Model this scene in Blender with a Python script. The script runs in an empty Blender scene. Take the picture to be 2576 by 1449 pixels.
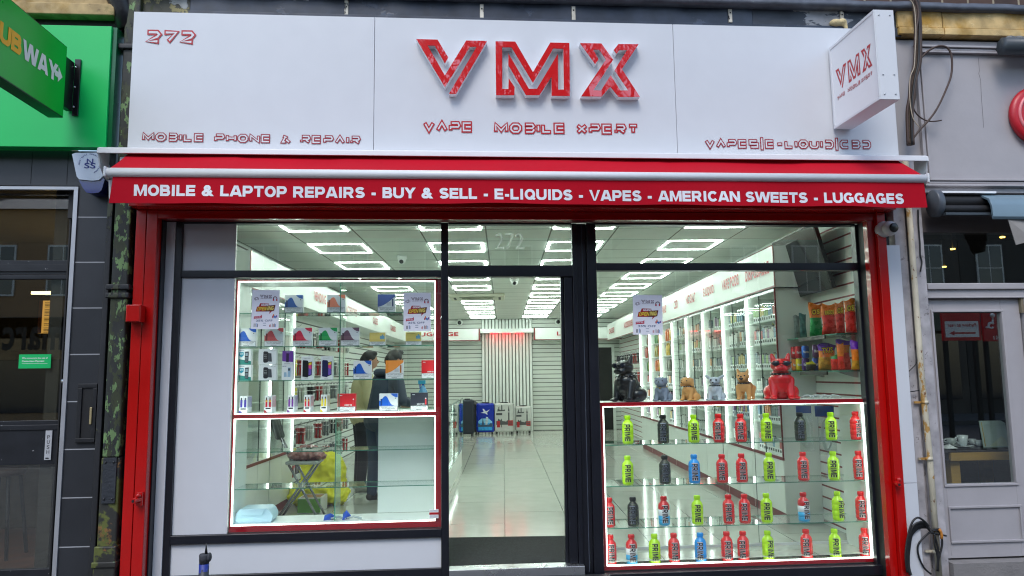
import bpy, bmesh, math, random
from mathutils import Vector, Matrix
import numpy as np
rad = math.radians
random.seed(7)
SC = bpy.context.scene
COL = SC.collection
CAMZ = 1.55                      # eye height above the pavement
# ---------------------------------------------------------------- camera
FPX, WPX, HPX = 1860.0, 2576.0, 1449.0
PITCH, YAW, ROLL = rad(6.67), rad(4.3), rad(-0.7)
_fw = Vector((math.sin(YAW)*math.cos(PITCH), math.cos(YAW)*math.cos(PITCH), math.sin(PITCH)))
_r = Vector((math.cos(YAW), -math.sin(YAW), 0)); _u = _r.cross(_fw)
_r2 = _r*math.cos(ROLL)+_u*math.sin(ROLL); _u2 = -_r*math.sin(ROLL)+_u*math.cos(ROLL)
cam = bpy.data.objects.new('camera', bpy.data.cameras.new('camera')); COL.objects.link(cam)
cam.data.sensor_width = 36; cam.data.lens = 36*FPX/WPX
cam.data.clip_start = 0.05; cam.data.clip_end = 500
_m = Matrix((( _r2.x, _u2.x, -_fw.x, 0), (_r2.y, _u2.y, -_fw.y, 0), (_r2.z, _u2.z, -_fw.z, CAMZ), (0, 0, 0, 1)))
cam.matrix_world = _m
SC.camera = cam
# ---------------------------------------------------------------- world, sun, exposure
SUN_EL, SUN_AZ = rad(52), rad(200)          # azimuth from +y clockwise: behind the camera
w = bpy.data.worlds.new("World"); SC.world = w; w.use_nodes = True
nt = w.node_tree; nt.nodes.clear()
sky = nt.nodes.new('ShaderNodeTexSky'); sky.sky_type = 'NISHITA'; sky.sun_disc = False
sky.sun_elevation = SUN_EL; sky.sun_rotation = SUN_AZ; sky.air_density = 1.2; sky.dust_density = 1.0
hs = nt.nodes.new('ShaderNodeHueSaturation'); hs.inputs['Saturation'].default_value = 0.97   # cloud veil
bg = nt.nodes.new('ShaderNodeBackground'); bg.inputs['Strength'].default_value = 0.15
wo = nt.nodes.new('ShaderNodeOutputWorld')
nt.links.new(sky.outputs[0], hs.inputs['Color']); nt.links.new(hs.outputs[0], bg.inputs[0]); nt.links.new(bg.outputs[0], wo.inputs[0])
sun = bpy.data.objects.new('sun', bpy.data.lights.new('sun', 'SUN')); COL.objects.link(sun)
sun.data.energy = 0.9; sun.data.angle = rad(25); sun.data.color = (1, .98, .95)
sd = Vector((math.sin(SUN_AZ)*math.cos(SUN_EL), math.cos(SUN_AZ)*math.cos(SUN_EL), math.sin(SUN_EL)))
sun.rotation_euler = sd.to_track_quat('Z', 'Y').to_euler(); sun.location = (0, -8, 30)
SC.view_settings.view_transform = 'Standard'; SC.view_settings.look = 'None'
SC.view_settings.exposure = 1.0; SC.view_settings.gamma = 1.0
SC.render.engine = 'CYCLES'
cy = SC.cycles
cy.use_denoising = True; cy.filter_width = 1.15
cy.max_bounces = 8; cy.diffuse_bounces = 4; cy.glossy_bounces = 4; cy.transmission_bounces = 4
cy.transparent_max_bounces = 40; cy.sample_clamp_indirect = 4; cy.caustics_reflective = False; cy.caustics_refractive = False
# ---------------------------------------------------------------- pixel -> point helpers (photo measured at 2576 x 1449)
def ray(px, py): return _fw + _r2*((px-WPX/2)/FPX) - _u2*((py-HPX/2)/FPX)
def F(px, py, Y=5.6):
    d = ray(px, py); d = d*(Y/d.y); return Vector((d.x, d.y, d.z+CAMZ))
def FX(px, py, Y=5.6): return F(px, py, Y).x
def FZ(px, py, Y=5.6): return F(px, py, Y).z
ANG = rad(3.546)
IA = Vector((math.cos(ANG), -math.sin(ANG), 0)); IB = Vector((math.sin(ANG), math.cos(ANG), 0))
MI = Matrix(((IA.x, IB.x, 0, 0), (IA.y, IB.y, 0, 0), (0, 0, 1, CAMZ), (0, 0, 0, 1)))   # shop frame: u right, v deep, z from eye
FLOOR, CEIL = -1.40, 1.40
def W(u, v, z): return MI @ Vector((u, v, z))
def IZ(px, py, z):
    q = ray(px, py); q = q*(z/q.z); return q.dot(IA), q.dot(IB)
def IU(px, py, u):
    q = ray(px, py); q = q*(u/q.dot(IA)); return q.dot(IB), q.z
def IV(px, py, v):
    q = ray(px, py); q = q*(v/q.dot(IB)); return q.dot(IA), q.z
def rel(x, y, z=0):              # world xy -> u, v
    p = Vector((x, y, 0)); return p.dot(IA), p.dot(IB)
# ---------------------------------------------------------------- materials
def lin(c):
    return tuple(((x/255)/12.92 if x/255 <= .04045 else (((x/255)+.055)/1.055)**2.4) for x in c)
_mats = {}
def mat(name, col, rough=.5, metal=0, var=.06, vs=6, bump=0, bs=60, emit=0, spec=.5, coat=0, lincol=False, stretch=None):
    if name in _mats: return _mats[name]
    c = col if lincol else lin(col)
    m = bpy.data.materials.new(name); m.use_nodes = True; _mats[name] = m
    n = m.node_tree.nodes; l = m.node_tree.links; p = n['Principled BSDF']
    p.inputs['Roughness'].default_value = rough; p.inputs['Metallic'].default_value = metal
    p.inputs['Specular IOR Level'].default_value = spec; p.inputs['Coat Weight'].default_value = coat
    p.inputs['Base Color'].default_value = (*c, 1)
    if emit:
        p.inputs['Emission Color'].default_value = (*c, 1); p.inputs['Emission Strength'].default_value = emit
        return m
    tc = n.new('ShaderNodeTexCoord'); src = tc.outputs['Object']
    if stretch:
        mp = n.new('ShaderNodeMapping'); mp.inputs['Scale'].default_value = stretch; l.new(src, mp.inputs[0]); src = mp.outputs[0]
    if var:
        no = n.new('ShaderNodeTexNoise'); no.inputs['Scale'].default_value = vs; no.inputs['Detail'].default_value = 6; l.new(src, no.inputs['Vector'])
        mr = n.new('ShaderNodeMapRange'); mr.inputs[3].default_value = 1-var; mr.inputs[4].default_value = 1+var; mr.inputs[1].default_value = .3; mr.inputs[2].default_value = .7
        l.new(no.outputs[0], mr.inputs[0])
        mx = n.new('ShaderNodeVectorMath'); mx.operation = 'SCALE'; mx.inputs[0].default_value = c; l.new(mr.outputs[0], mx.inputs['Scale'])
        l.new(mx.outputs[0], p.inputs['Base Color'])
        r2 = n.new('ShaderNodeMapRange'); r2.inputs[3].default_value = max(0, rough-.08); r2.inputs[4].default_value = min(1, rough+.08); l.new(no.outputs[0], r2.inputs[0]); l.new(r2.outputs[0], p.inputs['Roughness'])
    if bump:
        nb = n.new('ShaderNodeTexNoise'); nb.inputs['Scale'].default_value = bs; nb.inputs['Detail'].default_value = 5; l.new(src, nb.inputs['Vector'])
        b = n.new('ShaderNodeBump'); b.inputs['Strength'].default_value = bump; b.inputs['Distance'].default_value = .01; l.new(nb.outputs[0], b.inputs['Height']); l.new(b.outputs[0], p.inputs['Normal'])
    return m
def patchy(name, base, patches, rough=.6, bump=.5, scale=4, thr=.5, edge=.02, stretch=(1, 1, 1), metal=0):
    """paint in flaking patches: each (colour, noise scale, threshold, seed) laid over the base"""
    if name in _mats: return _mats[name]
    m = bpy.data.materials.new(name); m.use_nodes = True; _mats[name] = m
    n = m.node_tree.nodes; l = m.node_tree.links; p = n['Principled BSDF']
    p.inputs['Roughness'].default_value = rough; p.inputs['Metallic'].default_value = metal
    tc = n.new('ShaderNodeTexCoord'); mp = n.new('ShaderNodeMapping'); mp.inputs['Scale'].default_value = stretch; l.new(tc.outputs['Object'], mp.inputs[0])
    no = n.new('ShaderNodeTexNoise'); no.inputs['Scale'].default_value = 9; no.inputs['Detail'].default_value = 8; l.new(mp.outputs[0], no.inputs['Vector'])
    cr = n.new('ShaderNodeMapRange'); cr.inputs[1].default_value = .3; cr.inputs[2].default_value = .7; cr.inputs[3].default_value = .7; cr.inputs[4].default_value = 1.3; l.new(no.outputs[0], cr.inputs[0])
    vm = n.new('ShaderNodeVectorMath'); vm.operation = 'SCALE'; vm.inputs[0].default_value = lin(base); l.new(cr.outputs[0], vm.inputs['Scale'])
    cur = vm.outputs[0]; hsum = None
    for col, sc, th, seed in patches:
        a = n.new('ShaderNodeMapping'); a.inputs['Location'].default_value = (seed, seed*1.7, seed*.3); l.new(mp.outputs[0], a.inputs[0])
        t = n.new('ShaderNodeTexNoise'); t.inputs['Scale'].default_value = sc; t.inputs['Detail'].default_value = 9; t.inputs['Roughness'].default_value = .62; l.new(a.outputs[0], t.inputs['Vector'])
        k = n.new('ShaderNodeMapRange'); k.inputs[1].default_value = th; k.inputs[2].default_value = th+edge; l.new(t.outputs[0], k.inputs[0])
        v2 = n.new('ShaderNodeVectorMath'); v2.operation = 'SCALE'; v2.inputs[0].default_value = lin(col); l.new(cr.outputs[0], v2.inputs['Scale'])
        mx = n.new('ShaderNodeMix'); mx.data_type = 'RGBA'; l.new(k.outputs[0], mx.inputs[0]); l.new(cur, mx.inputs[6]); l.new(v2.outputs[0], mx.inputs[7]); cur = mx.outputs[2]
        hsum = k.outputs[0]
    l.new(cur, p.inputs['Base Color'])
    ad = n.new('ShaderNodeMath'); ad.operation = 'ADD'; l.new(no.outputs[0], ad.inputs[0])
    if hsum: l.new(hsum, ad.inputs[1])
    b = n.new('ShaderNodeBump'); b.inputs['Strength'].default_value = bump; b.inputs['Distance'].default_value = .006; l.new(ad.outputs[0], b.inputs['Height']); l.new(b.outputs[0], p.inputs['Normal'])
    return m
def glassmat(name, tint=(.95, .98, .965), refl=1.0, rough=0.0, ior=1.5, sheet=False):
    if name in _mats: return _mats[name]
    m = bpy.data.materials.new(name); m.use_nodes = True; _mats[name] = m
    n = m.node_tree.nodes; l = m.node_tree.links; n.clear()
    o = n.new('ShaderNodeOutputMaterial'); t = n.new('ShaderNodeBsdfTransparent'); t.inputs[0].default_value = (*tint, 1)
    g = n.new('ShaderNodeBsdfGlossy'); g.inputs['Roughness'].default_value = rough; g.inputs[0].default_value = (1, 1, 1, 1)
    # Schlick reflectance of a thin sheet, the same from either side
    lw = n.new('ShaderNodeLayerWeight'); lw.inputs['Blend'].default_value = .5; pw = n.new('ShaderNodeMath'); pw.operation = 'POWER'; pw.inputs[1].default_value = 5; l.new(lw.outputs['Facing'], pw.inputs[0])
    f0 = 2*((ior-1)/(ior+1))**2*refl if sheet else ((ior-1)/(ior+1))**2*refl
    f = n.new('ShaderNodeMapRange'); f.inputs[3].default_value = f0; f.inputs[4].default_value = 1; l.new(pw.outputs[0], f.inputs[0])
    x = n.new('ShaderNodeMixShader'); l.new(f.outputs[0], x.inputs[0]); l.new(t.outputs[0], x.inputs[1]); l.new(g.outputs[0], x.inputs[2]); l.new(x.outputs[0], o.inputs[0])
    return m
def brickmat(name, c1, c2, mortar, scale=1, bw=.6, rh=.3, ms=.01, rough=.3, off=.5, plane='xz', bump=.3, spec=.5, var=.1):
    if name in _mats: return _mats[name]
    m = bpy.data.materials.new(name); m.use_nodes = True; _mats[name] = m
    n = m.node_tree.nodes; l = m.node_tree.links; p = n['Principled BSDF']; p.inputs['Roughness'].default_value = rough; p.inputs['Specular IOR Level'].default_value = spec
    tc = n.new('ShaderNodeTexCoord'); sp = n.new('ShaderNodeSeparateXYZ'); cb = n.new('ShaderNodeCombineXYZ'); l.new(tc.outputs['Object'], sp.inputs[0])
    ax = {'x': 0, 'y': 1, 'z': 2}
    l.new(sp.outputs[ax[plane[0]]], cb.inputs[0]); l.new(sp.outputs[ax[plane[1]]], cb.inputs[1])
    b = n.new('ShaderNodeTexBrick'); b.offset = off; b.inputs['Scale'].default_value = scale; b.inputs['Brick Width'].default_value = bw; b.inputs['Row Height'].default_value = rh
    b.inputs['Mortar Size'].default_value = ms; b.inputs['Mortar Smooth'].default_value = .1
    b.inputs['Color1'].default_value = (*lin(c1), 1); b.inputs['Color2'].default_value = (*lin(c2), 1); b.inputs['Mortar'].default_value = (*lin(mortar), 1)
    l.new(cb.outputs[0], b.inputs[0])
    no = n.new('ShaderNodeTexNoise'); no.inputs['Scale'].default_value = 5; no.inputs['Detail'].default_value = 8; l.new(tc.outputs['Object'], no.inputs[0])
    mr = n.new('ShaderNodeMapRange'); mr.inputs[1].default_value = .3; mr.inputs[2].default_value = .7; mr.inputs[3].default_value = 1-var; mr.inputs[4].default_value = 1+var; l.new(no.outputs[0], mr.inputs[0])
    vm = n.new('ShaderNodeVectorMath'); vm.operation = 'SCALE'; l.new(b.outputs[0], vm.inputs[0]); l.new(mr.outputs[0], vm.inputs['Scale']); l.new(vm.outputs[0], p.inputs['Base Color'])
    bu = n.new('ShaderNodeBump'); bu.inputs['Strength'].default_value = bump; bu.inputs['Distance'].default_value = .004; bu.invert = True; l.new(b.outputs[1], bu.inputs['Height']); l.new(bu.outputs[0], p.inputs['Normal'])
    return m
WHITE = mat('white_composite_panel', (206, 208, 212), .32, var=.015, bump=.02, bs=3)
WHITEF = mat('white_powder_coat', (212, 213, 216), .35, var=.02)
PRINT = mat('print_white', (238, 239, 240), .5, var=0)
RED = mat('red_gloss_paint', (178, 12, 10), .22, var=.10, vs=3, bump=.08, bs=14, coat=.3)
REDB = mat('red_board_edge', (170, 16, 34), .3, var=.03)
FABRIC = mat('red_canvas', (176, 4, 30), .85, var=.05, vs=3, bump=.10, bs=6, spec=.2)
BLACK = mat('black_window_frame', (22, 24, 32), .32, var=.12, bump=.03)
GLASS = glassmat('shop_glass', (.92, .968, .945), refl=1.5, sheet=True)
GLASSD = glassmat('cabinet_door_glass', (.94, .975, .96), refl=.8, ior=1.4, sheet=True)
GLASS2 = glassmat('shelf_glass', (.965, .99, .98))
GEDGE = mat('glass_edge', (70, 130, 110), .15, var=0)
LED = mat('led_light', (240, 255, 247), emit=22)
LEDS = mat('led_strip_light', (240, 255, 248), emit=4)
LEDC = mat('cabinet_strip_light', (240, 255, 248), emit=5)
LAM = mat('white_laminate', (226, 231, 226), .35, var=.02)
DKRED = mat('dark_red_trim', (110, 14, 22), .4, var=.05)
CHROME = mat('brushed_metal', (190, 192, 195), .28, metal=.9, var=.05)
DARK = mat('near_black', (14, 14, 16), .6, var=.1)
BLKPL = mat('black_plastic', (16, 16, 18), .3, var=.05)
GREYP = mat('grey_plaster', (150, 147, 152), .7, var=.06, vs=5, bump=.25, bs=18)
INK = mat('ink_black', (20, 20, 24), .5, var=0)
INKR = mat('ink_red', (176, 24, 34), .35, var=.0)
# ---------------------------------------------------------------- mesh builder
_txt = {}
def glyphs(s, bold=.0, cuts=0):
    k = (s, bold, cuts)
    if k in _txt: return _txt[k]
    cu = bpy.data.curves.new('t', 'FONT'); cu.body = s; cu.offset = bold; cu.resolution_u = 3; cu.fill_mode = 'FRONT'
    cu.space_character = 1.0 + bold*2.2
    ob = bpy.data.objects.new('t', cu); me = bpy.data.meshes.new_from_object(ob)
    bm = bmesh.new(); bm.from_mesh(me); bmesh.ops.remove_doubles(bm, verts=bm.verts, dist=1e-5)
    xs = [v.co.x for v in bm.verts]; ys = [v.co.y for v in bm.verts]
    x0, x1, y0, y1 = min(xs), max(xs), min(ys), max(ys)
    for v in bm.verts: v.co = ((v.co.x-x0)/(x1-x0), (v.co.y-y0)/(y1-y0), 0)
    for i in range(cuts):
        bmesh.ops.bisect_plane(bm, geom=bm.verts[:]+bm.edges[:]+bm.faces[:], plane_co=(0, (i+1)/(cuts+1), 0), plane_no=(0, 1, 0))
    bm.verts.index_update()
    r = ([tuple(v.co) for v in bm.verts], [tuple(v.index for v in f.verts) for f in bm.faces], (x1-x0)/(y1-y0))
    bm.free(); bpy.data.objects.remove(ob); bpy.data.curves.remove(cu); bpy.data.meshes.remove(me)
    _txt[k] = r; return r
class MB:
    def __init__(s): s.v = []; s.f = []; s.m = []; s.mats = []; s.sm = []
    def mi(s, m):
        if m not in s.mats: s.mats.append(m)
        return s.mats.index(m)
    def add(s, vs, fs, m, smooth=False, M=None):
        o = len(s.v); k = s.mi(m)
        s.v += [tuple(M @ Vector(v)) if M is not None else tuple(v) for v in vs]
        for f in fs: s.f.append(tuple(i+o for i in f)); s.m.append(k); s.sm.append(smooth)
        return s
    def box(s, x0, x1, y0, y1, z0, z1, m, M=None):
        vs = [(x, y, z) for x in (x0, x1) for y in (y0, y1) for z in (z0, z1)]
        return s.add(vs, [(0, 1, 3, 2), (4, 6, 7, 5), (0, 4, 5, 1), (2, 3, 7, 6), (0, 2, 6, 4), (1, 5, 7, 3)], m, M=M)
    def fbox(s, a, b, yf, yb, m):           # box between two measured photo points on the plane y = yf
        p, q = F(*a, yf), F(*b, yf)
        return s.box(p.x, q.x, yf, yb, q.z, p.z, m)
    def quad(s, a, b, c, d, m): return s.add([a, b, c, d], [(0, 1, 2, 3)], m)
    def prism(s, loop, y0, y1, m, mside=None, M=None):   # loop of (x, z), extruded from y0 (front) to y1
        n = len(loop); f = [(x, y0, z) for x, z in loop]; b = [(x, y1, z) for x, z in loop]
        s.add(f, [tuple(range(n))], m, M=M)
        s.add(f+b, [tuple(range(2*n-1, n-1, -1))]+[(i, i+n, (i+1) % n+n, (i+1) % n) for i in range(n)], mside or m, M=M)
        return s
    def prismx(s, loop, x0, x1, m, M=None):              # loop of (y, z)
        n = len(loop); f = [(x0, y, z) for y, z in loop]; b = [(x1, y, z) for y, z in loop]
        return s.add(f+b, [tuple(range(n)), tuple(range(2*n-1, n-1, -1))]+[(i, i+n, (i+1) % n+n, (i+1) % n) for i in range(n)], m, M=M)
    def lathe(s, prof, m, n=16, M=None, c=(0, 0, 0)):
        vs = []; fs = []
        for r, z in prof:
            for i in range(n):
                a = 2*math.pi*i/n; vs.append((c[0]+r*math.cos(a), c[1]+r*math.sin(a), c[2]+z))
        for j in range(len(prof)-1):
            for i in range(n):
                fs.append((j*n+i, j*n+(i+1) % n, (j+1)*n+(i+1) % n, (j+1)*n+i))
        fs.append(tuple(range(n-1, -1, -1))); fs.append(tuple((len(prof)-1)*n+i for i in range(n)))
        return s.add(vs, fs, m, True, M)
    def tube(s, pts, r, m, n=8, M=None):
        pts = [Vector(p) for p in pts]; rs = r if isinstance(r, (list, tuple)) else [r]*len(pts)
        vs = []; fs = []; up = Vector((0, 0, 1))
        t0 = (pts[1]-pts[0]).normalized()
        if abs(t0.z) > .9: up = Vector((1, 0, 0))
        a = t0.cross(up).normalized()
        for k, p in enumerate(pts):
            t = (pts[min(k+1, len(pts)-1)]-pts[max(k-1, 0)]).normalized()
            a = (a - t*a.dot(t)).normalized(); b = t.cross(a)
            for i in range(n):
                q = 2*math.pi*i/n; vs.append(tuple(p+(a*math.cos(q)+b*math.sin(q))*rs[k]))
        for k in range(len(pts)-1):
            for i in range(n): fs.append((k*n+i, k*n+(i+1) % n, (k+1)*n+(i+1) % n, (k+1)*n+i))
        fs.append(tuple(range(n-1, -1, -1))); fs.append(tuple((len(pts)-1)*n+i for i in range(n)))
        return s.add(vs, fs, m, True, M)
    def text(s, t, O, X, Y, m, bold=.0, M=None):
        V, Fc, _ = glyphs(t, bold); O, X, Y = Vector(O), Vector(X), Vector(Y)
        return s.add([tuple(O+X*a+Y*b) for a, b, c in V], Fc, m, M=M)
    def flat(s, loop, y, m, M=None): return s.add([(x, y, z) for x, z in loop], [tuple(range(len(loop)))], m, M=M)
    def disc(s, x, y, z, r, m, n=16, M=None): return s.flat([(x+r*math.cos(2*math.pi*i/n), z+r*math.sin(2*math.pi*i/n)) for i in range(n)], y, m, M)
    def blob(s, c, r, m, n=10, M=None):
        prof = [(math.sin(math.pi*i/n)*1.0, -math.cos(math.pi*i/n)) for i in range(n+1)]
        T = Matrix.Translation(c) @ Matrix.Diagonal((*((r, r, r) if not isinstance(r, (tuple, list)) else r), 1))
        return s.lathe([(max(a, .001), z) for a, z in prof], m, 14, (M @ T) if M is not None else T)
def mesh_of(name, mb, fix=True):
    me = bpy.data.meshes.new(name); me.from_pydata(mb.v, [], mb.f)
    for m in mb.mats: me.materials.append(m)
    me.polygons.foreach_set('material_index', mb.m); me.polygons.foreach_set('use_smooth', mb.sm); me.update()
    return me
def tag(o, label=None, cat=None, group=None, kind=None):
    if label: o['label'] = label
    if cat: o['category'] = cat
    if group: o['group'] = group
    if kind: o['kind'] = kind
    return o
def thing(name, loc, label, cat, group=None, rot=None):
    o = bpy.data.objects.new(name, None); COL.objects.link(o); o.empty_display_size = .1
    M = Matrix.Translation(loc)
    if rot is not None: M = M @ Matrix.Rotation(rot, 4, 'Z')
    o.matrix_world = M; o['_m'] = [x for r_ in M for x in r_]
    return tag(o, label, cat, group)
def _wm(o):
    f = o.get('_m'); return Matrix([list(f[i*4:i*4+4]) for i in range(4)]) if f else Matrix.Identity(4)
def bev(o, wd, seg=2):
    b = o.modifiers.new('bevel', 'BEVEL'); b.width = wd; b.segments = seg; b.limit_method = 'ANGLE'; b.angle_limit = rad(40)
    o.data.shade_smooth() if hasattr(o.data, 'shade_smooth') else None
    w_ = o.modifiers.new('wn', 'WEIGHTED_NORMAL'); w_.keep_sharp = True
    return o
def part(name, mb, parent, M=None, bevel=0, label=None):
    """mesh authored in world space (or in the space of M), stored in its parent's local space"""
    me = mb if isinstance(mb, bpy.types.Mesh) else mesh_of(name, mb)
    PW = _wm(parent); me.transform(PW.inverted() @ M if M is not None else PW.inverted())
    o = bpy.data.objects.new(name, me); COL.objects.link(o); o.parent = parent; o['_m'] = [x for r_ in PW for x in r_]
    if bevel: bev(o, bevel)
    if label: o['label'] = label
    return o
def solo(name, mb, label=None, cat=None, group=None, kind=None, M=None, bevel=0):
    me = mesh_of(name, mb)
    if M is not None: me.transform(M)
    xs = [v.co for v in me.vertices]
    c = Vector(((min(p.x for p in xs)+max(p.x for p in xs))/2, (min(p.y for p in xs)+max(p.y for p in xs))/2, min(p.z for p in xs)))
    me.transform(Matrix.Translation(-c))
    o = bpy.data.objects.new(name, me); COL.objects.link(o); o.location = c
    if bevel: bev(o, bevel)
    return tag(o, label, cat, group, kind)
def kids(o): return [c for c in bpy.data.objects if c.parent == o]
def copy_tree(o, chl=None, parent=None):
    c = o.copy(); COL.objects.link(c)
    if parent: c.parent = parent
    for ch in (chl if chl is not None else kids(o)): copy_tree(ch, [k for k in ch.children], c)
    return c
def organic(mat_, shapes, voxel, smooth=4):
    """one continuous skin grown over overlapping ellipsoids / tapered capsules"""
    mb = MB()
    for sh in shapes:
        if sh[0] == 'e':
            _, c, r, *ro = sh
            T = Matrix.Translation(c)
            if ro: T = T @ Matrix.Rotation(ro[0][0], 4, ro[0][1])
            T = T @ Matrix.Diagonal((*r, 1))
            mb.lathe([(max(math.sin(math.pi*i/10), .01), -math.cos(math.pi*i/10)) for i in range(11)], mat_, 16, T)
        else:
            _, p0, r0, p1, r1 = sh; a, b = Vector(p0), Vector(p1); d = (b-a); L = d.length; q = d.to_track_quat('Z', 'Y').to_matrix().to_4x4()
            prof = [(max(r0*math.sin(t), .001), -r0*math.cos(t)) for t in [math.pi/2*i/4 for i in range(5)]] + [(max(r1*math.cos(t), .001), L+r1*math.sin(t)) for t in [math.pi/2*i/4 for i in range(5)]]
            mb.lathe(prof, mat_, 12, Matrix.Translation(a) @ q)
    me = mesh_of('o', mb); ob = bpy.data.objects.new('o', me); COL.objects.link(ob)
    bmm = bmesh.new(); bmm.from_mesh(me); bmesh.ops.recalc_face_normals(bmm, faces=bmm.faces); bmm.to_mesh(me); bmm.free()
    m = ob.modifiers.new('r', 'REMESH'); m.mode = 'VOXEL'; m.voxel_size = voxel; m.use_smooth_shade = True
    if smooth: s_ = ob.modifiers.new('s', 'SMOOTH'); s_.iterations = smooth; s_.factor = .5
    dg = bpy.context.evaluated_depsgraph_get(); dg.update()
    r = bpy.data.meshes.new_from_object(ob.evaluated_get(dg)); bpy.data.objects.remove(ob)
    r.materials.clear(); r.materials.append(mat_)
    for p in r.polygons: p.use_smooth = True
    return r
from mathutils import noise as NZ
def crumple(me, amp, sc, seed=0):
    for v, n_ in zip(me.vertices, [v.normal.copy() for v in me.vertices]):
        p = v.co*sc+Vector((seed, seed*2, 0)); d = 1-abs(NZ.noise(p)*2); d += .5*(1-abs(NZ.noise(p*2.3)*2)); v.co += n_*amp*(d-1)
    return me
# ---------------------------------------------------------------- inline display lettering
def _off(P, d, closed):
    n = len(P); out = []
    for i in range(n):
        a = P[i-1] if (i or closed) else None; b = P[i]; c = P[(i+1) % n] if (i < n-1 or closed) else None
        ns = []
        for s_, e_ in ((a, b), (b, c)):
            if s_ is None or e_ is None: continue
            dx, dy = e_[0]-s_[0], e_[1]-s_[1]; L = math.hypot(dx, dy) or 1; ns.append((-dy/L, dx/L))
        nx = sum(q[0] for q in ns)/len(ns); ny = sum(q[1] for q in ns)/len(ns); k = nx*nx+ny*ny
        k = max(k, .25); out.append((b[0]+nx*d/k, b[1]+ny*d/k))
    return out
def _stroke(P, hw, closed=False):
    """solid stroke polygons (quads) along a polyline"""
    A, B = _off(P, hw, closed), _off(P, -hw, closed); n = len(P)
    return [(A[k], A[(k+1) % n], B[(k+1) % n], B[k]) for k in range(n if closed else n-1)]
def _clip(poly, lo, hi):
    for sgn, lim in ((1, lo), (-1, hi)):
        out = []
        for i in range(len(poly)):
            p, q = poly[i], poly[(i+1) % len(poly)]; a, b = sgn*(p[1]-lim), sgn*(q[1]-lim)
            if a >= 0: out.append(p)
            if a*b < 0: t = a/(a-b); out.append((p[0]+(q[0]-p[0])*t, lim))
        poly = out
    return poly
def _font():
    L, B, T = .16, .16, .84
    def R(w): return w-.16
    w = 1.15; r = R(w); f = {}
    oval = [(L, .36), (L+.2, B), (r-.2, B), (r, .36), (r, .64), (r-.2, T), (L+.2, T), (L, .64)]
    f['M'] = (1.3, [[(L, B), (L, T), (.65, .3), (R(1.3), T), (R(1.3), B)]]); f['O'] = (w, [('c', oval)])
    f['B'] = (w, [[(L, T), (r-.12, T), (r, .67), (r-.12, .5), (L, .5)], [(r-.12, .5), (r, .33), (r-.12, B), (L, B)]])
    f['I'] = (.34, [[(.17, B), (.17, T)]]); f['L'] = (1.05, [[(L, T), (L, B), (.9, B)]])
    f['E'] = (w, [[(r, T), (L, T), (L, B), (r, B)], [(L+.1, .5), (r, .5)]])
    f['P'] = (w, [[(L, B), (L, .48), (r-.1, .48), (r, .62), (r-.1, T), (L, T)]])
    f['H'] = (w, [[(L, B), (L, T)], [(r, B), (r, T)], [(L, .5), (r, .5)]]); f['N'] = (w, [[(L, B), (L, T), (r, B), (r, T)]])
    f['&'] = (1.1, [[(.22, T), (.72, .62)], [(.55, T), (L+.05, B), (.6, B)], [(.5, .5), (.98, .08)]])
    f['R'] = (w, [[(L, B), (L, .45)], [(L, .5), (r-.1, .5), (r, .62), (r-.1, T), (L, T)], [(.55, .48), (r, B)]])
    f['A'] = (w, [[(L, B), (w/2, T), (r, B)]]); f['V'] = (w, [[(L, T), (w/2, B), (r, T)]])
    f['S'] = (w, [[(r, T), (L, T), (L, .5), (r, .5), (r, B), (L, B)]]); f['Q'] = (w, [('c', oval), [(.7, .42), (r, B)]])
    f['U'] = (w, [[(L, T), (L, .34), (L+.16, B), (r-.16, B), (r, .34), (r, T)]]); f['D'] = (w, [[(L, B), (r-.16, B), (r, .34), (r, .66), (r-.16, T), (L, T)]])
    f['C'] = (w, [[(r, T), (L+.16, T), (L, .66), (L, .34), (L+.16, B), (r, B)]]); f['X'] = (w, [[(L, T), (r, B)], [(r, T), (L, B)]])
    f['T'] = (w, [[(L, T), (r, T)], [(w/2, B), (w/2, T-.1)]]); f['-'] = (.9, [[(L, .5), (.74, .5)]]); f['|'] = (.5, [[(.25, -.2), (.25, 1.25)]])
    f['2'] = (1.3, [[(L, T), (.98, T), (1.14, .68), (.98, .5), (L, B), (1.14, B)]]); f['7'] = (1.3, [[(L, T), (1.14, T), (.5, B)]])
    f[' '] = (.8, [])
    return f
IFONT = _font()
def inline_text(mb, s, O, X, Y, m, t=.075, hw=.12, gap=.1, inner=None):
    """double-line display lettering: a red stroke with a white line inlaid"""
    wd = sum(IFONT[c][0]+gap for c in s)-gap; x = 0; O, X, Y = Vector(O), Vector(X), Vector(Y); N = X.cross(Y).normalized(); k = 0
    for c in s:
        w_, st = IFONT[c]
        for P in st:
            cl = P[0] == 'c'; P = P[1] if cl else P; k += 1
            for q in _stroke(P, hw+t/2, cl):
                mb.add([tuple(O+X*((x+a)/wd)+Y*b+N*(.0002*(k % 3))) for a, b in q], [(0, 1, 2, 3)], m)
            P2 = [tuple(p) for p in P]
            if not cl:
                for e_, nb in ((0, 1), (-1, -2)):
                    d = Vector((P2[nb][0]-P2[e_][0], P2[nb][1]-P2[e_][1])).normalized()*t; P2[e_] = (P2[e_][0]+d.x, P2[e_][1]+d.y)
            for q in _stroke(P2, hw-t/2, cl):
                mb.add([tuple(O+X*((x+a)/wd)+Y*b+N*(.0010+.0002*(k % 3))) for a, b in q], [(0, 1, 2, 3)], inner or WHITE)
        x += w_+gap
    return mb
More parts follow.
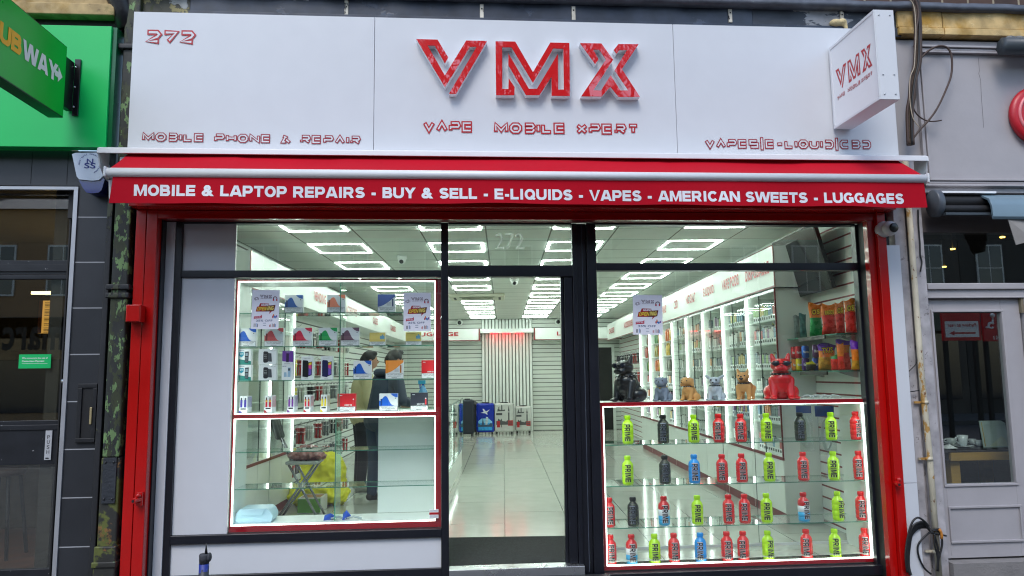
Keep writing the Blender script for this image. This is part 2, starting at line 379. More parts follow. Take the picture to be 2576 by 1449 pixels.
# heavy sans lettering: stroke skeletons in a unit cap height
def arc(cx, cy, rx, ry, a0, a1, n=9): return [(cx+rx*math.cos(rad(a0+(a1-a0)*i/n)), cy+ry*math.sin(rad(a0+(a1-a0)*i/n))) for i in range(n+1)]
HV = {'M': (1.12, [[(.13, -.1), (.13, 1.1)], [(.99, -.1), (.99, 1.1)], [(.16, 1.08), (.56, .10), (.96, 1.08)]]), 'O': (1.0, [('c', arc(.5, .5, .36, .39, 0, 345, 23))]),
 'B': (.9, [[(.13, -.1), (.13, 1.1)], [(.1, .895), (.5, .895)]+arc(.53, .71, .17, .185, 80, -80, 7)+[(.5, .53), (.1, .53)], [(.1, .5), (.55, .5)]+arc(.56, .3, .2, .2, 80, -80, 7)+[(.55, .105), (.1, .105)]]), 'I': (.40, [[(.2, -.1), (.2, 1.1)]]),
 'L': (.78, [[(.13, 1.1), (.13, -.1)], [(.14, .11), (.76, .11)]]), 'E': (.84, [[(.13, -.1), (.13, 1.1)], [(.14, .89), (.8, .89)], [(.14, .5), (.76, .5)], [(.14, .11), (.82, .11)]]), 'F': (.8, [[(.13, -.1), (.13, 1.1)], [(.14, .89), (.8, .89)], [(.14, .48), (.72, .48)]]),
 'A': (1.04, [[(.08, -.1), (.52, 1.15)], [(.96, -.1), (.52, 1.15)], [(.25, .27), (.79, .27)]]), 'P': (.9, [[(.13, -.1), (.13, 1.1)], [(.1, .89), (.5, .89)]+arc(.54, .65, .22, .24, 80, -80, 8)+[(.5, .41), (.1, .41)]]),
 'R': (.98, [[(.13, -.1), (.13, 1.1)], [(.1, .89), (.5, .89)]+arc(.56, .66, .21, .23, 80, -80, 8)+[(.5, .43), (.1, .43)], [(.5, .45), (.86, -.1)]]), 'T': (.88, [[(.02, .89), (.86, .89)], [(.44, -.1), (.44, .8)]]),
 'S': (.88, [arc(.45, .70, .29, .19, 20, 270, 12)+arc(.44, .30, .31, .19, 90, -160, 12)]), 'U': (.97, [[(.13, 1.1), (.13, .4)]+arc(.485, .38, .355, .28, 180, 360, 12)+[(.84, .4), (.84, 1.1)]]),
 'Y': (.98, [[(.06, 1.1), (.49, .45), (.92, 1.1)], [(.49, -.1), (.49, .5)]]), 'Q': (1.02, [('c', arc(.5, .5, .36, .39, 0, 345, 23)), [(.58, .32), (.95, .02)]]), 'D': (.94, [[(.13, -.1), (.13, 1.1)], [(.1, .89), (.42, .89)]+arc(.43, .5, .38, .39, 85, -85, 12)+[(.42, .11), (.1, .11)]]),
 'V': (1.0, [[(.06, 1.15), (.5, -.05), (.94, 1.15)]]), 'C': (.94, [arc(.5, .5, .36, .39, 38, 322, 18)]), 'G': (1.0, [arc(.5, .5, .37, .39, 40, 350, 18), [(.52, .44), (.95, .44)], [(.85, .5), (.85, .08)]]), 'N': (1.0, [[(.13, -.1), (.13, 1.1)], [(.87, -.1), (.87, 1.1)], [(.13, 1.05), (.87, -.05)]]),
 'W': (1.46, [[(.06, 1.15), (.40, -.15)], [(.38, -.15), (.75, 1.15)], [(.71, 1.15), (1.08, -.15)], [(1.06, -.15), (1.40, 1.15)]]), '-': (.5, [[(.06, .38), (.44, .38)]]), ' ': (.42, []),
 '&': (1.06, [[(.98, -.08), (.32, .64)]+arc(.46, .74, .18, .15, 200, -20, 8)+[(.58, .62), (.28, .44)]+arc(.38, .27, .25, .17, 140, 290, 8)+[(.62, .2), (.84, .52)]]), 'H': (1.0, [[(.13, -.1), (.13, 1.1)], [(.87, -.1), (.87, 1.1)], [(.14, .5), (.86, .5)]])}
def heavy(s, hw=.125, gap=.06):
    """-> list of polygons ((x, y), layer) with x, y in 0..1"""
    wd = sum(HV[c][0]+gap for c in s)-gap; x = 0; out = []; k = 0
    for c in s:
        w_, st = HV[c]
        for P in st:
            cl = P[0] == 'c'; P = P[1] if cl else P; k += 1
            for q in _stroke(P, hw, cl):
                q = _clip(list(q), 0, 1)
                if len(q) > 2: out.append(([((x+a)/wd, b) for a, b in q], k % 3))
        x += w_+gap
    return out, wd
def heavy_text(mb, s, O, X, Y, m, hw=.125, gap=.06, fn=None):
    O, X, Y = Vector(O), Vector(X), Vector(Y); N = X.cross(Y).normalized()
    for q, k in heavy(s, hw, gap)[0]:
        vs = [tuple(O+X*a+Y*b+N*(.0002*k)) for a, b in q]
        if fn: vs = [fn(v, k) for v in vs]
        mb.add(vs, [tuple(range(len(vs)))], m)
    return mb
# the three large letters, outlines measured on the photo (2.342 px per source px, from x = 1500)
BIG = {'V': [(295,360),(490,365),(588,528),(557,582),(465,420),(398,418),(557,692),(752,373),(943,377),(660,860),(595,860),(848,430),(787,430),(557,800)],
 'M': [(1020,380),(1200,383),(1362,662),(1520,392),(1695,395),(1700,880),(1532,878),(1532,705),(1422,872),(1298,872),(1137,600),(1137,490),(1325,815),(1398,815),(1590,495),(1592,822),(1645,822),(1640,448),(1548,445),(1362,760),(1165,435),(1080,435),(1082,815),(1137,817),(1140,718),(1195,800),(1192,873),(1025,873)],
 'X': [(1793,397),(1988,400),(2095,548),(1915,828),(1985,830),(2072,690),(2160,830),(2235,830),(2108,645),(2222,460),(2150,460),(2127,495),(2100,460),(2143,405),(2328,407),(2175,635),(2340,888),(2145,888),(2070,795),(1990,885),(1803,883),(2030,548),(1968,457),(1912,455),(1962,545),(1932,590)]}
def big_loop(ch, Y): return [(lambda p: (p.x, p.z))(F((1500+a/2.342)/1.5528, (b/2.342)/1.5528, Y)) for a, b in BIG[ch]]
def unit_big(ch): return [((a-295)/2045, 1-((b-360)-(a-295)*.0138)/500) for a, b in BIG[ch]]
# ================================================================ THE SHOP FRONT
A_ = lambda z: z+CAMZ             # height above the pavement from height relative to the eye
YG = 5.6                          # plane of the window glass
# --- fascia sign -------------------------------------------------
fx0, fx1, fz0, fz1 = -2.36, 3.432, A_(1.60), A_(2.683)
fas = thing('fascia_sign', ((fx0+fx1)/2, 5.35, fz0), 'long white shop fascia with large red raised letters and the number 272', 'shop sign')
j = [fx0, -.608, 1.677, fx1]
for a, b in zip(j[:-1], j[1:]):
    m = MB(); m.box(a+.0015, b-.0015, 5.35, 5.39, fz0, fz1, WHITE); part('panel', m, fas, bevel=.002)
m = MB(); m.box(fx0, fx1, 5.392, 5.55, fz0, fz1-.004, mat('sign_backing', (60, 62, 66), .6)); part('backing_box', m, fas)
SIDEW = mat('white_letter_return', (236, 238, 240), .45, var=.02)
ACR = mat('red_acrylic', (206, 2, 6), .25, var=0, spec=.4, coat=1.0)
ACR.node_tree.nodes['Principled BSDF'].inputs['Coat IOR'].default_value = 1.85
ACR.node_tree.nodes['Principled BSDF'].inputs['Coat Roughness'].default_value = .005
for ch in 'VMX':
    lp = big_loop(ch, 5.293)
    m = MB(); m.prism(lp, 5.293, 5.35, SIDEW)
    o = part('raised_letter', m, fas)
    m = MB(); m.prism(lp, 5.287, 5.2925, ACR); f_ = part('letter_face', m, o)
def line_txt(s, p0, p1, p2, y, parent, M_=INKR, name='sign_lettering', t=.075, hw=.12):
    O, X1, T1 = F(*p0, y), F(*p1, y), F(*p2, y)       # bottom-left, bottom-right, top-left
    O2 = Vector((O.x, y, O.z)); XV = Vector((X1.x-O.x, 0, X1.z-O.z)); wf = lambda q: sum(IFONT[c][0]+.1 for c in q)-.1; tw = wf(s); x = 0
    for wd_ in s.split(' '):
        a, b = x/tw, (x+wf(wd_))/tw; x += wf(wd_)+.1+.8+.1; m = MB()
        inline_text(m, wd_, O2+XV*a, XV*(b-a), (0, 0, T1.z-O.z), M_, t, hw); part(name, m, parent)
INKT = mat('letter_red_return', (150, 30, 42), .35, var=0)
line_txt('272', (364.5, 109), (489.8, 111), (364.5, 75.5), 5.346, fas, t=.12, hw=.14)
line_txt('MOBILE PHONE & REPAIR', (357, 355), (907, 363.5), (357, 333), 5.346, fas, INKT, t=.11, hw=.13)
line_txt('VAPE', (1064, 332), (1191.6, 333), (1064, 304.5), 5.346, fas, t=.125, hw=.13)
line_txt('MOBILE', (1243, 336), (1424.7, 336.5), (1243, 308.5), 5.346, fas, t=.125, hw=.13)
line_txt('XPERT', (1449, 337.6), (1608, 338.3), (1449, 311), 5.346, fas, t=.125, hw=.13)
line_txt('VAPES|E-LIQUID|CBD', (1773.5, 373), (2191.8, 375), (1773.5, 350), 5.346, fas, INKT, t=.11, hw=.13)
# --- projecting double-sided sign ---------------------------------
# plane of its left face: x const near the right end of the fascia
SX = FX(2099, 300, 5.33)                                   # where its face meets the fascia
def onx(px, py, x):
    d = ray(px, py); d = d*(x/d.x); return Vector((x, d.y, d.z+CAMZ))
pa = onx(2209, 48, SX+.0); pb = onx(2230, 258, SX)
yfront = (onx(2192, 22, SX).y+onx(2210, 252, SX).y)/2-.03
zt, zb = F(2100, 122, 5.33).z, F(2112, 325, 5.33).z
SW = .14
ps = thing('projecting_sign', (SX+SW/2, 5.34, zb), 'white box sign with red outlined letters projecting from the fascia right end', 'sign')
m = MB(); m.box(SX, SX+SW, yfront, 5.335, zb, zt, WHITEF); part('sign_box', m, ps, bevel=.004)
m = MB()
e = .022
for (a, b, c, d) in ((yfront, 5.335, zb, zb+e), (yfront, 5.335, zt-e, zt), (yfront, yfront+e, zb+e, zt-e), (5.335-e, 5.335, zb+e, zt-e)):
    m.box(SX-.008, SX, a, b, c, d, WHITEF)
part('frame', m, ps, bevel=.002)
FACE = mat('sign_face_acrylic', (226, 226, 228), .25, var=.01)
m = MB(); m.box(SX-.003, SX-.0005, yfront+e, 5.335-e, zb+e, zt-e, FACE); part('sign_face', m, ps)
m = MB()
def sgp(a, b): return (SX-.0045, 5.335-e-(a)*(5.335-yfront-2*e), zb+e+b*(zt-zb-2*e))
def cvt(loop): return [sgp(.09+u_*.84, .41+v_*.28) for u_, v_ in loop]
for ch in 'VMX':
    L_ = unit_big(ch); m.add(cvt(L_), [tuple(range(len(L_)))], INKR)
mm = MB(); inline_text(mm, 'VAPE', (.09, .3, 0), (.19, 0, 0), (0, .05, 0), INKR, .12); inline_text(mm, 'MOBILE', (.35, .3, 0), (.3, 0, 0), (0, .05, 0), INKR, .12); inline_text(mm, 'XPERT', (.67, .3, 0), (.25, 0, 0), (0, .05, 0), INKR, .12)
m.add([(lambda p: (p[0]-c, p[1], p[2]))(sgp(a, b)) for a, b, c in mm.v], mm.f, INKR)
for i_, k_ in enumerate(mm.m):
    if mm.mats[k_] is WHITE: m.m[len(m.m)-len(mm.m)+i_] = m.mi(FACE)
part('sign_lettering', m, ps)
for zz in (zb+.04, zt-.04, zb+.18):
    for xx in (SX+.03, SX+SW-.03): m = MB(); m.blob((xx, yfront-.001, zz), .006, CHROME, 6); part('screw', m, ps)
# --- awning ---------------------------------------------------------
hz = A_(1.597)
aw = thing('awning', (.53, 5.3, A_(1.15)), 'red canvas awning with white hood, half rolled in above the windows', 'awning')
m = MB()
hx0, hx1 = -2.49, 3.56
prof = [(5.36, hz+.045), (5.22, hz+.018), (5.19, hz+.004), (5.185, hz-.034), (5.20, hz-.034), (5.212, hz-.012), (5.36, hz+.028)]
m.prismx(prof, hx0, hx1, WHITEF); part('hood', m, aw, bevel=.003)
for x in (hx0, hx1-.008):
    m = MB(); m.prismx([(5.36, hz+.03), (5.2, hz-.0), (5.2, hz-.035), (5.23, hz-.11), (5.30, hz-.17), (5.36, hz-.19)], x, x+.008, WHITEF); part('hood_end_cap', m, aw)
YB = 4.98
zb0, zb1 = F(265, 438, YB).z, F(265, 418, YB).z
bz = (FZ(1300, 442, YB)); br = .032
bx0, bx1 = FX(267, 428, YB), FX(2331, 451, YB)
m = MB(); m.tube([(bx0, YB, bz), (bx1, YB, bz)], br, WHITEF, 16); part('front_bar', m, aw)
# canvas from the roller to the front bar with slack folds
m = MB(); nx, ny = 60, 8
vx = []
for i in range(nx+1):
    for k in range(ny+1):
        t = k/ny; s_ = i/nx
        x0_ = -2.31+.01*t; x1_ = 3.36-.005*t
        x = x0_+(x1_-x0_)*s_
        z = (hz-.006)*(1-t)+(bz+br)*t - .006*math.sin(math.pi*t) - .007*math.sin(math.pi*t)*math.sin(s_*23+1.3*math.sin(s_*9))
        if abs(s_-.76) < .09 or abs(s_-.2) < .06: z -= .012*math.sin(math.pi*t)
        vx.append((x, 5.27*(1-t)+(YB+.002)*t, z))
m.add(vx, [(i*(ny+1)+k, (i+1)*(ny+1)+k, (i+1)*(ny+1)+k+1, i*(ny+1)+k+1) for i in range(nx) for k in range(ny)], FABRIC, True); part('canvas', m, aw)
m = MB(); vz0 = F(1300, 517, YB).z
vxa, vxb = FX(276, 500, YB), FX(2333, 520, YB)
nx, nz = 70, 5; vs = []
for yo in (0, .004):
    for i in range(nx+1):
        for k in range(nz+1):
            s_ = i/nx; t = k/nz; x = vxa+(vxb-vxa)*s_+ (.018*(1-t) if i == 0 else (-.018*(1-t) if i == nx else 0))
            sag = .006*math.sin(s_*31)+.004*math.sin(s_*57+1)
            vs.append((x, YB-.008+yo + .010*t*math.sin(s_*26+2*math.sin(s_*7)), (bz-br*.6)*(1-t)+(vz0+.012*(1-abs(2*s_-1))+sag*.5)*t))
n1 = (nx+1)*(nz+1)
m.add(vs, [(i*(nz+1)+k, i*(nz+1)+k+1, (i+1)*(nz+1)+k+1, (i+1)*(nz+1)+k) for i in range(nx) for k in range(nz)] + [(n1+i*(nz+1)+k, n1+(i+1)*(nz+1)+k, n1+(i+1)*(nz+1)+k+1, n1+i*(nz+1)+k+1) for i in range(nx) for k in range(nz)], FABRIC, True)
val = part('valance', m, aw)
VT = mat('valance_white_print', (222, 224, 230), .7, var=.04)
m = MB(); yv = YB-.024
O = F(333, 490.5, yv); X1 = F(2279, 511.5, yv); T1 = F(333, 462.5, yv)
def on_val(v, k):
    s_ = (v[0]-vxa)/(vxb-vxa); t = min(1, max(0, (bz-br*.6-v[2])/(bz-br*.6-vz0))); return (v[0], YB-.008+.010*t*math.sin(s_*26+2*math.sin(s_*7))-.0012-.0002*k, v[2])
VS_ = 'MOBILE & LAPTOP REPAIRS - BUY & SELL - E-LIQUIDS - VAPES - AMERICAN SWEETS - LUGGAGES'
tw = heavy(VS_)[1]; xx = 0
for wd_ in VS_.split(' '):
    ww = heavy(wd_)[1]; a_, b_ = xx/tw, (xx+ww)/tw; xx += ww+.06+.42+.06
    m = MB(); heavy_text(m, wd_, O+(X1-O)*a_, (X1-O)*(b_-a_), (0, 0, T1.z-O.z), VT, fn=on_val); part('valance_word', m, val)
for x, s_ in ((bx0-.004, 1), (bx1-.012, -1)):
    m = MB(); m.box(x, x+.016, YB-.036, YB+.036, bz-.036, bz+.036, WHITEF); part('bar_end_cap', m, aw, bevel=.01)
for x in (-2.33, 3.36):      # folding arm brackets
    m = MB(); m.box(x-.02, x+.03, 5.22, 5.34, hz-.15, hz-.05, WHITEF); m.box(x-.015, x+.02, YB+.03, 5.25, bz-.02, bz+.012, WHITEF); m.prismx([(5.05, bz-.03), (5.12, bz-.03), (5.09, bz-.16), (5.07, bz-.16)], x-.01, x+.02, WHITEF); part('arm', m, aw, bevel=.006)
# --- red shutter housing and columns -------------------------------
rs = thing('shutter_surround', (.5, 5.45, 0), 'glossy red painted shutter housing and side columns round the shop windows', 'shutter frame')
m = MB()
zs = A_(1.165)
m.box(-2.31, 3.345, 5.30, 5.345, zs+.05, A_(1.55), RED); m.box(-2.31, 3.345, 5.345, 5.62, zs+.05, zs+.08, RED)
m.box(-2.16, 3.25, 5.43, 5.47, zs-.012, zs+.048, RED); m.box(-2.16, 3.25, 5.47, 5.58, zs-.006, zs+.02, DKRED)
part('shutter_box', m, rs, bevel=.004)
rc0, rc1 = -2.303, -2.155
m = MB(); m.box(rc0, rc0+.070, 5.42, 5.58, 0, zs+.048, RED); m.box(rc0+.073, rc1, 5.424, 5.58, 0, zs+.048, RED); part('column', m, rs, bevel=.004)
ra = (FX(2202, 724, 5.42)+FX(2259, 1449, 5.42))/2; rb = (FX(2232, 724, 5.42)+FX(2290, 1449, 5.42))/2
m = MB(); m.box(ra+.028, rb, 5.40, 5.58, 0, zs+.048, RED); m.box(ra-.03, ra+.026, 5.44, 5.58, 0, zs+.048, RED); part('column', m, rs, bevel=.004)
for (px, py) in ((345, 1257), (2253, 1216)):
    c = F(px, py, 5.40); m = MB()
    m.box(c.x-.005, c.x+.035, 5.395, 5.42, c.z-.04, c.z+.05, RED); m.tube([(c.x+.012, 5.405, c.z), (c.x+.0, 5.375, c.z), (c.x-.005, 5.345, c.z-.002)], [.024, .021, .018], RED, 14); m.tube([(c.x-.005, 5.3445, c.z-.002), (c.x-.005, 5.343, c.z-.002)], .010, DARK, 12); m.blob((c.x+.015, 5.38, c.z+.03), .016, RED)
    part('pin_lock', m, rs, bevel=.003)
# reveals between the columns and the frames
m = MB(); m.box(rc1+.012, -2.079, 5.565, 5.59, 0, zs-.01, WHITE); m.box(rc1+.001, rc1+.011, 5.5, 5.58, 0, zs-.01, BLACK)
part('reveal_panel', m, rs, bevel=.002)
m = MB(); m.box(FX(2228, 620, 5.43)+.005, FX(2245, 620, 5.43)+.002, 5.41, 5.44, A_(.92), 0, WHITE)
wl = MB()
p0 = F(2227, 617, 5.41); p1 = F(2246, 617, 5.41)
wl.box(rb+.002, rb+.105, 5.405, 5.43, F(2300, 1215, 5.41).z+.002, p0.z, WHITE); wl.box(rb+.002, rb+.105, 5.405, 5.43, 0, F(2300, 1215, 5.41).z-.002, WHITE)
solo('cladding_strip', wl, 'narrow white plastic cladding strip beside the right red column', 'cladding', bevel=.002)
# --- window frames ---------------------------------------------------
zh = zs-.008
win = thing('shop_window', (-1.08, YG, 0), 'left shop window with black frame, white side panels and low stall riser', 'shop window')
m = MB()
xl, xr = -2.077, -.119
m.box(xl, -2.03, YG-.03, YG+.06, 0, zh, BLACK); m.box(xr, -.063, YG-.03, YG+.06, 0, zh, BLACK)
m.box(-2.03, xr, YG-.025, YG+.055, A_(.740), A_(.793), BLACK); m.box(-2.03, xr, YG-.025, YG+.055, zh-.01, zh+.02, BLACK)
m.box(-2.03, xr, YG-.035, YG+.055, A_(-1.168), A_(-1.108), BLACK); m.box(-2.03, xr, YG-.03, YG+.06, 0, A_(-1.385), BLACK)
part('frame', m, win, bevel=.004)
xp = -1.648
m = MB(); m.box(-2.029, xp, YG-.004, YG+.02, A_(.794), zh-.011, WHITE); part('infill_panel', m, win)
m = MB(); m.box(-2.029, xp, YG-.004, YG+.02, A_(-1.107), A_(.739), WHITE); part('infill_panel', m, win)
m = MB(); m.box(-2.029, -.12, YG-.01, YG+.02, A_(-1.384), A_(-1.169), WHITE); part('stall_riser_panel', m, win)
for (a, b, c, d) in ((xp+.001, xr-.001, A_(.794), zh-.011), (xp+.001, xr-.001, A_(-1.107), A_(.739))):
    m = MB(); m.quad((a, YG+.012, c), (b, YG+.012, c), (b, YG+.012, d), (a, YG+.012, d), GLASS); part('pane', m, win)
# right window
win2 = thing('shop_window', (2.1, YG, 0), 'right shop window with black frame over the bottle display', 'shop window')
m = MB(); xa, xb = 1.072, 3.17
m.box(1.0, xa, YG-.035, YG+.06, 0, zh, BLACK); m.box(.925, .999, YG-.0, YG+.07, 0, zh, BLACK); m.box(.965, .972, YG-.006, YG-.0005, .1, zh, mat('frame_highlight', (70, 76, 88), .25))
m.box(3.203, 3.25, YG-.055, YG+.06, 0, zh, BLACK); m.box(3.165, 3.203, YG-.02, YG+.05, 0, zh, BLACK); m.box(3.251, ra-.031, 5.5, 5.64, 0, zh, DARK)
m.box(xa, 3.165, YG-.025, YG+.055, A_(.787), A_(.845), BLACK); m.box(xa, 3.165, YG-.025, YG+.055, zh-.01, zh+.02, BLACK)
m.box(xa, 3.203, YG-.05, YG+.055, A_(-1.53), A_(-1.462), BLACK); m.box(xa, 3.203, YG-.03, YG+.05, 0, A_(-1.531), BLACK)
part('frame', m, win2, bevel=.004)
for (c, d) in ((A_(.846), zh-.011), (A_(-1.461), A_(.786))):
    m = MB(); m.quad((xa+.001, YG+.012, c), (3.164, YG+.012, c), (3.164, YG+.012, d), (xa+.001, YG+.012, d), GLASS); part('pane', m, win2)
# doorway
dr = thing('doorway', (.4, YG, 0), 'open black doorway frame with number 272 in the glass above', 'doorway')
m = MB()
m.box(-.0625, .889, YG-.02, YG+.055, A_(.742), A_(.829), BLACK); m.box(.889, .924, YG-.02, YG+.06, 0, zh, BLACK); m.box(.822, .888, YG+.0, YG+.07, A_(-1.39), A_(.741), BLACK); m.box(.799, .8215, YG+.02, YG+.07, A_(-1.39), A_(.741), BLACK); m.box(-.0625, .889, YG-.02, YG+.05, zh-.01, zh+.02, BLACK)
part('frame', m, dr, bevel=.004)
m = MB(); m.box(-.0625, .924, YG-.07, YG+.06, A_(-1.47), A_(-1.392), CHROME); m.box(-.12, 1.1, YG-.20, YG-.07, 0, A_(-1.45), mat('threshold_stone', (44, 44, 46), .6, bump=.3)); part('threshold', m, dr, bevel=.004)
m = MB(); m.quad((-.0615, YG+.012, A_(.83)), (.888, YG+.012, A_(.83)), (.888, YG+.012, zh-.011), (-.0615, YG+.012, zh-.011), GLASS); pn = part('pane', m, dr)
FROST = bpy.data.materials.new('frosted_vinyl'); FROST.use_nodes = True; _n = FROST.node_tree.nodes; _n.clear()
_o = _n.new('ShaderNodeOutputMaterial'); _x = _n.new('ShaderNodeMixShader'); _t = _n.new('ShaderNodeBsdfTransparent'); _d = _n.new('ShaderNodeBsdfTranslucent'); _x.inputs[0].default_value = .45
FROST.node_tree.links.new(_t.outputs[0], _x.inputs[1]); FROST.node_tree.links.new(_d.outputs[0], _x.inputs[2]); FROST.node_tree.links.new(_x.outputs[0], _o.inputs[0])
m = MB(); O = F(1246, 627, YG+.009); X1 = F(1318, 627, YG+.009); T1 = F(1246, 586, YG+.009)
m.text('272', O, (X1.x-O.x, 0, 0), (0, 0, T1.z-O.z), FROST, -.0); part('window_number', m, pn)
# ================================================================ WINDOW DISPLAY CASES
def display(name, label, x0, x1, z0, z1, depth, shelves, top=True, split=None, left_panel=True, right_panel=True, trim=.026, ext=None, rod=None):
    y0 = YG+.03; y1 = y0+depth
    t = thing(name, ((x0+x1)/2, y0, z0), label, 'display case')
    m = MB(); T = trim
    m.box(x0, x1, y0, y0+.02, z0, z0+T, REDB); m.box(x0, x1, y0, y0+.02, z1-T, z1, REDB); m.box(x0, x0+T*.9, y0, y0+.02, z0+T, z1-T, REDB); m.box(x1-T*.9, x1, y0, y0+.02, z0+T, z1-T, REDB)
    part('red_frame', m, t, bevel=.002)
    m = MB()
    if left_panel: m.box(x0+.002, x0+.02, y0+.021, y1, z0, z1, LAM)
    if right_panel: m.box(x1-.02, x1-.002, y0+.021, y1, z0, z1, LAM)
    m.box(x0+.021, x1-.021, y0+.021, y1, z0+.001, z0+.02, LAM)
    if top: m.box(x0+.021, x1-.021, y0+.021, y1, z1-.02, z1-.001, LAM)
    part('carcass', m, t)
    m = MB(); a, b = T, T+.004
    m.box(x0+a, x1-a, y0-.002, y0+.026, z0+a, z0+b, LEDS); m.box(x0+a, x1-a, y0-.002, y0+.026, z1-b, z1-a, LEDS); m.box(x0+a, x0+b, y0-.002, y0+.026, z0+b, z1-b, LEDS); m.box(x1-b, x1-a, y0-.002, y0+.026, z0+b, z1-b, LEDS)
    part('led_strip', m, t)
    for z in shelves:
        m = MB(); m.box(x0+.021, x1-.021, y0+.05, y1-.02, z-.006, z, GLASS2)
        m.box(x0+.021, x1-.021, y0+.0475, y0+.0498, z-.006, z, GEDGE); m.box(x0+.021, x1-.021, y1-.0198, y1-.018, z-.006, z, GEDGE)
        part('glass_shelf', m, t)
    return t, y0, y1
shL = [FZ(845, py, YG+.08) for py in (786, 870, 955)]
dispA, dy0, dy1 = display('display_case', 'upper left window display case of vape and phone boxes', -1.646, -.149, A_(-.283), A_(.734), .34, shL, trim=.015)
shL2 = [FZ(845, py, YG+.08) for py in (1133, 1225)]
dispB, _, _ = display('display_case', 'lower left window display case with empty glass shelves', -1.646, -.149, A_(-1.078), A_(-.2845), .34, shL2, trim=.015)
m = MB(); m.box(-.62, -.17, dy1+.002, dy1+.018, A_(-1.055), A_(-.30), LAM); m.tube([(-.59, dy1-.001, A_(-.325)), (-.59, dy1+.001, A_(-.325))], .005, DARK); m.tube([(-.565, dy1-.001, A_(-.322)), (-.565, dy1+.001, A_(-.322))], .005, DARK); part('back_panel', m, dispB)
m = MB(); m.box(-.905, -.895, dy0+.05, dy1-.02, A_(-1.055), A_(-.305), GEDGE); m.v = m.v; 
GPOST = glassmat('divider_glass', (.80, .93, .87))
m = MB(); m.box(-.907, -.90, dy0+.06, dy1-.03, A_(-1.055), A_(-.305), GPOST); m.box(-.907, -.90, dy0+.055, dy0+.0595, A_(-1.055), A_(-.305), GEDGE); part('glass_divider', m, dispB)
m = MB(); m.box(-.887, -.88, dy0+.06, dy1-.03, A_(-.255), A_(.71), GPOST); m.box(-.887, -.88, dy0+.055, dy0+.0595, A_(-.255), A_(.71), GEDGE); part('glass_divider', m, dispA)
shR = []
for py in (1113-0, 1215.5, 1320): shR.append(FZ(1850, py, YG+.08))
dx0, dx1 = 1.078, 3.195
dzt = A_(-.222); dzb = A_(-1.455)
dispC, _, dyr = display('display_case', 'right window display case with glass shelves of sports drink bottles', dx0, dx1, dzb, dzt, .40, shR, trim=.03, left_panel=False)
m = MB(); m.box(dx0+.03, dx1-.022, dyr-.012, dyr-.006, dzb+.02, dzb+.075, WHITEF); m.box(dx0+.64*2.117, dx0+.64*2.117+.003, dyr-.014, dyr-.008, dzb+.08, dzt-.02, mat('joint_line', (60, 70, 66), .5)); m.box(dx0+.515*2.117, dx0+.515*2.117+.003, dyr-.014, dyr-.008, dzb+.08, dzt-.02, mat('joint_line', (60, 70, 66), .5)); part('back_rail', m, dispC)
m = MB(); m.box(-1.646, -.121, dy0-.004, dy0+.016, A_(-1.105), A_(-1.0785), REDB); m.box(-.1485, -.121, dy0-.004, dy0+.016, A_(-1.078), A_(.732), REDB); m.box(FX(605, 1150, dy1), FX(613, 1150, dy1), dy1-.012, dy1-.002, A_(-1.05), A_(-.31), REDB); part('red_edge', m, dispB)
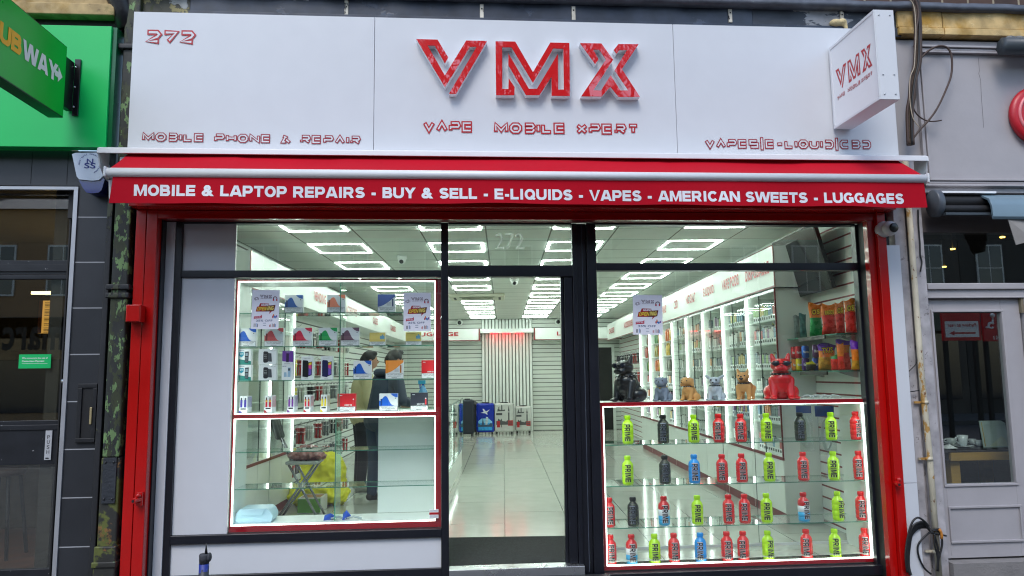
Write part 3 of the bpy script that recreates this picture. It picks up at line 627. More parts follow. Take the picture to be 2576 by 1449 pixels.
# ---- vape and phone boxes --------------------------------------------------
def D1(cx, cy): return 547.4+cx/3.461, 676.2+cy/3.461
def zshelf(cy): return shL[0] if cy < 450 else shL[1] if cy < 700 else shL[2] if cy < 1000 else A_(-.263)
WARN = ['This product contains nicotine', 'which is a highly addictive', 'substance.']
def hump(w, h, y):       # coloured wave of the carton print
    pts = [(0, .3*h), (0, .62*h)]
    for i in range(13):
        t = i/12; pts.append((w*(.08+.72*t), h*(.3+.56*math.exp(-((t-.38)/.30)**2) if t > .38 else .3+.56-.30*((.38-t)/.38)**2)))
    pts.append((w*.86, .3*h)); return pts
def carton(cx0, cx1, cy0, cy1, kind, col, label, dcx=0, word=None, yq=.06, deep=.05, cat='carton', group='cartons on the glass shelves'):
    yf = YG+.03+yq; a, b = D1(cx0, cy0), D1(cx1, cy1)
    p, q = F(*a, yf), F(*b, yf); w = q.x-p.x; h = p.z-q.z; z = zshelf(cy1) if cy1 < 1300 else q.z
    if kind in ('p24', 'pduo', 'pflip', 'ppur') and cy1 < 900: z = zshelf(900)+(h+.002)
    t = thing('carton', (p.x+w/2, yf+deep/2, z+.001), label, cat, group)
    M = Matrix.Translation((p.x, yf, z+.001))
    cm = mat('card_%d_%d_%d' % col, tuple(min(255, int(c*1.1+6)) for c in col), .45, var=.03)
    base = PRINT
    m = MB()
    if kind in ('cherry',): base = cm
    m.box(0, w, 0, deep, 0, h, base); part('box', m, t, M=M, bevel=.0015)
    m = MB(); y = -.0012
    wl_ = .28*h
    if kind == 'wave':
        m.flat(hump(w, h, y), y, cm); m.flat([(w*.60, h), (w, h), (w, h*.78), (w*.86, h*.80), (w*.72, h*.88)], y, cm)
        m.flat([(w*.07, h*.32), (w*.16, h*.32), (w*.16, h*.70), (w*.07, h*.70)], y-.0005, mat('card_dark_%d_%d_%d' % col, tuple(int(c*.72) for c in col), .45, var=0)); m.disc(w*.88, y, h*.73, w*.03, INK, 8)
    elif kind == 'wave2':
        m.flat([(0, h), (0, h*.3)] + [(w*t, h*(.3+.62*(t**1.6))) for t in [i/10 for i in range(1, 11)]][:9] + [(w, h*.9), (w, h)], y, cm)
        m.flat([(w*.8, h*.32), (w*.89, h*.32), (w*.89, h*.74), (w*.8, h*.74)], y-.0005, mat('card_dark_%d_%d_%d' % col, tuple(int(c*.8) for c in col), .45, var=0))
        for k in range(4): m.flat([(w*.5, h*(.38+k*.05)), (w*.74, h*(.38+k*.05)), (w*.74, h*(.395+k*.05)), (w*.5, h*(.395+k*.05))], y-.0003, mat('pale_ink', (150, 150, 160), .5, var=0))
    elif kind == 'yellow':
        m.flat([(0, h*.3), (w, h*.3), (w, h), (0, h)], y, cm); m.flat([(w*.66, h*.5), (w*.95, h*.5), (w*.95, h*.74), (w*.87, h*.76), (w*.86, h*.85), (w*.8, h*.85), (w*.79, h*.76), (w*.66, h*.72)], y-.0004, mat('print_blue', (110, 170, 205), .45, var=0))
        m.flat([(w*.08, h*.9), (w*.6, h*.9), (w*.6, h*.92), (w*.08, h*.92)], y-.0004, mat('pale_ink2', (170, 140, 60), .5, var=0))
    elif kind == 'cherry':
        m.flat([(w*.1, h*.88), (w*.26, h*.88), (w*.26, h*.91), (w*.1, h*.91)], y, PRINT); m.flat([(w*.84, h*.34), (w*.92, h*.34), (w*.92, h*.7), (w*.84, h*.7)], y, mat('print_pink', (214, 60, 66), .4, var=0)); m.disc(w*.88, y-.0004, h*.68, w*.04, PRINT, 8)
        m.text(word, (w*.38, y-.0003, h*.33), (w*.42, 0, 0), (0, 0, h*.07), PRINT, .03)
    if kind in ('wave', 'wave2', 'yellow', 'cherry'):
        part('print', m, t, M=M); m = MB()
        m.flat([(.0, 0), (w, 0), (w, wl_), (0, wl_)], y-.0008, INK); m.flat([(w*.012, w*.012), (w*.988, w*.012), (w*.988, wl_-w*.012), (w*.012, wl_-w*.012)], y-.0012, PRINT)
        for k, s_ in enumerate(WARN):
            ww = (.8, .72, .32)[k]*w; m.text(s_, (w/2-ww/2, y-.0016, wl_*(.68-k*.27)), (ww, 0, 0), (0, 0, wl_*.19), INK, .02)
        part('warning_label', m, t, M=M); return t
    dk = mat('phone_dark', (36, 38, 46), .35, var=0)
    if kind == 'p24':
        m.flat([(0, 0), (w, 0), (w, h*.22), (0, h*.36)], y, mat('print_teal', (40, 140, 130), .45, var=0)); m.flat([(w*.05, h*.8), (w*.4, h*.8), (w*.4, h*.58), (w*.22, h*.46), (w*.05, h*.58)], y-.0003, mat('print_cyan', (20, 150, 175), .45, var=0)); m.text('24', (w*.12, y-.0006, h*.64), (w*.2, 0, 0), (0, 0, h*.1), PRINT, .03)
        m.text('SAMSUNG', (w*.05, y-.0006, h*.89), (w*.4, 0, 0), (0, 0, h*.05), mat('print_navy', (30, 50, 120), .45, var=0), .02)
        m.flat([(w*.5, h*.14), (w*.78, h*.12), (w*.8, h*.84), (w*.5, h*.82)], y-.0006, dk); m.flat([(w*.54, h*.55), (w*.74, h*.55), (w*.74, h*.76), (w*.54, h*.76)], y-.0009, mat('print_grey', (150, 165, 175), .4, var=0))
        for r_ in range(4):
            for c_ in range(3): m.flat([(w*(.55+c_*.07), h*(.2+r_*.08)), (w*(.595+c_*.07), h*(.2+r_*.08)), (w*(.595+c_*.07), h*(.24+r_*.08)), (w*(.55+c_*.07), h*(.24+r_*.08))], y-.0009, mat('print_grey', (150, 165, 175), .4, var=0))
    if kind == 'pduo':
        m.flat([(w*.52, h*.2), (w*.76, h*.18), (w*.72, h*.72), (w*.5, h*.76)], y, mat('phone_grey', (70, 74, 82), .35, var=0)); m.flat([(w*.27, h*.2), (w*.27, h*.8), (w*.32, h*.86), (w*.5, h*.84), (w*.54, h*.78), (w*.54, h*.18), (w*.45, h*.12), (w*.32, h*.12)], y-.0004, dk)
        for r_ in range(3):
            for c_ in range(3): m.disc(w*(.34+c_*.06), y-.0007, h*(.42+r_*.1), w*.014, PRINT, 6)
        m.text('Nokia 105', (w*.68, y-.0004, h*.86), (w*.26, 0, 0), (0, 0, h*.05), INK, .0)
    if kind == 'ppur':
        m.flat([(0, h*.28), (w, h*.22), (w, h), (0, h)], y, cm); m.flat([(w*.36, h*.22), (w*.6, h*.22), (w*.6, h*.82), (w*.36, h*.82)], y-.0004, mat('card_dark_%d_%d_%d' % col, tuple(int(c*.5) for c in col), .4, var=0))
        m.text('SAMSUNG', (w*.3, y-.0006, h*.9), (w*.4, 0, 0), (0, 0, h*.045), PRINT, .02); m.text('mobile', (w*.2, y-.0006, h*.1), (w*.5, 0, 0), (0, 0, h*.07), mat('pale_ink', (150, 150, 160), .5, var=0), .0)
    if kind == 'pflip':
        m.flat([(w*.52, h*.2), (w*.78, h*.2), (w*.8, h*.8), (w*.54, h*.8)], y, mat('print_ltblue', (160, 190, 214), .4, var=0)); m.flat([(w*.2, h*.2), (w*.46, h*.22), (w*.42, h*.5), (w*.2, h*.5)], y, mat('print_ltblue', (160, 190, 214), .4, var=0)); m.flat([(w*.57, h*.6), (w*.72, h*.6), (w*.72, h*.75), (w*.57, h*.75)], y-.0004, dk)
        m.text('SAMSUNG', (w*.05, y-.0006, h*.86), (w*.35, 0, 0), (0, 0, h*.05), mat('print_navy', (30, 50, 120), .45, var=0), .02)
    if kind == 'gal':
        m.flat([(w*.58, h*.14), (w*.9, h*.2), (w*.9, h*.78), (w*.58, h*.74)], y, dk); m.flat([(w*.62, h*.18), (w*.86, h*.23), (w*.86, h*.45), (w*.62, h*.5)], y-.0003, mat('print_violet', (120, 90, 190), .4, var=0)); m.flat([(w*.62, h*.5), (w*.86, h*.45), (w*.86, h*.65), (w*.62, h*.62)], y-.0003, mat('print_pink2', (232, 70, 140), .4, var=0)); m.flat([(w*.62, h*.62), (w*.86, h*.65), (w*.86, h*.75), (w*.62, h*.71)], y-.0003, mat('print_yellow', (236, 200, 50), .4, var=0))
        m.flat([(w*.12, h*.14), (w*.55, h*.10), (w*.6, h*.16), (w*.6, h*.76), (w*.54, h*.82), (w*.16, h*.84), (w*.11, h*.78)], y-.0006, mat('phone_navy_%d' % col[2], col, .3, var=0)); m.text('Galaxy A03s', (w*.2, y-.0004, h*.9), (w*.55, 0, 0), (0, 0, h*.035), INK, 0)
        m.text('SAMSUNG', (w*.3, y-.0004, h*.045), (w*.3, 0, 0), (0, 0, h*.02), INK, 0)
    part('print', m, t, M=M)
    return t
BL, OR, SA, RD, GN, PL, YL, NV = (26, 84, 176), (224, 124, 92), (206, 86, 86), (204, 38, 66), (30, 150, 76), (104, 72, 88), (216, 192, 106), (62, 84, 150)
cw = 'white carton with %s wave print, '
for r in ((587, 740, 225, 378, 'wave', (34, 86, 160), cw % 'blue'+'top shelf beside the poster'), (955, 1110, 225, 378, 'wave', OR, cw % 'pale orange'+'top shelf'), (1395, 1548, 222, 375, 'wave2', NV, cw % 'slate blue'+'right on the top shelf'),
          (170, 332, 518, 674, 'wave', BL, cw % 'blue'+'far left under the poster'), (410, 570, 516, 674, 'wave', SA, cw % 'salmon'+'second shelf'), (658, 820, 515, 672, 'wave', RD, cw % 'crimson'+'second shelf'), (884, 1038, 512, 668, 'wave', GN, cw % 'green'+'second shelf'), (1075, 1232, 512, 668, 'wave', PL, cw % 'plum'+'second shelf'),
          (1183, 1337, 800, 958, 'wave', BL, cw % 'blue'+'third shelf'), (1463, 1617, 797, 955, 'wave2', (228, 134, 44), cw % 'bright orange'+'third shelf'), (1408, 1567, 1090, 1240, 'wave', (28, 90, 190), cw % 'blue'+'bottom row between red and black cartons'),
          (1323, 1460, 555, 665, 'yellow', YL, 'small yellow carton with blue print, left one of the pair'), (1637, 1773, 550, 660, 'yellow', YL, 'small yellow carton with blue print under the right poster')):
    carton(*r)
carton(1775, 1908, 792, 948, 'cherry', (190, 28, 34), 'red carton reading CHERRY ICE at the right end of the third shelf', word='CHERRY ICE')
carton(1045, 1200, 1090, 1245, 'cherry', (188, 30, 38), 'red carton reading CHERRY ICE on the bottom row', word='CHERRY ICE')
carton(1680, 1830, 1085, 1238, 'cherry', (44, 46, 56), 'black carton reading BERRY ICE on the bottom row', word='BERRY ICE')
gp = 'phone boxes on the glass shelf'
carton(185, 290, 695, 830, 'p24', (40, 140, 130), 'teal and white phone box, upper one of the left stack', cat='phone box', group=gp)
carton(185, 290, 835, 970, 'p24', (40, 140, 130), 'teal and white phone box, lower one of the left stack', cat='phone box', group=gp)
carton(358, 510, 697, 830, 'pduo', (40, 140, 130), 'white box showing two dark keypad phones, upper of two', cat='phone box', group=gp)
carton(358, 510, 838, 970, 'pduo', (40, 140, 130), 'white box showing two dark keypad phones, lower of two', cat='phone box', group=gp)
carton(565, 658, 705, 830, 'ppur', (98, 46, 140), 'purple phone box stacked on a pale blue one', cat='phone box', group=gp)
carton(560, 655, 835, 970, 'pflip', (98, 46, 140), 'white phone box with pale blue flip phone below the purple box', cat='phone box', group=gp)
carton(730, 830, 765, 968, 'gal', (30, 32, 36), 'tall white smartphone box showing a black handset', cat='phone box', group=gp)
carton(900, 1002, 765, 968, 'gal', (38, 40, 84), 'tall white smartphone box showing a navy handset', cat='phone box', group=gp)
# packs of vape pens in open trays
for (a, b, c1, c2, nm) in ((185, 288, (58, 44, 150), (70, 60, 150), 'indigo'), (405, 500, (190, 26, 48), (226, 196, 40), 'red and yellow'), (605, 692, (122, 50, 150), (140, 70, 170), 'purple'), (748, 832, (200, 30, 50), (230, 200, 60), 'crimson'), (893, 976, (232, 206, 40), (240, 214, 60), 'yellow')):
    yf = YG+.08; p = F(*D1(a, 1262), yf); q = F(*D1(b, 1100), yf); w = q.x-p.x; h = q.z-p.z; z = A_(-.263)+.001
    t = thing('vape_pack_tray', (p.x+w/2, yf+.05, z), 'open tray of slim %s vape packs on the bottom shelf' % nm, 'vape packs', 'trays of vape packs'); M = Matrix.Translation((p.x, yf, z))
    cm = mat('card_%d_%d_%d' % c1, c1, .4, var=.03); cn = mat('cardb_%d_%d_%d' % c2, c2, .4, var=0)
    m = MB(); m.box(0, w*.72, 0, .07, 0, h*.30, PRINT); m.prism([(0, .002), (w*.3, .002), (w*.12, h*.14), (0, h*.16)], -.0012, -.0005, cm); m.box(w*.12, w*.6, -.0012, -.0004, h*.20, h*.27, INK); part('tray', m, t, M=M, bevel=.001)
    m = MB()
    for k in range(5):
        for s_ in (0, 1):
            xx = w*(.03+.34*s_)+k*w*.055; yy = .006+k*.013; hh = h*(.94-.0*k)
            m.box(xx, xx+w*.30, yy, yy+.010, h*.05, hh, PRINT)
            if k == 0:
                m.prism([(xx+w*.05, h*.32), (xx+w*.24, h*.32), (xx+w*.24, h*.72), (xx+w*.05, h*.72)], yy-.001, yy-.0003, cm); m.prism([(xx+w*.09, h*.72), (xx+w*.2, h*.72), (xx+w*.2, h*.84), (xx+w*.09, h*.84)], yy-.001, yy-.0003, mat('phone_dark', (36, 38, 46), .35, var=0)); m.box(xx+w*.08, xx+w*.22, yy-.0016, yy-.0012, h*.6, h*.68, cn)
        if k: m.box(w*(.37+.055*k)+w*.30, w*(.37+.055*k)+w*.303, yy-.001, yy+.009, h*.32, h*.9, cm)
    part('packs', m, t, M=M)
# ---- posters on the glass -------------------------------------------------------
PAP = mat('poster_paper', (250, 248, 255), .55, var=.01); PURP = mat('ink_plum', (92, 40, 70), .5, var=0); PRD = mat('ink_poster_red', (176, 30, 34), .45, var=0); PYE = mat('ink_poster_yellow', (238, 206, 60), .45, var=0); PBL = mat('ink_poster_blue', (66, 88, 132), .5, var=0)
PCR = mat('ink_crimson', (196, 26, 66), .45, var=0); PCY = mat('ink_sky', (60, 130, 200), .45, var=0)
def poster(a, b, c, d, label, tilt=0):   # photo px of left, right, top, bottom
    y = YG+.009; p, q = F(a, d, y), F(b, c, y); w = q.x-p.x; h = q.z-p.z
    t = thing('poster', (p.x+w/2, y, p.z), label, 'poster', 'grand opening posters on the glass'); M = Matrix.Translation((p.x, y, p.z)) @ Matrix.Rotation(tilt, 4, 'Y')
    m = MB(); m.box(0, w, 0, .0006, 0, h, PAP); part('sheet', m, t, M=M)
    m = MB(); k = -.0009
    for ch in 'VMX': m.flat([(w*(.28+.44*u_), h*(.80+.075*v_)) for u_, v_ in unit_big(ch)], k, PURP)
    m.text('VAPE MOBILE XPERT', (w*.3, k, h*.775), (w*.42, 0, 0), (0, 0, h*.012), PURP, .02)
    m.prism([(w*.12, h*.73), (w*.19, h*.745), (w*.2, h*.82), (w*.12, h*.805)], k-.0002, k, PURP); m.prism([(w*.135, h*.748), (w*.18, h*.755), (w*.185, h*.808), (w*.135, h*.797)], k-.0006, k-.0004, PAP)
    for s_ in (-1, 1): m.tube([(w*(.16+s_*.065), k, h*.75), (w*(.16+s_*.08), k, h*.775), (w*(.16+s_*.065), k, h*.80)], .0015, PURP, 5)
    m.tube([(w*(.84-.07*math.cos(x)), k, h*(.77+.06*math.sin(x))) for x in [i*math.pi/8 for i in range(9)]], .003, PURP, 6)
    for s_ in (-1, 1): m.flat([(w*(.84+s_*.085), h*.725), (w*(.84+s_*.035), h*.72), (w*(.84+s_*.04), h*.775), (w*(.84+s_*.08), h*.78)], k-.0003, PCR)
    m.flat([(w*.3, h*.66), (w*.62, h*.655), (w*.64, h*.59), (w*.25, h*.575)], k, PRD)
    m.flat([(w*.19, h*.57), (w*.86, h*.62), (w*.82, h*.47), (w*.73, h*.45), (w*.64, h*.385), (w*.66, h*.45), (w*.15, h*.445)], k-.0003, PRD)
    m.flat([(w*.52, h*.595), (w*.86, h*.62), (w*.82, h*.47), (w*.66, h*.45), (w*.5, h*.448)], k-.0005, mat('ink_maroon', (96, 20, 24), .45, var=0))
    sh = Vector((.008, 0, 1)).normalized()
    heavy_text(m, 'GRAND', (w*.33, k-.0008, h*.593), (w*.28, 0, h*.002), (w*.02, 0, h*.052), PAP, .11); heavy_text(m, 'OPEN', (w*.19, k-.0008, h*.465), (w*.34, 0, h*.012), (w*.03, 0, h*.095), PYE, .12); heavy_text(m, 'ING', (w*.55, k-.0008, h*.478), (w*.24, 0, h*.006), (w*.03, 0, h*.105), mat('ink_lemon', (246, 224, 110), .45, var=0), .12)
    m.flat([(w*.09, h*.32), (w*.34, h*.335), (w*.38, h*.37), (w*.38, h*.275), (w*.12, h*.265), (w*.09, h*.24)], k, PCR); m.text('special offer', (w*.11, k-.0004, h*.285), (w*.24, 0, 0), (0, 0, h*.035), PAP, .02)
    for i, (xx, zz, cc) in enumerate(((.75, .29, PCR), (.8, .3, PCY), (.84, .28, PCY), (.89, .3, mat('ink_violet', (120, 70, 160), .5, var=0)), (.78, .33, mat('ink_orange', (226, 130, 60), .5, var=0)))): m.flat([(w*xx, h*zz), (w*(xx+.05), h*(zz-.005)), (w*(xx+.045), h*(zz+.05)), (w*(xx+.01), h*(zz+.055))], k-.0002*i, cc)
    m.text('25% OFF', (w*.17, k, h*.19), (w*.6, 0, 0), (0, 0, h*.05), PBL, .012)
    for i, (xx, hh, cc) in enumerate(((.1, .09, INK), (.14, .09, INK), (.2, .1, PCY), (.23, .08, INK), (.66, .06, PRD), (.69, .07, PRD), (.76, .09, INK), (.80, .08, PRD), (.84, .09, INK), (.88, .08, PCY))): m.flat([(w*xx, h*.05), (w*(xx+.018), h*.05), (w*(xx+.018), h*(.05+hh)), (w*xx, h*(.05+hh))], k, cc)
    for zz in (.145, .085): m.flat([(w*.43, h*zz), (w*.54, h*zz), (w*.54, h*(zz+.01)), (w*.43, h*(zz+.01))], k, PBL)
    part('print', m, t, M=M)
poster(*[547.4+290/3.461, 547.4+538/3.461, 676.2+183/3.461, 676.2+524/3.461], 'grand opening poster on the far left of the left window', .012)
poster(*[547.4+1618/3.461, 547.4+1857/3.461, 676.2+208/3.461, 676.2+543/3.461], 'grand opening poster beside the doorway in the left window', -.004)
poster(1481.2+335/3, 1481.2+548/3, 547.4+581/3, 547.4+883/3, 'grand opening poster on the right window above the dog figurines', .02)
# ---- sports bottles --------------------------------------------------------------
def D5(cx, cy): return 1481.2+cx/3.2143, 998.2+cy/3.2143
BC = {'g': ((186, 236, 22), 'lime green'), 'r': ((232, 36, 38), 'red'), 'b': ((24, 150, 232), 'blue'), 'k': ((30, 32, 32), 'black patterned'), 't': (None, 'red, white and blue')}
def bottle_proto(k):
    t = thing('drink_bottle', (0, 0, 0), 'x', 'bottle')
    prof = [(.012, 0), (.032, 0), (.0365, .006), (.038, .03), (.0362, .034), (.038, .038), (.038, .072), (.0362, .076), (.038, .08), (.038, .118), (.0362, .122), (.038, .126), (.0375, .142), (.034, .158), (.026, .170), (.0195, .178), (.0178, .186)]
    m = MB()
    if k == 't':
        R_, Wt, Bq = mat('bottle_red', (206, 30, 34), .28, var=.03, coat=.3), mat('bottle_white', (220, 222, 226), .3, var=.02, coat=.3), mat('bottle_cyan', (40, 160, 214), .3, var=.02, coat=.3)
        m.lathe(prof[:5], Bq, 20); m.lathe([(.0362, .034), (.038, .038), (.038, .072)], Bq, 20); m.lathe([(.038, .072), (.0362, .076), (.038, .08), (.038, .118)], Wt, 20); m.lathe([(.038, .118), (.0362, .122), (.038, .126), (.0375, .142), (.034, .158), (.026, .170), (.0195, .178), (.0178, .186)], R_, 20); cap = R_
    elif k == 'k':
        bk = patchy('bottle_black_print', (24, 26, 26), [((86, 92, 50), 60, .58, 1), ((120, 60, 40), 80, .64, 5), ((60, 90, 60), 70, .6, 9)], rough=.3, bump=.02)
        m.lathe(prof, bk, 20); cap = mat('bottle_cap_black', (22, 22, 24), .35)
    else:
        c = BC[k][0]; cap = mat('bottle_%s' % k, c, .26, var=.04, coat=.3); m.lathe(prof, cap, 20)
    part('bottle_body', m, t)
    m = MB(); m.lathe([(.0196, .1865), (.0205, .188), (.0205, .212), (.019, .216), (.012, .217)], cap, 20)
    for i in range(20):
        a = i*math.pi/10; m.box(-.0008, .0008, .0203, .0212, .190, .210, cap, Matrix.Rotation(a, 4, 'Z'))
    part('cap', m, t)
    mb = MB()
    for hw_, rr, mt, g in ((.175, .0385, mat('bottle_outline_%s' % k, (190, 214, 110) if k == 'g' else (214, 200, 200) if k != 'k' else (120, 126, 140), .5, var=0), .003), (.105, .0391, INK, 0)):
        for q, ly in heavy('PRIME', hw_, .08)[0]:
            for j_ in range(6):
                q2 = _clip(list(q), j_/6-.0001, (j_+1)/6+.0001)
                if len(q2) < 3: continue
                vs = []
                for a, b in q2:
                    z = .150+g-(.128+2*g)*a; th = -.46-g*9+(1.0+g*18)*b; rr2 = rr+.0002*ly-(.0035*max(0, (z-.142)/.016) if z > .142 else 0)
                    vs.append((rr2*math.sin(th), -rr2*math.cos(th), z))
                mb.add(vs, [tuple(range(len(vs)))], mt)
    part('lettering', mb, t)
    return t
PRO = {k: bottle_proto(k) for k in BC}; PKIDS = {k: kids(PRO[k]) for k in BC}; used = set()
rows = [('top', [(315,385,'g'),(602,378,'k'),(848,378,'g'),(1050,372,'r'),(1230,370,'r'),(1437,368,'g'),(1710,363,'k'),(1960,363,'g'),(2160,358,'r')], 0),
        ('second', [(315,705,'g'),(615,700,'k'),(853,700,'b'),(1078,690,'r'),(1237,688,'r'),(1460,688,'g'),(1735,685,'r'),(1980,683,'g'),(2185,678,'r')], 1),
        ('third', [(165,1040,'r'),(358,1035,'k'),(608,1028,'t'),(878,1022,'g'),(1130,1018,'r'),(1260,1015,'r'),(1438,1018,'g'),(1738,1008,'t'),(2015,1010,'g'),(2205,1000,'r')], 2),
        ('bottom', [(177,1370,'r'),(347,1362,'t'),(533,1357,'g'),(690,1352,'r'),(904,1348,'b'),(1118,1340,'r'),(1250,1338,'r'),(1450,1335,'g'),(1762,1330,'r'),(1992,1328,'g'),(2235,1322,'r')], 3)]
ORD = ['first', 'second', 'third', 'fourth', 'fifth', 'sixth', 'seventh', 'eighth', 'ninth', 'tenth', 'eleventh']
random.seed(3)
for nm, its, si in rows:
    z = shR[si] if si < 3 else dzb+.02
    for i, (cx, cyy, k) in enumerate(its):
        yb = YG+.03+(.115 if si < 3 else .09)
        p = F(*D5(cx, cyy-100), yb)
        if k in used: o = copy_tree(PRO[k], PKIDS[k])
        else: o = PRO[k]; used.add(k)
        ang = -math.atan2(p.x, yb)+random.uniform(-.22, .2)
        if cx in (1450, 2015, 1738, 2160): ang += .5
        o.matrix_world = Matrix.Translation((p.x, yb, z+.0005)) @ Matrix.Rotation(ang, 4, 'Z') @ Matrix.Diagonal((1.16, 1.16, random.uniform(.99, 1.01), 1))
        tag(o, '%s drink bottle, %s from the left on the %s shelf' % (BC[k][1], ORD[i] if i < len(its)-1 else 'last', nm), 'bottle', 'sports drink bottles in the window display')
# ================================================================ INSIDE THE SHOP (u right, v deep, z from the eye; M=MI)
IR = -ANG                                   # rotation of the shop frame
def ithing(name, u, v, z, label, cat, group=None): return thing(name, W(u, v, z), label, cat, group, rot=IR)
UL, UR, VB = -2.74, 2.95, 18.75
fl = rel(-3.0, 5.66); fr = rel(3.45, 5.66)
TILE = brickmat('floor_tile', (188, 190, 180), (180, 183, 174), (84, 88, 84), bw=1.2, rh=.6, ms=.004, rough=.12, off=.5, plane='yx', bump=.05, spec=.6, var=.05)
vfl, vfr = fl[1], fr[1]
m = MB(); m.add([(UL-.1, vfl, FLOOR), (UR+.1, vfr, FLOOR), (UR+.1, VB+.1, FLOOR), (UL-.1, VB+.1, FLOOR)], [(0, 1, 2, 3)], TILE)
me = mesh_of('floor', m); o = bpy.data.objects.new('floor', me); COL.objects.link(o); o.matrix_world = MI; tag(o, kind='structure')
CT = brickmat('ceiling_tile', (218, 223, 216), (214, 219, 212), (104, 110, 104), bw=.64, rh=.62, ms=.008, rough=.8, off=0, plane='xy', bump=.25, var=.03)
m = MB(); m.add([(UL-.4, vfl, CEIL), (UR+.4, vfr, CEIL), (UR+.4, VB+.1, CEIL), (UL-.4, VB+.1, CEIL), (UL-.4, vfl, CEIL+.1), (UR+.4, vfr, CEIL+.1), (UR+.4, VB+.1, CEIL+.1), (UL-.4, VB+.1, CEIL+.1)], [(0, 3, 2, 1), (4, 5, 6, 7), (0, 1, 5, 4), (1, 2, 6, 5), (2, 3, 7, 6), (3, 0, 4, 7)], CT)
me = mesh_of('ceiling', m); me.transform(Matrix.Translation((1.28*1.5-2.09+.005-.32, -6.44+.0, 0))); o = bpy.data.objects.new('ceiling', me); COL.objects.link(o); o.matrix_world = MI @ Matrix.Translation((-(1.28*1.5-2.09+.005-.32), 6.44, 0)); tag(o, kind='structure')
SLAT = brickmat('slatwall_white', (226, 231, 226), (222, 227, 222), (34, 30, 30), bw=30, rh=.105, ms=.010, rough=.4, off=0, plane='yz', bump=.5, var=.02)
SLATR = brickmat('slatwall_red_groove', (228, 233, 228), (224, 229, 224), (118, 18, 26), bw=30, rh=.105, ms=.008, rough=.4, off=0, plane='yz', bump=.5, var=.02)
SLATB = brickmat('slatwall_back', (208, 214, 206), (204, 210, 202), (40, 42, 40), bw=30, rh=.107, ms=.008, rough=.4, off=0, plane='xz', bump=.5, var=.02)
def iwall(name, bx, mt, extra=None):
    m = MB(); m.box(*bx, mt); me = mesh_of(name, m); o = bpy.data.objects.new(name, me); COL.objects.link(o); o.matrix_world = MI; tag(o, kind='structure'); return o
iwall('wall_left', (UL-.1, UL, vfl, VB, FLOOR, CEIL), SLAT)
iwall('wall_right', (UR, UR+.1, vfr-.0, VB, FLOOR, CEIL), SLATR)
iwall('wall_back', (UL-.1, UR+.1, VB, VB+.1, FLOOR, CEIL), SLATB)
# bulkhead above the windows closes the room behind the fascia
m = MB(); m.box(-2.85, 3.6, 5.56, 5.645, zh+.025, A_(CEIL)+.1, DARK); m.box(-2.85, -2.32, 5.59, 5.645, 0, zh+.02, DARK); m.box(3.37, 3.6, 5.59, 5.645, 0, zh+.02, DARK)
solo('wall_front', m, kind='structure')
m = MB(); m.box(-2.3, -1.66, 5.64, 5.66, A_(-1.4), zh+.02, LAM); solo('lining_panel', m, 'plain white lining panel behind the left window side panels', 'panel')
# --- LED frames in the ceiling
frames = [(-1.77, v_) for v_ in (6.46, 7.74, 9.02, 10.3, 11.55, 12.8, 14.0, 15.2, 16.4, 17.5)]
rowsv = [6.46, 7.74, 9.02, 10.3, 11.55, 12.75, 13.95, 15.15, 16.35, 17.6]
proto = None
CN = ['far left', 'inner left', 'inner right', 'far right']
for ci, u in enumerate((-1.77, -.49, .79, 2.07)):
    for ri, v_ in enumerate(rowsv):
        if ci == 1 and ri == 5: continue
        if ci == 0 and ri == 0: pass
        lb = 'square LED light frame, %s of the %s ceiling row' % (ORD[ri]+' from the street', CN[ci])
        if proto is None:
            m = MB(); s_ = .29; t_ = .0085
            for (a, b, c, d) in ((-s_, s_, -s_, -s_+2*t_), (-s_, s_, s_-2*t_, s_), (-s_, -s_+2*t_, -s_+2*t_, s_-2*t_), (s_-2*t_, s_, -s_+2*t_, s_-2*t_)): m.box(a, b, c, d, -.0045, -.001, LED)
            me = mesh_of('ceiling_light', m)
            proto = bpy.data.objects.new('ceiling_light', me); COL.objects.link(proto); o = proto
        else: o = proto.copy(); COL.objects.link(o)
        o.matrix_world = MI @ Matrix.Translation((u, v_+.31, CEIL-.002)); tag(o, lb, 'ceiling light', 'square LED lights in the ceiling')
# --- dome and bullet cameras, air conditioner
def dome(u, v_, z, r, label, body=LAM, M=MI, down=True):
    t = thing('security_camera', (M @ Vector((u, v_, z))), label, 'camera', 'security cameras')
    m = MB(); m.lathe([(r, 0), (r, -.03), (r*.92, -.045)], body, 20, M=M, c=(u, v_, z)); part('base', m, t)
    m = MB(); m.blob((u, v_-.01, z-.06), r*.78, body, 10, M); part('housing', m, t)
    m = MB(); m.blob((u, v_-.01-r*.45, z-.075), r*.45, BLKPL, 8, M); part('lens', m, t)
a_ = IZ(1011, 643, CEIL); dome(a_[0], a_[1], CEIL, .06, 'white dome camera on the ceiling over the left window display')
a_ = IZ(1294, 700, CEIL); dome(a_[0], a_[1], CEIL, .065, 'white dome camera on the ceiling seen through the doorway')
a_ = IZ(1243, 760, CEIL)
for (px, py, s_) in ((1156, 811, 'left'), (1404, 809, 'right')):
    u, z = IV(px, py, VB-.12); c = (u, VB-.08, z)
    t = ithing('security_camera', u, VB-.02, z, 'small dark-eyed camera high on the back wall, %s side' % s_, 'camera', 'security cameras')
    m = MB(); m.blob(c, .08, LAM, 10, MI); part('housing', m, t); m = MB(); m.blob((u, VB-.14, z-.01), .05, BLKPL, 8, MI); part('lens', m, t)
ACM = mat('aged_white_plastic', (206, 208, 188), .5, var=.03)
t = ithing('air_conditioner', -.45, 13.1, CEIL, 'cream ceiling cassette air conditioner with dark slots', 'air conditioner')
m = MB(); m.box(-.93, .04, 12.72, 13.5, CEIL-.05, CEIL-.002, ACM); part('cover', m, t, M=MI, bevel=.01)
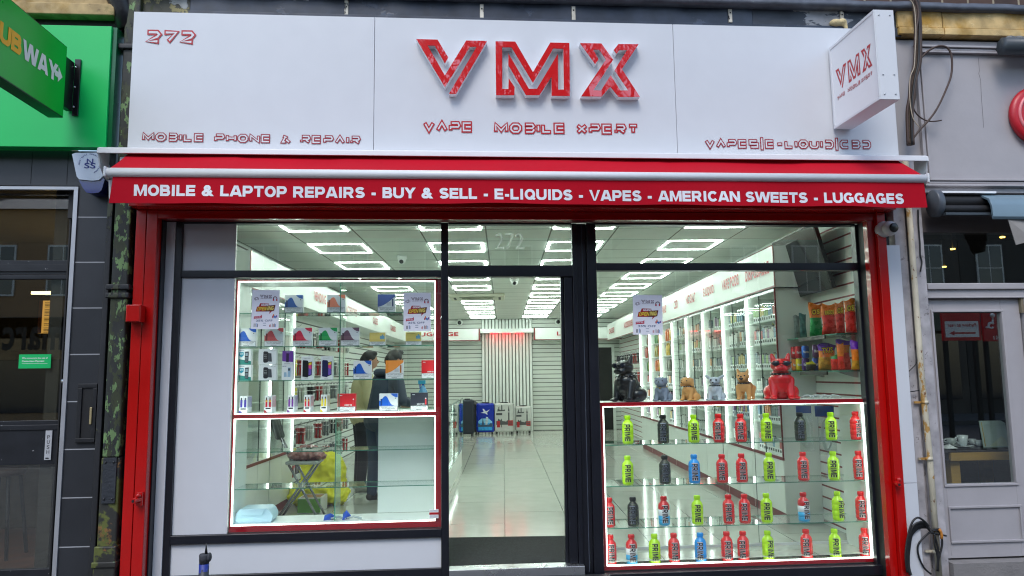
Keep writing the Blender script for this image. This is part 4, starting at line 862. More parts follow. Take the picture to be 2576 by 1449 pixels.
m = MB(); m.box(-.72, -.17, 12.95, 13.27, CEIL-.058, CEIL-.051, mat('ac_grille', (150, 152, 136), .6, bump=.2, bs=90)); part('grille', m, t, M=MI)
for (a, b, c, d) in ((-.75, -.14, 12.80, 12.84), (-.75, -.14, 13.38, 13.42), (-.86, -.82, 12.92, 13.3), (-.07, -.03, 12.92, 13.3)):
    m = MB(); m.box(a, b, c, d, CEIL-.056, CEIL-.051, DARK); part('air_slot', m, t, M=MI)
# --- back wall: fluted panel, signs, doorway, spot lights
vB = VB
pl_ = IV(1211, 840, vB-.1)[0]; pr_ = IV(1339, 840, vB-.1)[0]
t = ithing('fluted_panel', (pl_+pr_)/2, vB-.05, FLOOR, 'white fluted wall panel behind the suitcases at the back', 'wall panel')
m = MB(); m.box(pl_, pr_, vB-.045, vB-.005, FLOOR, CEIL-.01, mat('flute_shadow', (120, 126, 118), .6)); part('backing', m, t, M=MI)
m = MB(); n = 15; wv = (pr_-pl_)/n
for i in range(n): m.box(pl_+i*wv+.012, pl_+(i+1)*wv-.012, vB-.085, vB-.046, FLOOR+.001, CEIL-.011, LAM)
part('flutes', m, t, M=MI, bevel=.01)
bt, bb = IV(1270, 827, vB-.3)[1], IV(1270, 857, vB-.3)[1]
m = MB(); m.box(pl_-.02, pr_+.02, vB-.35, vB-.09, bt-.10, bt, LAM); part('canopy', m, t, M=MI)
RLED = mat('red_led', (255, 30, 40), emit=4)
for px in (1244, 1274, 1306):
    u, z = IV(px, 838, vB-.2); m = MB(); m.box(u-.08, u+.08, vB-.28, vB-.12, bt-.115, bt-.101, RLED); part('red_spot_light', m, t, M=MI)
for side in (-1, 1):
    a, b = (UL, pl_-.03) if side < 0 else (pr_+.03, UR)
    t = ithing('header_sign', (a+b)/2, vB-.4, bb, 'white header board reading LUGGAGE on the back wall, %s' % ('left' if side < 0 else 'right'), 'sign', 'header boards on the back wall')
    m = MB(); m.box(a, b, vB-.4, vB-.001, bb, bt, LAM); part('board', m, t, M=MI)
    m = MB(); m.box(a, b, vB-.402, vB-.4005, bb-.0, bb+.02, DKRED); e_ = b-.03 if side < 0 else a; m.box(e_, e_+.03, vB-.404, vB-.4025, bb, bt, DKRED); part('red_trim', m, t, M=MI)
    m = MB(); u0, z0 = (IV(1100, 846, vB-.42) if side < 0 else IV(1401, 844, vB-.42)); 
    m.text('LUGGAGE', (u0-(.55 if side < 0 else 0), vB-.42, z0), (1.07 if side < 0 else .95, 0, 0), (0, 0, .10), INKR, .03); part('header_lettering', m, t, M=MI)
m = MB(); u0, z1 = IV(1504, 874, vB-.01); u1 = IV(1538, 874, vB-.01)[0]
t = ithing('back_doorway', (u0+u1)/2, vB-.01, FLOOR, 'dark doorway in the back wall behind the black dog figurine', 'doorway')
m.box(u0, u1, vB-.012, vB-.004, FLOOR, z1, DARK); part('opening', m, t, M=MI)
m = MB(); m.box(u0-.06, u0-.001, vB-.03, vB-.001, FLOOR, z1+.06, LAM); m.box(u1+.001, u1+.07, vB-.03, vB-.001, FLOOR, z1+.06, LAM); m.box(u0, u1, vB-.03, vB-.001, z1+.001, z1+.06, LAM); part('door_frame', m, t, M=MI)
# --- door mat
u0, v0 = IZ(1127, 1360, FLOOR); u1, v1 = IZ(1423, 1350, FLOOR)
MATM = mat('ribbed_mat', (26, 29, 31), .95, var=.8, vs=60, bump=1.0, bs=220)
m = MB(); m.add([(u0, 5.62, FLOOR+.008), (u1, 5.72, FLOOR+.008), (u1, v1, FLOOR+.008), (u0, v1, FLOOR+.008), (u0, 5.62, FLOOR+.001), (u1, 5.72, FLOOR+.001), (u1, v1, FLOOR+.001), (u0, v1, FLOOR+.001)], [(0, 1, 2, 3), (0, 4, 5, 1), (1, 5, 6, 2), (2, 6, 7, 3), (3, 7, 4, 0)], MATM)
solo('door_mat', m, 'dark grey ribbed entrance mat just inside the open doorway', 'door mat', M=MI)
# --- suitcases
def suitcase(px0, px1, py0, py1, v_, kind, label):
    u0, z0 = IV(px0, py1, v_); u1, z1 = IV(px1, py0, v_); w = u1-u0; h = z1-z0; d = .26
    t = ithing('suitcase', (u0+u1)/2, v_+d/2, FLOOR, label, 'suitcase', 'suitcases by the back wall'); M = MI @ Matrix.Translation((u0, v_, FLOOR)); h = z1-FLOOR
    c = {'n': mat('suitcase_navy', (18, 24, 40), .4, var=.1, bump=.2, bs=300), 'b': mat('suitcase_blue', (14, 40, 150), .25, var=.03), 'w': mat('suitcase_white', (186, 188, 184), .3, var=.12), 'k': mat('suitcase_black', (16, 18, 22), .4)}[kind]
    m = MB(); m.box(0, w, 0, d, .05, h-.02, c); part('shell', m, t, M=M, bevel=.045)
    m = MB(); m.box(w*.3, w*.7, d*.4, d*.6, h-.019, h, BLKPL); m.box(-.004, .012, d*.44, d*.56, .08, h-.05, BLKPL); m.box(w-.012, w+.006, d*.44, d*.56, .08, h-.05, BLKPL); part('handle', m, t, M=M)
    for x in (.05, w-.05):
        m = MB(); m.tube([(x-.02, .03, .03), (x+.02, .03, .03)], .03, BLKPL, 12); part('wheel', m, t, M=M)
    m = MB(); y = -.002; a = .05
    if kind == 'b':
        m.flat([(a, .10), (w-a, .10), (w-a, h*.42), (a, h*.42)], y, mat('print_sea', (40, 150, 210), .3, var=.2, vs=20)); m.flat([(a, h*.36), (w-a, h*.36), (w-a, h*.40), (w*.7, h*.5), (w*.3, h*.5), (a, h*.42)], y-.001, mat('print_cloud', (130, 190, 224), .3, var=.1))
        G = mat('print_slate', (50, 70, 96), .3, var=.1)
        m.flat([(w*.30, h*.26), (w*.35, h*.45), (w*.37, h*.56), (w*.39, h*.45), (w*.46, h*.26), (w*.40, h*.26), (w*.38, h*.33), (w*.34, h*.26)], y-.002, G); m.flat([(w*.5, h*.27), (w*.62, h*.27), (w*.66, h*.54), (w*.55, h*.55)], y-.002, mat('print_stone', (190, 200, 206), .3, var=.1)); m.flat([(w*.08, h*.24), (w*.92, h*.24), (w*.92, h*.33), (w*.8, h*.36), (w*.7, h*.31), (w*.25, h*.31), (w*.1, h*.36)], y-.0025, G)
        for k in range(5): m.flat([(w*.52, h*(.30+k*.045)), (w*.63, h*(.31+k*.045)), (w*.63, h*(.317+k*.045)), (w*.52, h*(.307+k*.045))], y-.003, G)
        P_ = mat('print_plane', (206, 212, 220), .3, var=0)
        m.flat([(w*.25, h*.68), (w*.6, h*.73), (w*.75, h*.78), (w*.62, h*.69), (w*.5, h*.66)], y-.002, P_); m.flat([(w*.42, h*.7), (w*.36, h*.80), (w*.42, h*.80), (w*.56, h*.71)], y-.0025, P_); m.flat([(w*.45, h*.68), (w*.6, h*.62), (w*.65, h*.63), (w*.56, h*.69)], y-.0025, P_)
    if kind == 'w':
        G = mat('print_grey_ink', (70, 72, 74), .4, var=.2, vs=40); R_ = mat('print_bus_red', (170, 26, 32), .35, var=.1)
        m.flat([(w*.12, h*.74), (w*.16, h*.74), (w*.16, h*.8), (w*.35, h*.76), (w*.35, h*.90), (w*.38, h*.93), (w*.41, h*.90), (w*.41, h*.76), (w*.55, h*.78), (w*.55, h*.73), (w*.12, h*.72)], y, G); m.flat([(w*.2, h*.84), (w*.25, h*.88), (w*.25, h*.76), (w*.2, h*.76)], y-.0005, G)
        m.flat([(w*.08, h*.6), (w*.4, h*.6), (w*.4, h*.67), (w*.08, h*.67)], y, G)
        m.flat([(w*.70, h*.4), (w*.78, h*.4), (w*.78, h*.76), (w*.74, h*.9), (w*.70, h*.76)], y-.001, G); m.disc(w*.74, y-.0015, h*.7, w*.03, mat('suitcase_white', (208, 208, 206), .3), 10)
        m.flat([(w*.08, h*.3), (w*.9, h*.3), (w*.9, h*.42), (w*.66, h*.44), (w*.6, h*.40), (w*.4, h*.42), (w*.36, h*.50), (w*.3, h*.44), (w*.2, h*.5), (w*.15, h*.42), (w*.08, h*.42)], y-.0005, G)
        m.flat([(w*.12, h*.22), (w*.28, h*.22), (w*.28, h*.42), (w*.12, h*.42)], y-.0018, R_); m.flat([(w*.7, h*.27), (w*.95, h*.27), (w*.95, h*.44), (w*.7, h*.43)], y-.0018, R_); m.flat([(w*.72, h*.37), (w*.93, h*.37), (w*.93, h*.40), (w*.72, h*.40)], y-.0024, G); m.flat([(w*.72, h*.31), (w*.93, h*.31), (w*.93, h*.34), (w*.72, h*.34)], y-.0024, G)
        m.flat([(w*.34, h*.22), (w*.37, h*.22), (w*.37, h*.30), (w*.34, h*.30)], y-.0018, INK)
    if m.v: part('print', m, t, M=M)
suitcase(1158, 1192, 1003, 1092, 17.2, 'n', 'large dark navy suitcase at the left end of the row')
suitcase(1184, 1203, 1010, 1088, 17.75, 'k', 'black suitcase half hidden behind the navy one')
suitcase(1198, 1243, 1012, 1087, 17.7, 'b', 'glossy blue suitcase printed with an aeroplane and towers')
suitcase(1244.5, 1292, 1012, 1088, 17.7, 'w', 'taller white suitcase printed with a clock tower and red buses')
suitcase(1296, 1336, 1020, 1086, 17.9, 'w', 'smaller white suitcase printed with a clock tower, right end')
# --- glass counter by the doorway view
GC = glassmat('counter_glass', (.86, .95, .91))
t = ithing('glass_counter', -.9, 10.1, FLOOR, 'long glass display counter running back from the entrance', 'counter')
m = MB(); m.box(-1.20, -.66, 8.62, 11.78, FLOOR, FLOOR+.28, LAM); part('plinth', m, t, M=MI)
m = MB(); m.box(-.646, -.64, 8.6, 11.8, FLOOR+.28, -.37, GC); m.box(-1.2, -.65, 8.6, 8.606, FLOOR+.28, -.37, GC); m.box(-1.2, -.65, 11.79, 11.8, FLOOR+.28, -.37, GC); m.box(-1.2, -.64, 8.6, 11.8, -.368, -.36, GC); part('glass_panes', m, t, M=MI)
m = MB()
for v_ in (8.6, 9.7, 10.75, 11.785): m.box(-.655, -.638, v_, v_+.012, FLOOR+.28, -.37, GEDGE)
m.box(-.65, -.636, 8.6, 11.8, -.372, -.358, GEDGE); part('glass_edges', m, t, M=MI)
for v_ in (8.64, 9.72): 
    m = MB(); m.box(-.67, -.652, v_, v_+.02, FLOOR+.3, -.38, LEDS); m.box(-.67, -.652, v_+.02, v_+1.0, FLOOR+.3, FLOOR+.315, LEDS); part('led_strip', m, t, M=MI)
m = MB(); m.box(-1.19, -.66, 8.62, 11.78, -.78, -.772, GLASS2); part('glass_shelf', m, t, M=MI)
# --- right wall: header board with lettering, lit cabinets
UCF = 2.60
t = ithing('header_sign', UCF, 10, .78, 'long white header board with red product names over the right cabinets', 'sign')
m = MB(); m.box(UCF, UCF+.03, 6.98, VB-.41, .80, 1.20, LAM); m.box(UCF+.03, UR, 6.98, 7.0, .80, 1.2, LAM); m.box(UCF+.031, UR, 7.0, VB-.41, 1.18, 1.2, LAM); part('board', m, t, M=MI)
m = MB(); m.box(UCF-.004, UCF-.001, 6.98, VB-.41, .80, .815, DKRED); m.box(UCF-.006, UCF-.001, 6.965, 6.979, .8, 1.2, DKRED); m.box(UCF-.006, UCF-.002, 14.35, 14.42, .8, 1.2, DKRED); part('red_trim', m, t, M=MI)
def sidetext(s, va, vb, z, h, u, right=True):
    m = MB()
    if right: m.text(s, (u, va, z), (0, vb-va, 0), (0, 0, h), INKR, .03) if False else m.text(s, (u, vb, z), (0, va-vb, 0), (0, 0, h), INKR, .03)
    else: m.text(s, (u, va, z), (0, vb-va, 0), (0, 0, h), INKR, .03)
    return m
def vR(px): return 1860*UCF/(px-1266)*1.0
for s_, a, b in (('DISPOSABLE', 1882, 1944), ('VAPE PODS', 1822, 1865), ('E-LIQUID', 1774, 1801), ('NIC-SALT', 1729, 1753), ('CBD', 1698, 1708), ('TANKS', 1666, 1678), ('ACCESSORIES', 1570, 1592), ('CASES', 1532, 1545)):
    va = IU(a, 800, UCF)[0]; vb = IU(b, 800, UCF)[0]      # va is deeper (left end in view)
    h = .125
    part('header_lettering', sidetext(s_, min(va, vb), max(va, vb), .945, h, UCF-.012), t, M=MI)
DOORG = glassmat('cabinet_glass', (.93, .97, .95))
CAB_V = [7.0, 7.88, 8.76, 9.64, 10.52, 11.4]
SHZ = [-.77, -.50, -.24, .02, .27, .50]
CABIN = mat('cabinet_interior', (214, 222, 214), .5, var=.03)
def cabinet(v0, v1, uf, ub, doors, label, side=1, z0=-.80, z1=.79):
    """lit cabinet against a side wall: uf = front face, ub = wall side"""
    t = ithing('display_cabinet', (uf+ub)/2, (v0+v1)/2, FLOOR, label, 'cabinet', 'lit display cabinets')
    s = side; a, b = sorted((uf, ub)); M = MI; g = .012
    m = MB(); m.box(*sorted((ub-s*.02, ub-s*.002)), v0+g, v1-g, z0, z1, CABIN)
    for v_ in (v0, v1-g): m.box(*sorted((uf+s*.01, ub-s*.002)), v_, v_+g, FLOOR+.01, z1, LAM)
    m.box(*sorted((uf+s*.012, ub-s*.021)), v0+g, v1-g, z0-.02, z0, LAM); m.box(*sorted((uf+s*.012, ub-s*.021)), v0+g, v1-g, z1-.02, z1, LAM)
    part('carcass', m, t, M=M)
    m = MB(); mid = (v0+v1)/2
    for q0, q1 in ((v0+.005, mid-.003), (mid+.003, v1-.005)): m.box(*sorted((uf+s*.002, uf+s*.02)), q0, q1, FLOOR+.09, z0-.03, LAM)
    part('cupboard_doors', m, t, M=M, bevel=.002)
    m = MB(); m.box(*sorted((uf-s*.004, uf+s*.018)), v0, v1, z0-.028, z0-.002, DKRED); m.box(*sorted((uf-s*.004, uf+s*.008)), v0-.008, v0+.006, z0, z1, DKRED if not doors else DKRED); m.box(*sorted((uf+s*.01, uf+s*.03)), v0, v1, FLOOR+.001, FLOOR+.085, DKRED); part('red_trim', m, t, M=M)
    m = MB(); m.box(*sorted((uf-s*.002, uf+s*.012)), v1-.040, v1-.026, z0+.005, z1-.01, LEDC); part('led_strip', m, t, M=M)
    for z in SHZ[1:]:
        m = MB(); m.box(*sorted((uf+s*.03, ub-s*.021)), v0+g, v1-g, z-.008, z, LAM if not doors else CABIN); part('shelf', m, t, M=M)
    if doors:
        m = MB(); m.add([(uf+s*.006, v0+.02, z0+.005), (uf+s*.006, v1-.055, z0+.005), (uf+s*.006, v1-.055, z1-.01), (uf+s*.006, v0+.02, z1-.01)], [(0, 1, 2, 3)], GLASSD); part('glass_door', m, t, M=M)
        m = MB(); m.box(*sorted((uf-s*.006, uf+s*.014)), v1-.021, v1-.001, z0+.002, z1-.002, CHROME); m.box(*sorted((uf-s*.004, uf+s*.004)), mid-.004, mid+.004, z0+.005, z1-.01, mat('door_joint', (40, 60, 54), .4)); m.box(*sorted((uf-s*.006, uf+s*.004)), v0, v1, z1-.03, z1-.005, CHROME); part('door_frame', m, t, M=M)
    return t
ORD2 = ORD+['twelfth']
PK = [(226, 226, 222), (196, 70, 70), (110, 150, 180), (220, 190, 110), (150, 180, 110), (150, 110, 150), (90, 110, 120), (226, 150, 90)]
pack_me = []
for i, c in enumerate(PK):
    m = MB(); cm = mat('pack_colour_%s' % ['white', 'red', 'blue', 'cream', 'green', 'violet', 'slate', 'orange'][i], c, .4, var=.05)
    m.box(-.012, .012, -.024, .024, .06, .15, cm); m.box(-.013, .013, -.025, .025, 0, .06, PRINT); m.box(-.014, -.0132, -.016, .016, .02, .045, INK); m.box(-.010, .010, -.012, .012, .1505, .165, mat('pack_cap', (60, 66, 70), .4))
    pack_me.append((mesh_of('slim_pack', m), ['white', 'red', 'pale blue', 'cream', 'green', 'violet', 'slate', 'orange'][i]))
CABN = ['nearest', 'second', 'third', 'fourth', 'fifth']
ROWN = ['bottom', 'second', 'third', 'fourth', 'fifth', 'top']
random.seed(11); npk = 0
for i in range(5):
    cabinet(CAB_V[i], CAB_V[i+1], UCF, UR, True, '%s glass-doored cabinet from the street on the right wall' % CABN[i].capitalize())
    for ri, z in enumerate(SHZ):
        z_ = z if ri else -.80
        n = [12, 10, 8, 7, 6][i]; v_ = CAB_V[i]+.07; c0 = random.randrange(8)
        step = (.88-.13)/n
        for k in range(n):
            if random.random() < .12: continue
            ki = (c0 + (random.randrange(3) if random.random() < .35 else 0) + (k//3)) % 8 if ri % 2 else (0 if random.random() < .55 else random.randrange(8))
            me, nm = pack_me[ki]
            o = bpy.data.objects.new('slim_pack', me); COL.objects.link(o); npk += 1
            o.matrix_world = MI @ Matrix.Translation((UCF+.075, CAB_V[i]+.07+step*(k+.3), z_+.0005)) @ Matrix.Diagonal((1, 1.05, random.choice((1, 1, 1.12, .95)), 1))
            tag(o, 'slim %s pack, %s from the street on the %s shelf, %s right cabinet' % (nm, ORD2[k], ROWN[ri], CABN[i]), 'vape pack', 'slim packs, %s shelf of the %s right cabinet' % (ROWN[ri], CABN[i]))
# open shelves further back with snack bags
SN = [(196, 96, 30), (150, 140, 60), (60, 120, 60), (170, 60, 40), (120, 120, 110), (206, 170, 60)]
bag_small = []
for i, c in enumerate(SN):
    m = MB(); cm = mat('snack_foil_%d' % i, c, .3, var=.35, vs=14, bump=.6, bs=22)
    m.lathe([(.004, 0), (.05, .012), (.06, .06), (.055, .15), (.045, .19), (.006, .2)], cm, 10, Matrix.Diagonal((.55, 1.15, 1, 1))); m.box(-.004, .004, -.055, .055, .198, .215, cm)
    bag_small.append((mesh_of('snack_bag', m), ['orange', 'olive', 'green', 'rust', 'grey', 'yellow'][i]))
OPN = ['nearest', 'middle', 'farthest']
for i, v0 in enumerate((11.4, 12.3, 13.2)):
    cabinet(v0, v0+.9, UCF, UR, False, '%s open shelf bay of snacks on the right wall' % OPN[i].capitalize())
    for ri, z in enumerate(SHZ):
        z_ = z if ri else -.80
        for k in range(5):
            if random.random() < .1: continue
            if ri < 3:
                me, nm = pack_me[(k+ri*2+i) % 8]; sc = (1.6, 2.2, 1.25)
            else: me, nm = bag_small[(i*2+ri+k//3) % 6]; sc = (1, 1, .98)
            o = bpy.data.objects.new('snack_bag' if ri >= 3 else 'snack_box', me); COL.objects.link(o)
            o.matrix_world = MI @ Matrix.Translation((UCF+.10, v0+.12+k*.15, z_+.0005)) @ Matrix.Diagonal((*sc, 1))
            tag(o, '%s snack %s, %s from the street, %s shelf of the %s open bay' % (nm, 'bag' if ri >= 3 else 'box', ORD2[k], ROWN[ri], OPN[i]), 'snack', 'snacks, %s shelf of the %s open bay' % (ROWN[ri], OPN[i]))
# --- hanging accessories
HC = [(150, 26, 30), (24, 24, 28), (200, 190, 70), (196, 200, 198), (90, 92, 96), (170, 60, 60)]
HN = ['red', 'black', 'yellow', 'white', 'grey', 'pink']
hang = []
for i, c in enumerate(HC):
    m = MB(); cm = mat('packet_%s' % HN[i], c, .35, var=.25, vs=20, bump=.3)
    m.box(-.012, .012, -.05, .05, -.20, -.0, cm); m.box(-.014, .014, -.051, .051, -.055, -.045, PRINT); m.box(-.0135, -.0125, -.03, .03, -.17, -.09, mat('packet_window', (190, 196, 194), .2, var=.1)); m.box(-.002, .002, -.03, .03, .0005, .03, PRINT)
    hang.append(mesh_of('hanging_packet', m))
m = MB(); m.tube([(0, 0, 0), (.16, 0, 0), (.20, 0, .015), (.22, 0, .035)], .004, CHROME, 6); m.box(-.006, 0, -.015, .015, -.02, .02, CHROME); hook_me = mesh_of('display_hook', m)
def hooks(uw, side, v0, v1, zs_, cnt, pat, nm, rown):
    for ri, z in enumerate(zs_):
        for k in range(cnt):
            v_ = v0+(v1-v0)*(k+.5)/cnt
            o = bpy.data.objects.new('display_hook', hook_me); COL.objects.link(o); o.matrix_world = MI @ Matrix.Translation((uw+side*.007, v_, z)) @ Matrix.Rotation(0 if side > 0 else math.pi, 4, 'Z')
            tag(o, 'metal display hook, %s from the street in the %s row, %s slat wall' % (ORD2[k], rown[ri], nm), 'hook', 'display hooks, %s row, %s slat wall' % (rown[ri], nm))
            pi_ = pat[ri][min(k*len(pat[ri])//cnt, len(pat[ri])-1)]
            if pi_ is None: continue
            nn = 3
            for q in range(nn):
                o = bpy.data.objects.new('hanging_packet', hang[pi_]); COL.objects.link(o)
                o.matrix_world = MI @ Matrix.Translation((uw+side*(.07+.045*q), v_, z-.033)) @ Matrix.Rotation(0 if side < 0 else math.pi, 4, 'Z') @ Matrix.Rotation(random.uniform(-.12, .12), 4, 'Z')
                tag(o, '%s packet at the %s of the %s hook, %s row, %s slat wall' % (HN[pi_], ('back', 'middle', 'tip')[q], ORD2[k], rown[ri], nm), 'packet', 'accessory packets, %s row, %s slat wall' % (rown[ri], nm))
hooks(UL, 1, 8.6, 12.6, [.62, .25, -.10, -.62, -.98], 9, [[0, None, 0, 1, 3, 1, 3, 0, 3], [2, 2, 0, 3, 0, 1, 4, 3, 0], [2, 2, 3, 1, 0, 3, 4, 3, 3], [4, 4, 5, 3, 0, 4, 1, 0, 4], [3, 5, 4, 4, 0, 5, 4, 4, 0]], 'left', ['top', 'second', 'third', 'fourth', 'bottom'])
hooks(UR, -1, 14.6, 18.2, [.45, .05, -.4], 7, [[4, 1, 0, 4, 1, 4, 1], [0, 5, 4, 0, 4, 0, 4], [3, 4, 2, 4, 3, 2, 4]], 'right', ['top', 'middle', 'bottom'])
# --- left wall header, cabinets
UHL = -2.36
t = ithing('header_sign', UHL, 10, .8, 'long white header board with red lettering over the left wall', 'sign')
m = MB(); m.box(UHL-.03, UHL, 6.9, VB-.41, .83, 1.19, LAM); m.box(UL, UHL-.03, 6.9, 6.92, .83, 1.19, LAM); m.box(UL, UHL-.031, 6.92, VB-.41, .83, .85, LAM); part('board', m, t, M=MI)
m = MB(); m.box(UHL+.001, UHL+.004, 6.9, 8.0, .83, .845, DKRED); m.box(UHL+.001, UHL+.005, 6.885, 6.899, .83, 1.19, RED); part('red_trim', m, t, M=MI)
for s_, a, b in (('VENDING', 787, 817), ('ACCESSORIES', 869, 896), ('CASES', 937, 949), ('CABLES', 981, 994)):
    va = IU(a, 800, UHL)[0]; vb = IU(b, 800, UHL)[0]
    part('header_lettering', sidetext(s_, min(va, vb), max(va, vb), .95, .12, UHL+.012, False), t, M=MI)
cabinet(6.9, 7.62, UHL, UL, True, 'Nearest lit glass cabinet on the left wall', side=-1)
cabinet(7.63, 8.45, UHL, UL, True, 'Second lit glass cabinet on the left wall', side=-1)
# --- television hung by the right wall
TVM = mat('tv_screen', (10, 11, 13), .12, var=.1)
t = ithing('television', 2.9, 7.3, .6, 'large black television tilted down high on the right wall', 'television')
ta_, tb_ = IV(1940, 611, 7.3), IV(1983, 755, 7.3)
Pn = [(ta_[0], 7.3, ta_[1]), (ta_[0], 6.3, ta_[1]), (tb_[0], 6.3, tb_[1]), (tb_[0], 7.3, tb_[1])]
n_ = (Vector(Pn[1])-Vector(Pn[0])).cross(Vector(Pn[2])-Vector(Pn[1])).normalized(); n_ = n_ if n_.x > 0 else -n_
m = MB(); b_ = [Vector(p) for p in Pn]; 
b2 = [p+n_*.035 for p in b_]
m.add([tuple(p) for p in b_+b2], [(0, 1, 2, 3), (7, 6, 5, 4), (0, 4, 5, 1), (1, 5, 6, 2), (2, 6, 7, 3), (3, 7, 4, 0)], BLKPL); part('casing', m, t, M=MI)
c_ = sum(b_, Vector())/4; m = MB(); m.add([tuple(c_+(p-c_)*.965-n_*.002) for p in b_], [(0, 1, 2, 3)], TVM); part('screen', m, t, M=MI)
m = MB(); m.tube([(tb_[0]+.03, 7.1, tb_[1]), (tb_[0]+.05, 7.1, tb_[1]-.1), (tb_[0], 7.12, tb_[1]-.22)], .008, BLKPL, 6); m.box(2.90, 2.949, 6.6, 7.0, tb_[1]+.1, tb_[1]+.35, BLKPL); part('bracket_and_cable', m, t, M=MI)
# --- snack shelves on the right wall
UF = 2.72
def Ds(cx, cy): return 1932+cx/5.0, 740.6+cy/5.0
for z, lb in ((.30, 'upper'), (.0, 'lower')):
    v0 = 5.95; v1 = IU(*Ds(120, 560), UF)[0] if lb == 'upper' else IU(*Ds(250, 1010), UF)[0]
    t = ithing('wall_shelf', 2.83, (v0+v1)/2, z, '%s glass wall shelf of snacks and cans at the right window' % lb.capitalize(), 'shelf')
    m = MB(); m.box(UF-.02, UR-.002, v0, v1, z-.010, z, GEDGE); part('shelf_board', m, t, M=MI)
    m = MB()
    for v_ in (6.15, 6.8): m.prism([(UF+.05, z-.012), (UR-.002, z-.012), (UR-.002, z-.06), (UR-.02, z-.06)], v_, v_+.014, CHROME)
    m.box(UF-.035, UF-.022, 6.15, 6.7, z-.035, z-.004, BLKPL); part('shelf_bracket', m, t, M=MI)
def bag_mesh(bands, word=None, seed=0, w=.17, h=.26, d=.07, wcol=None, wz=.7):
    """pillow bag with crimped ends; bands = [(z fraction top, material)]"""
    rnd = random.Random(seed); m = MB(); nx, nz = 10, 16
    for s in (-1, 1):
        P_ = []
        for j in range(nz+1):
            tz = j/nz
            for i in range(nx+1):
                tx = i/nx; e_ = (1-abs(2*tx-1)**2.6); f_ = math.sin(math.pi*min(1, max(0, (tz-.04)/.92)))**.55 if .04 < tz < .96 else 0
                y = s*d/2*e_*f_*(1+.18*math.sin(tx*9+tz*13+seed)+rnd.uniform(-.08, .08))
                x = (tx-.5)*w*(1-.10*f_+.05*math.sin(tz*8+seed))
                P_.append((x, y, tz*h+(.012*math.sin(tx*5+seed) if j == nz else 0)))
        for j in range(nz):
            for i in range(nx):
                a = j*(nx+1)+i; mt = next(b for z_, b in bands if (j+.5)/nz <= z_)
                f = (a, a+1, a+nx+2, a+nx+1) if s < 0 else (a, a+nx+1, a+nx+2, a+1)
                m.add([P_[q] for q in f], [(0, 1, 2, 3)], mt)
    if word:
        m.text(word, (-w*.36, -d*.62, h*wz-.022), (w*.62, 0, .006), (0, 0, .055), INK, .09); m.text(word, (-w*.34, -d*.62-.002, h*wz-.018), (w*.58, 0, .006), (0, 0, .047), wcol, .03)
    bm_ = mesh_of('bag', m); b_ = bmesh.new(); b_.from_mesh(bm_); bmesh.ops.remove_doubles(b_, verts=b_.verts, dist=.0004); b_.to_mesh(bm_); b_.free()
    for p in bm_.polygons: p.use_smooth = len(p.vertices) == 4
    return bm_
FO = mat('foil_orange', (246, 132, 20), .28, var=.15, vs=30, bump=.5, bs=40, coat=.3); FR = mat('foil_red', (232, 52, 34), .28, var=.35, vs=24, bump=.6, bs=40, coat=.3); FG = mat('foil_green', (30, 158, 76), .28, var=.25, vs=24, bump=.6, bs=40, coat=.3)
FP = mat('foil_purple', (110, 40, 186), .28, var=.2, vs=24, bump=.5, bs=40, coat=.3); FY = mat('foil_gold', (206, 150, 40), .3, var=.4, vs=30, bump=.6, bs=40); FW = mat('foil_clear', (120, 130, 128), .2, var=.5, vs=26, bump=.8, bs=30); FYL = mat('foil_yellow', (206, 200, 30), .3, var=.2, bump=.3)
WY = mat('word_yellow', (240, 214, 60), .4, var=0)
def bag(cx0, cx1, cy0, cy1, z, bands, label, word=None, wcol=WY, u=UF+.07, seed=0, name='snack_bag', yaw=.0, cat='snack bag', wz=.7):
    p = IU(*Ds((cx0+cx1)/2, cy1), u); v_ = p[0]
    sc = v_/1860*1.02; w = (cx1-cx0)/5*sc; h = (cy1-cy0)/5*sc
    me = bag_mesh(bands, word, seed, w*1.05, h, min(.08, w*.5), wcol, wz)
    o = bpy.data.objects.new(name, me); COL.objects.link(o); o.matrix_world = MI @ Matrix.Translation((u, v_, z+.002)) @ Matrix.Rotation(-.12+yaw, 4, 'Z')
    o.modifiers.new('smooth', 'SUBSURF').render_levels = 1 if not word else 0
    return tag(o, label, cat, 'snack bags on the wall shelves')
OR_ = [(.60, FR), (1, FO)]
bag(535, 690, 110, 520, .30, [(.56, FG), (1, FO)], 'orange and green snack bag leftmost on the upper shelf', 'os', seed=1, u=UF+.05)
bag(690, 870, 115, 500, .30, OR_, 'largest orange and red snack bag beside the green one', 'eetos', seed=2, u=UF+.06)
bag(865, 975, 105, 498, .30, OR_, 'narrow orange and red snack bag, third on the upper shelf', 'os', seed=3, u=UF+.08)
bag(985, 1120, 90, 500, .30, OR_, 'orange and red snack bag at the right end of the upper shelf', 'os', seed=4, u=UF+.07)
bag(290, 345, 250, 545, .30, [(1, FW)], 'clear crinkled sweet bag left of a twin on the upper shelf', seed=5)
bag(335, 405, 245, 540, .30, [(1, FW)], 'clear crinkled sweet bag beside its twin on the upper shelf', seed=6)
bag(405, 490, 225, 535, .30, [(1, mat('foil_bluegreen', (70, 110, 110), .25, var=.5, vs=24, bump=.7, bs=30))], 'blue green clear sweet bag on the upper shelf', seed=7)
for i, (a, b) in enumerate(((65, 125), (125, 190), (190, 285))):
    bag(a, b, 350, 565, .30, [(1, FYL)], 'yellow sweet packet with black print, %s of three' % ('left', 'middle', 'right')[i], seed=8+i, word='SOUR', wcol=INK, u=UF+.02, wz=.45)
bag(650, 860, 680, 1005, .0, [(.5, FY), (.75, FO), (1, FP)], 'large purple and orange snack bag with yellow lettering', 'TKIS', seed=12, u=UF+.06, wz=.72)
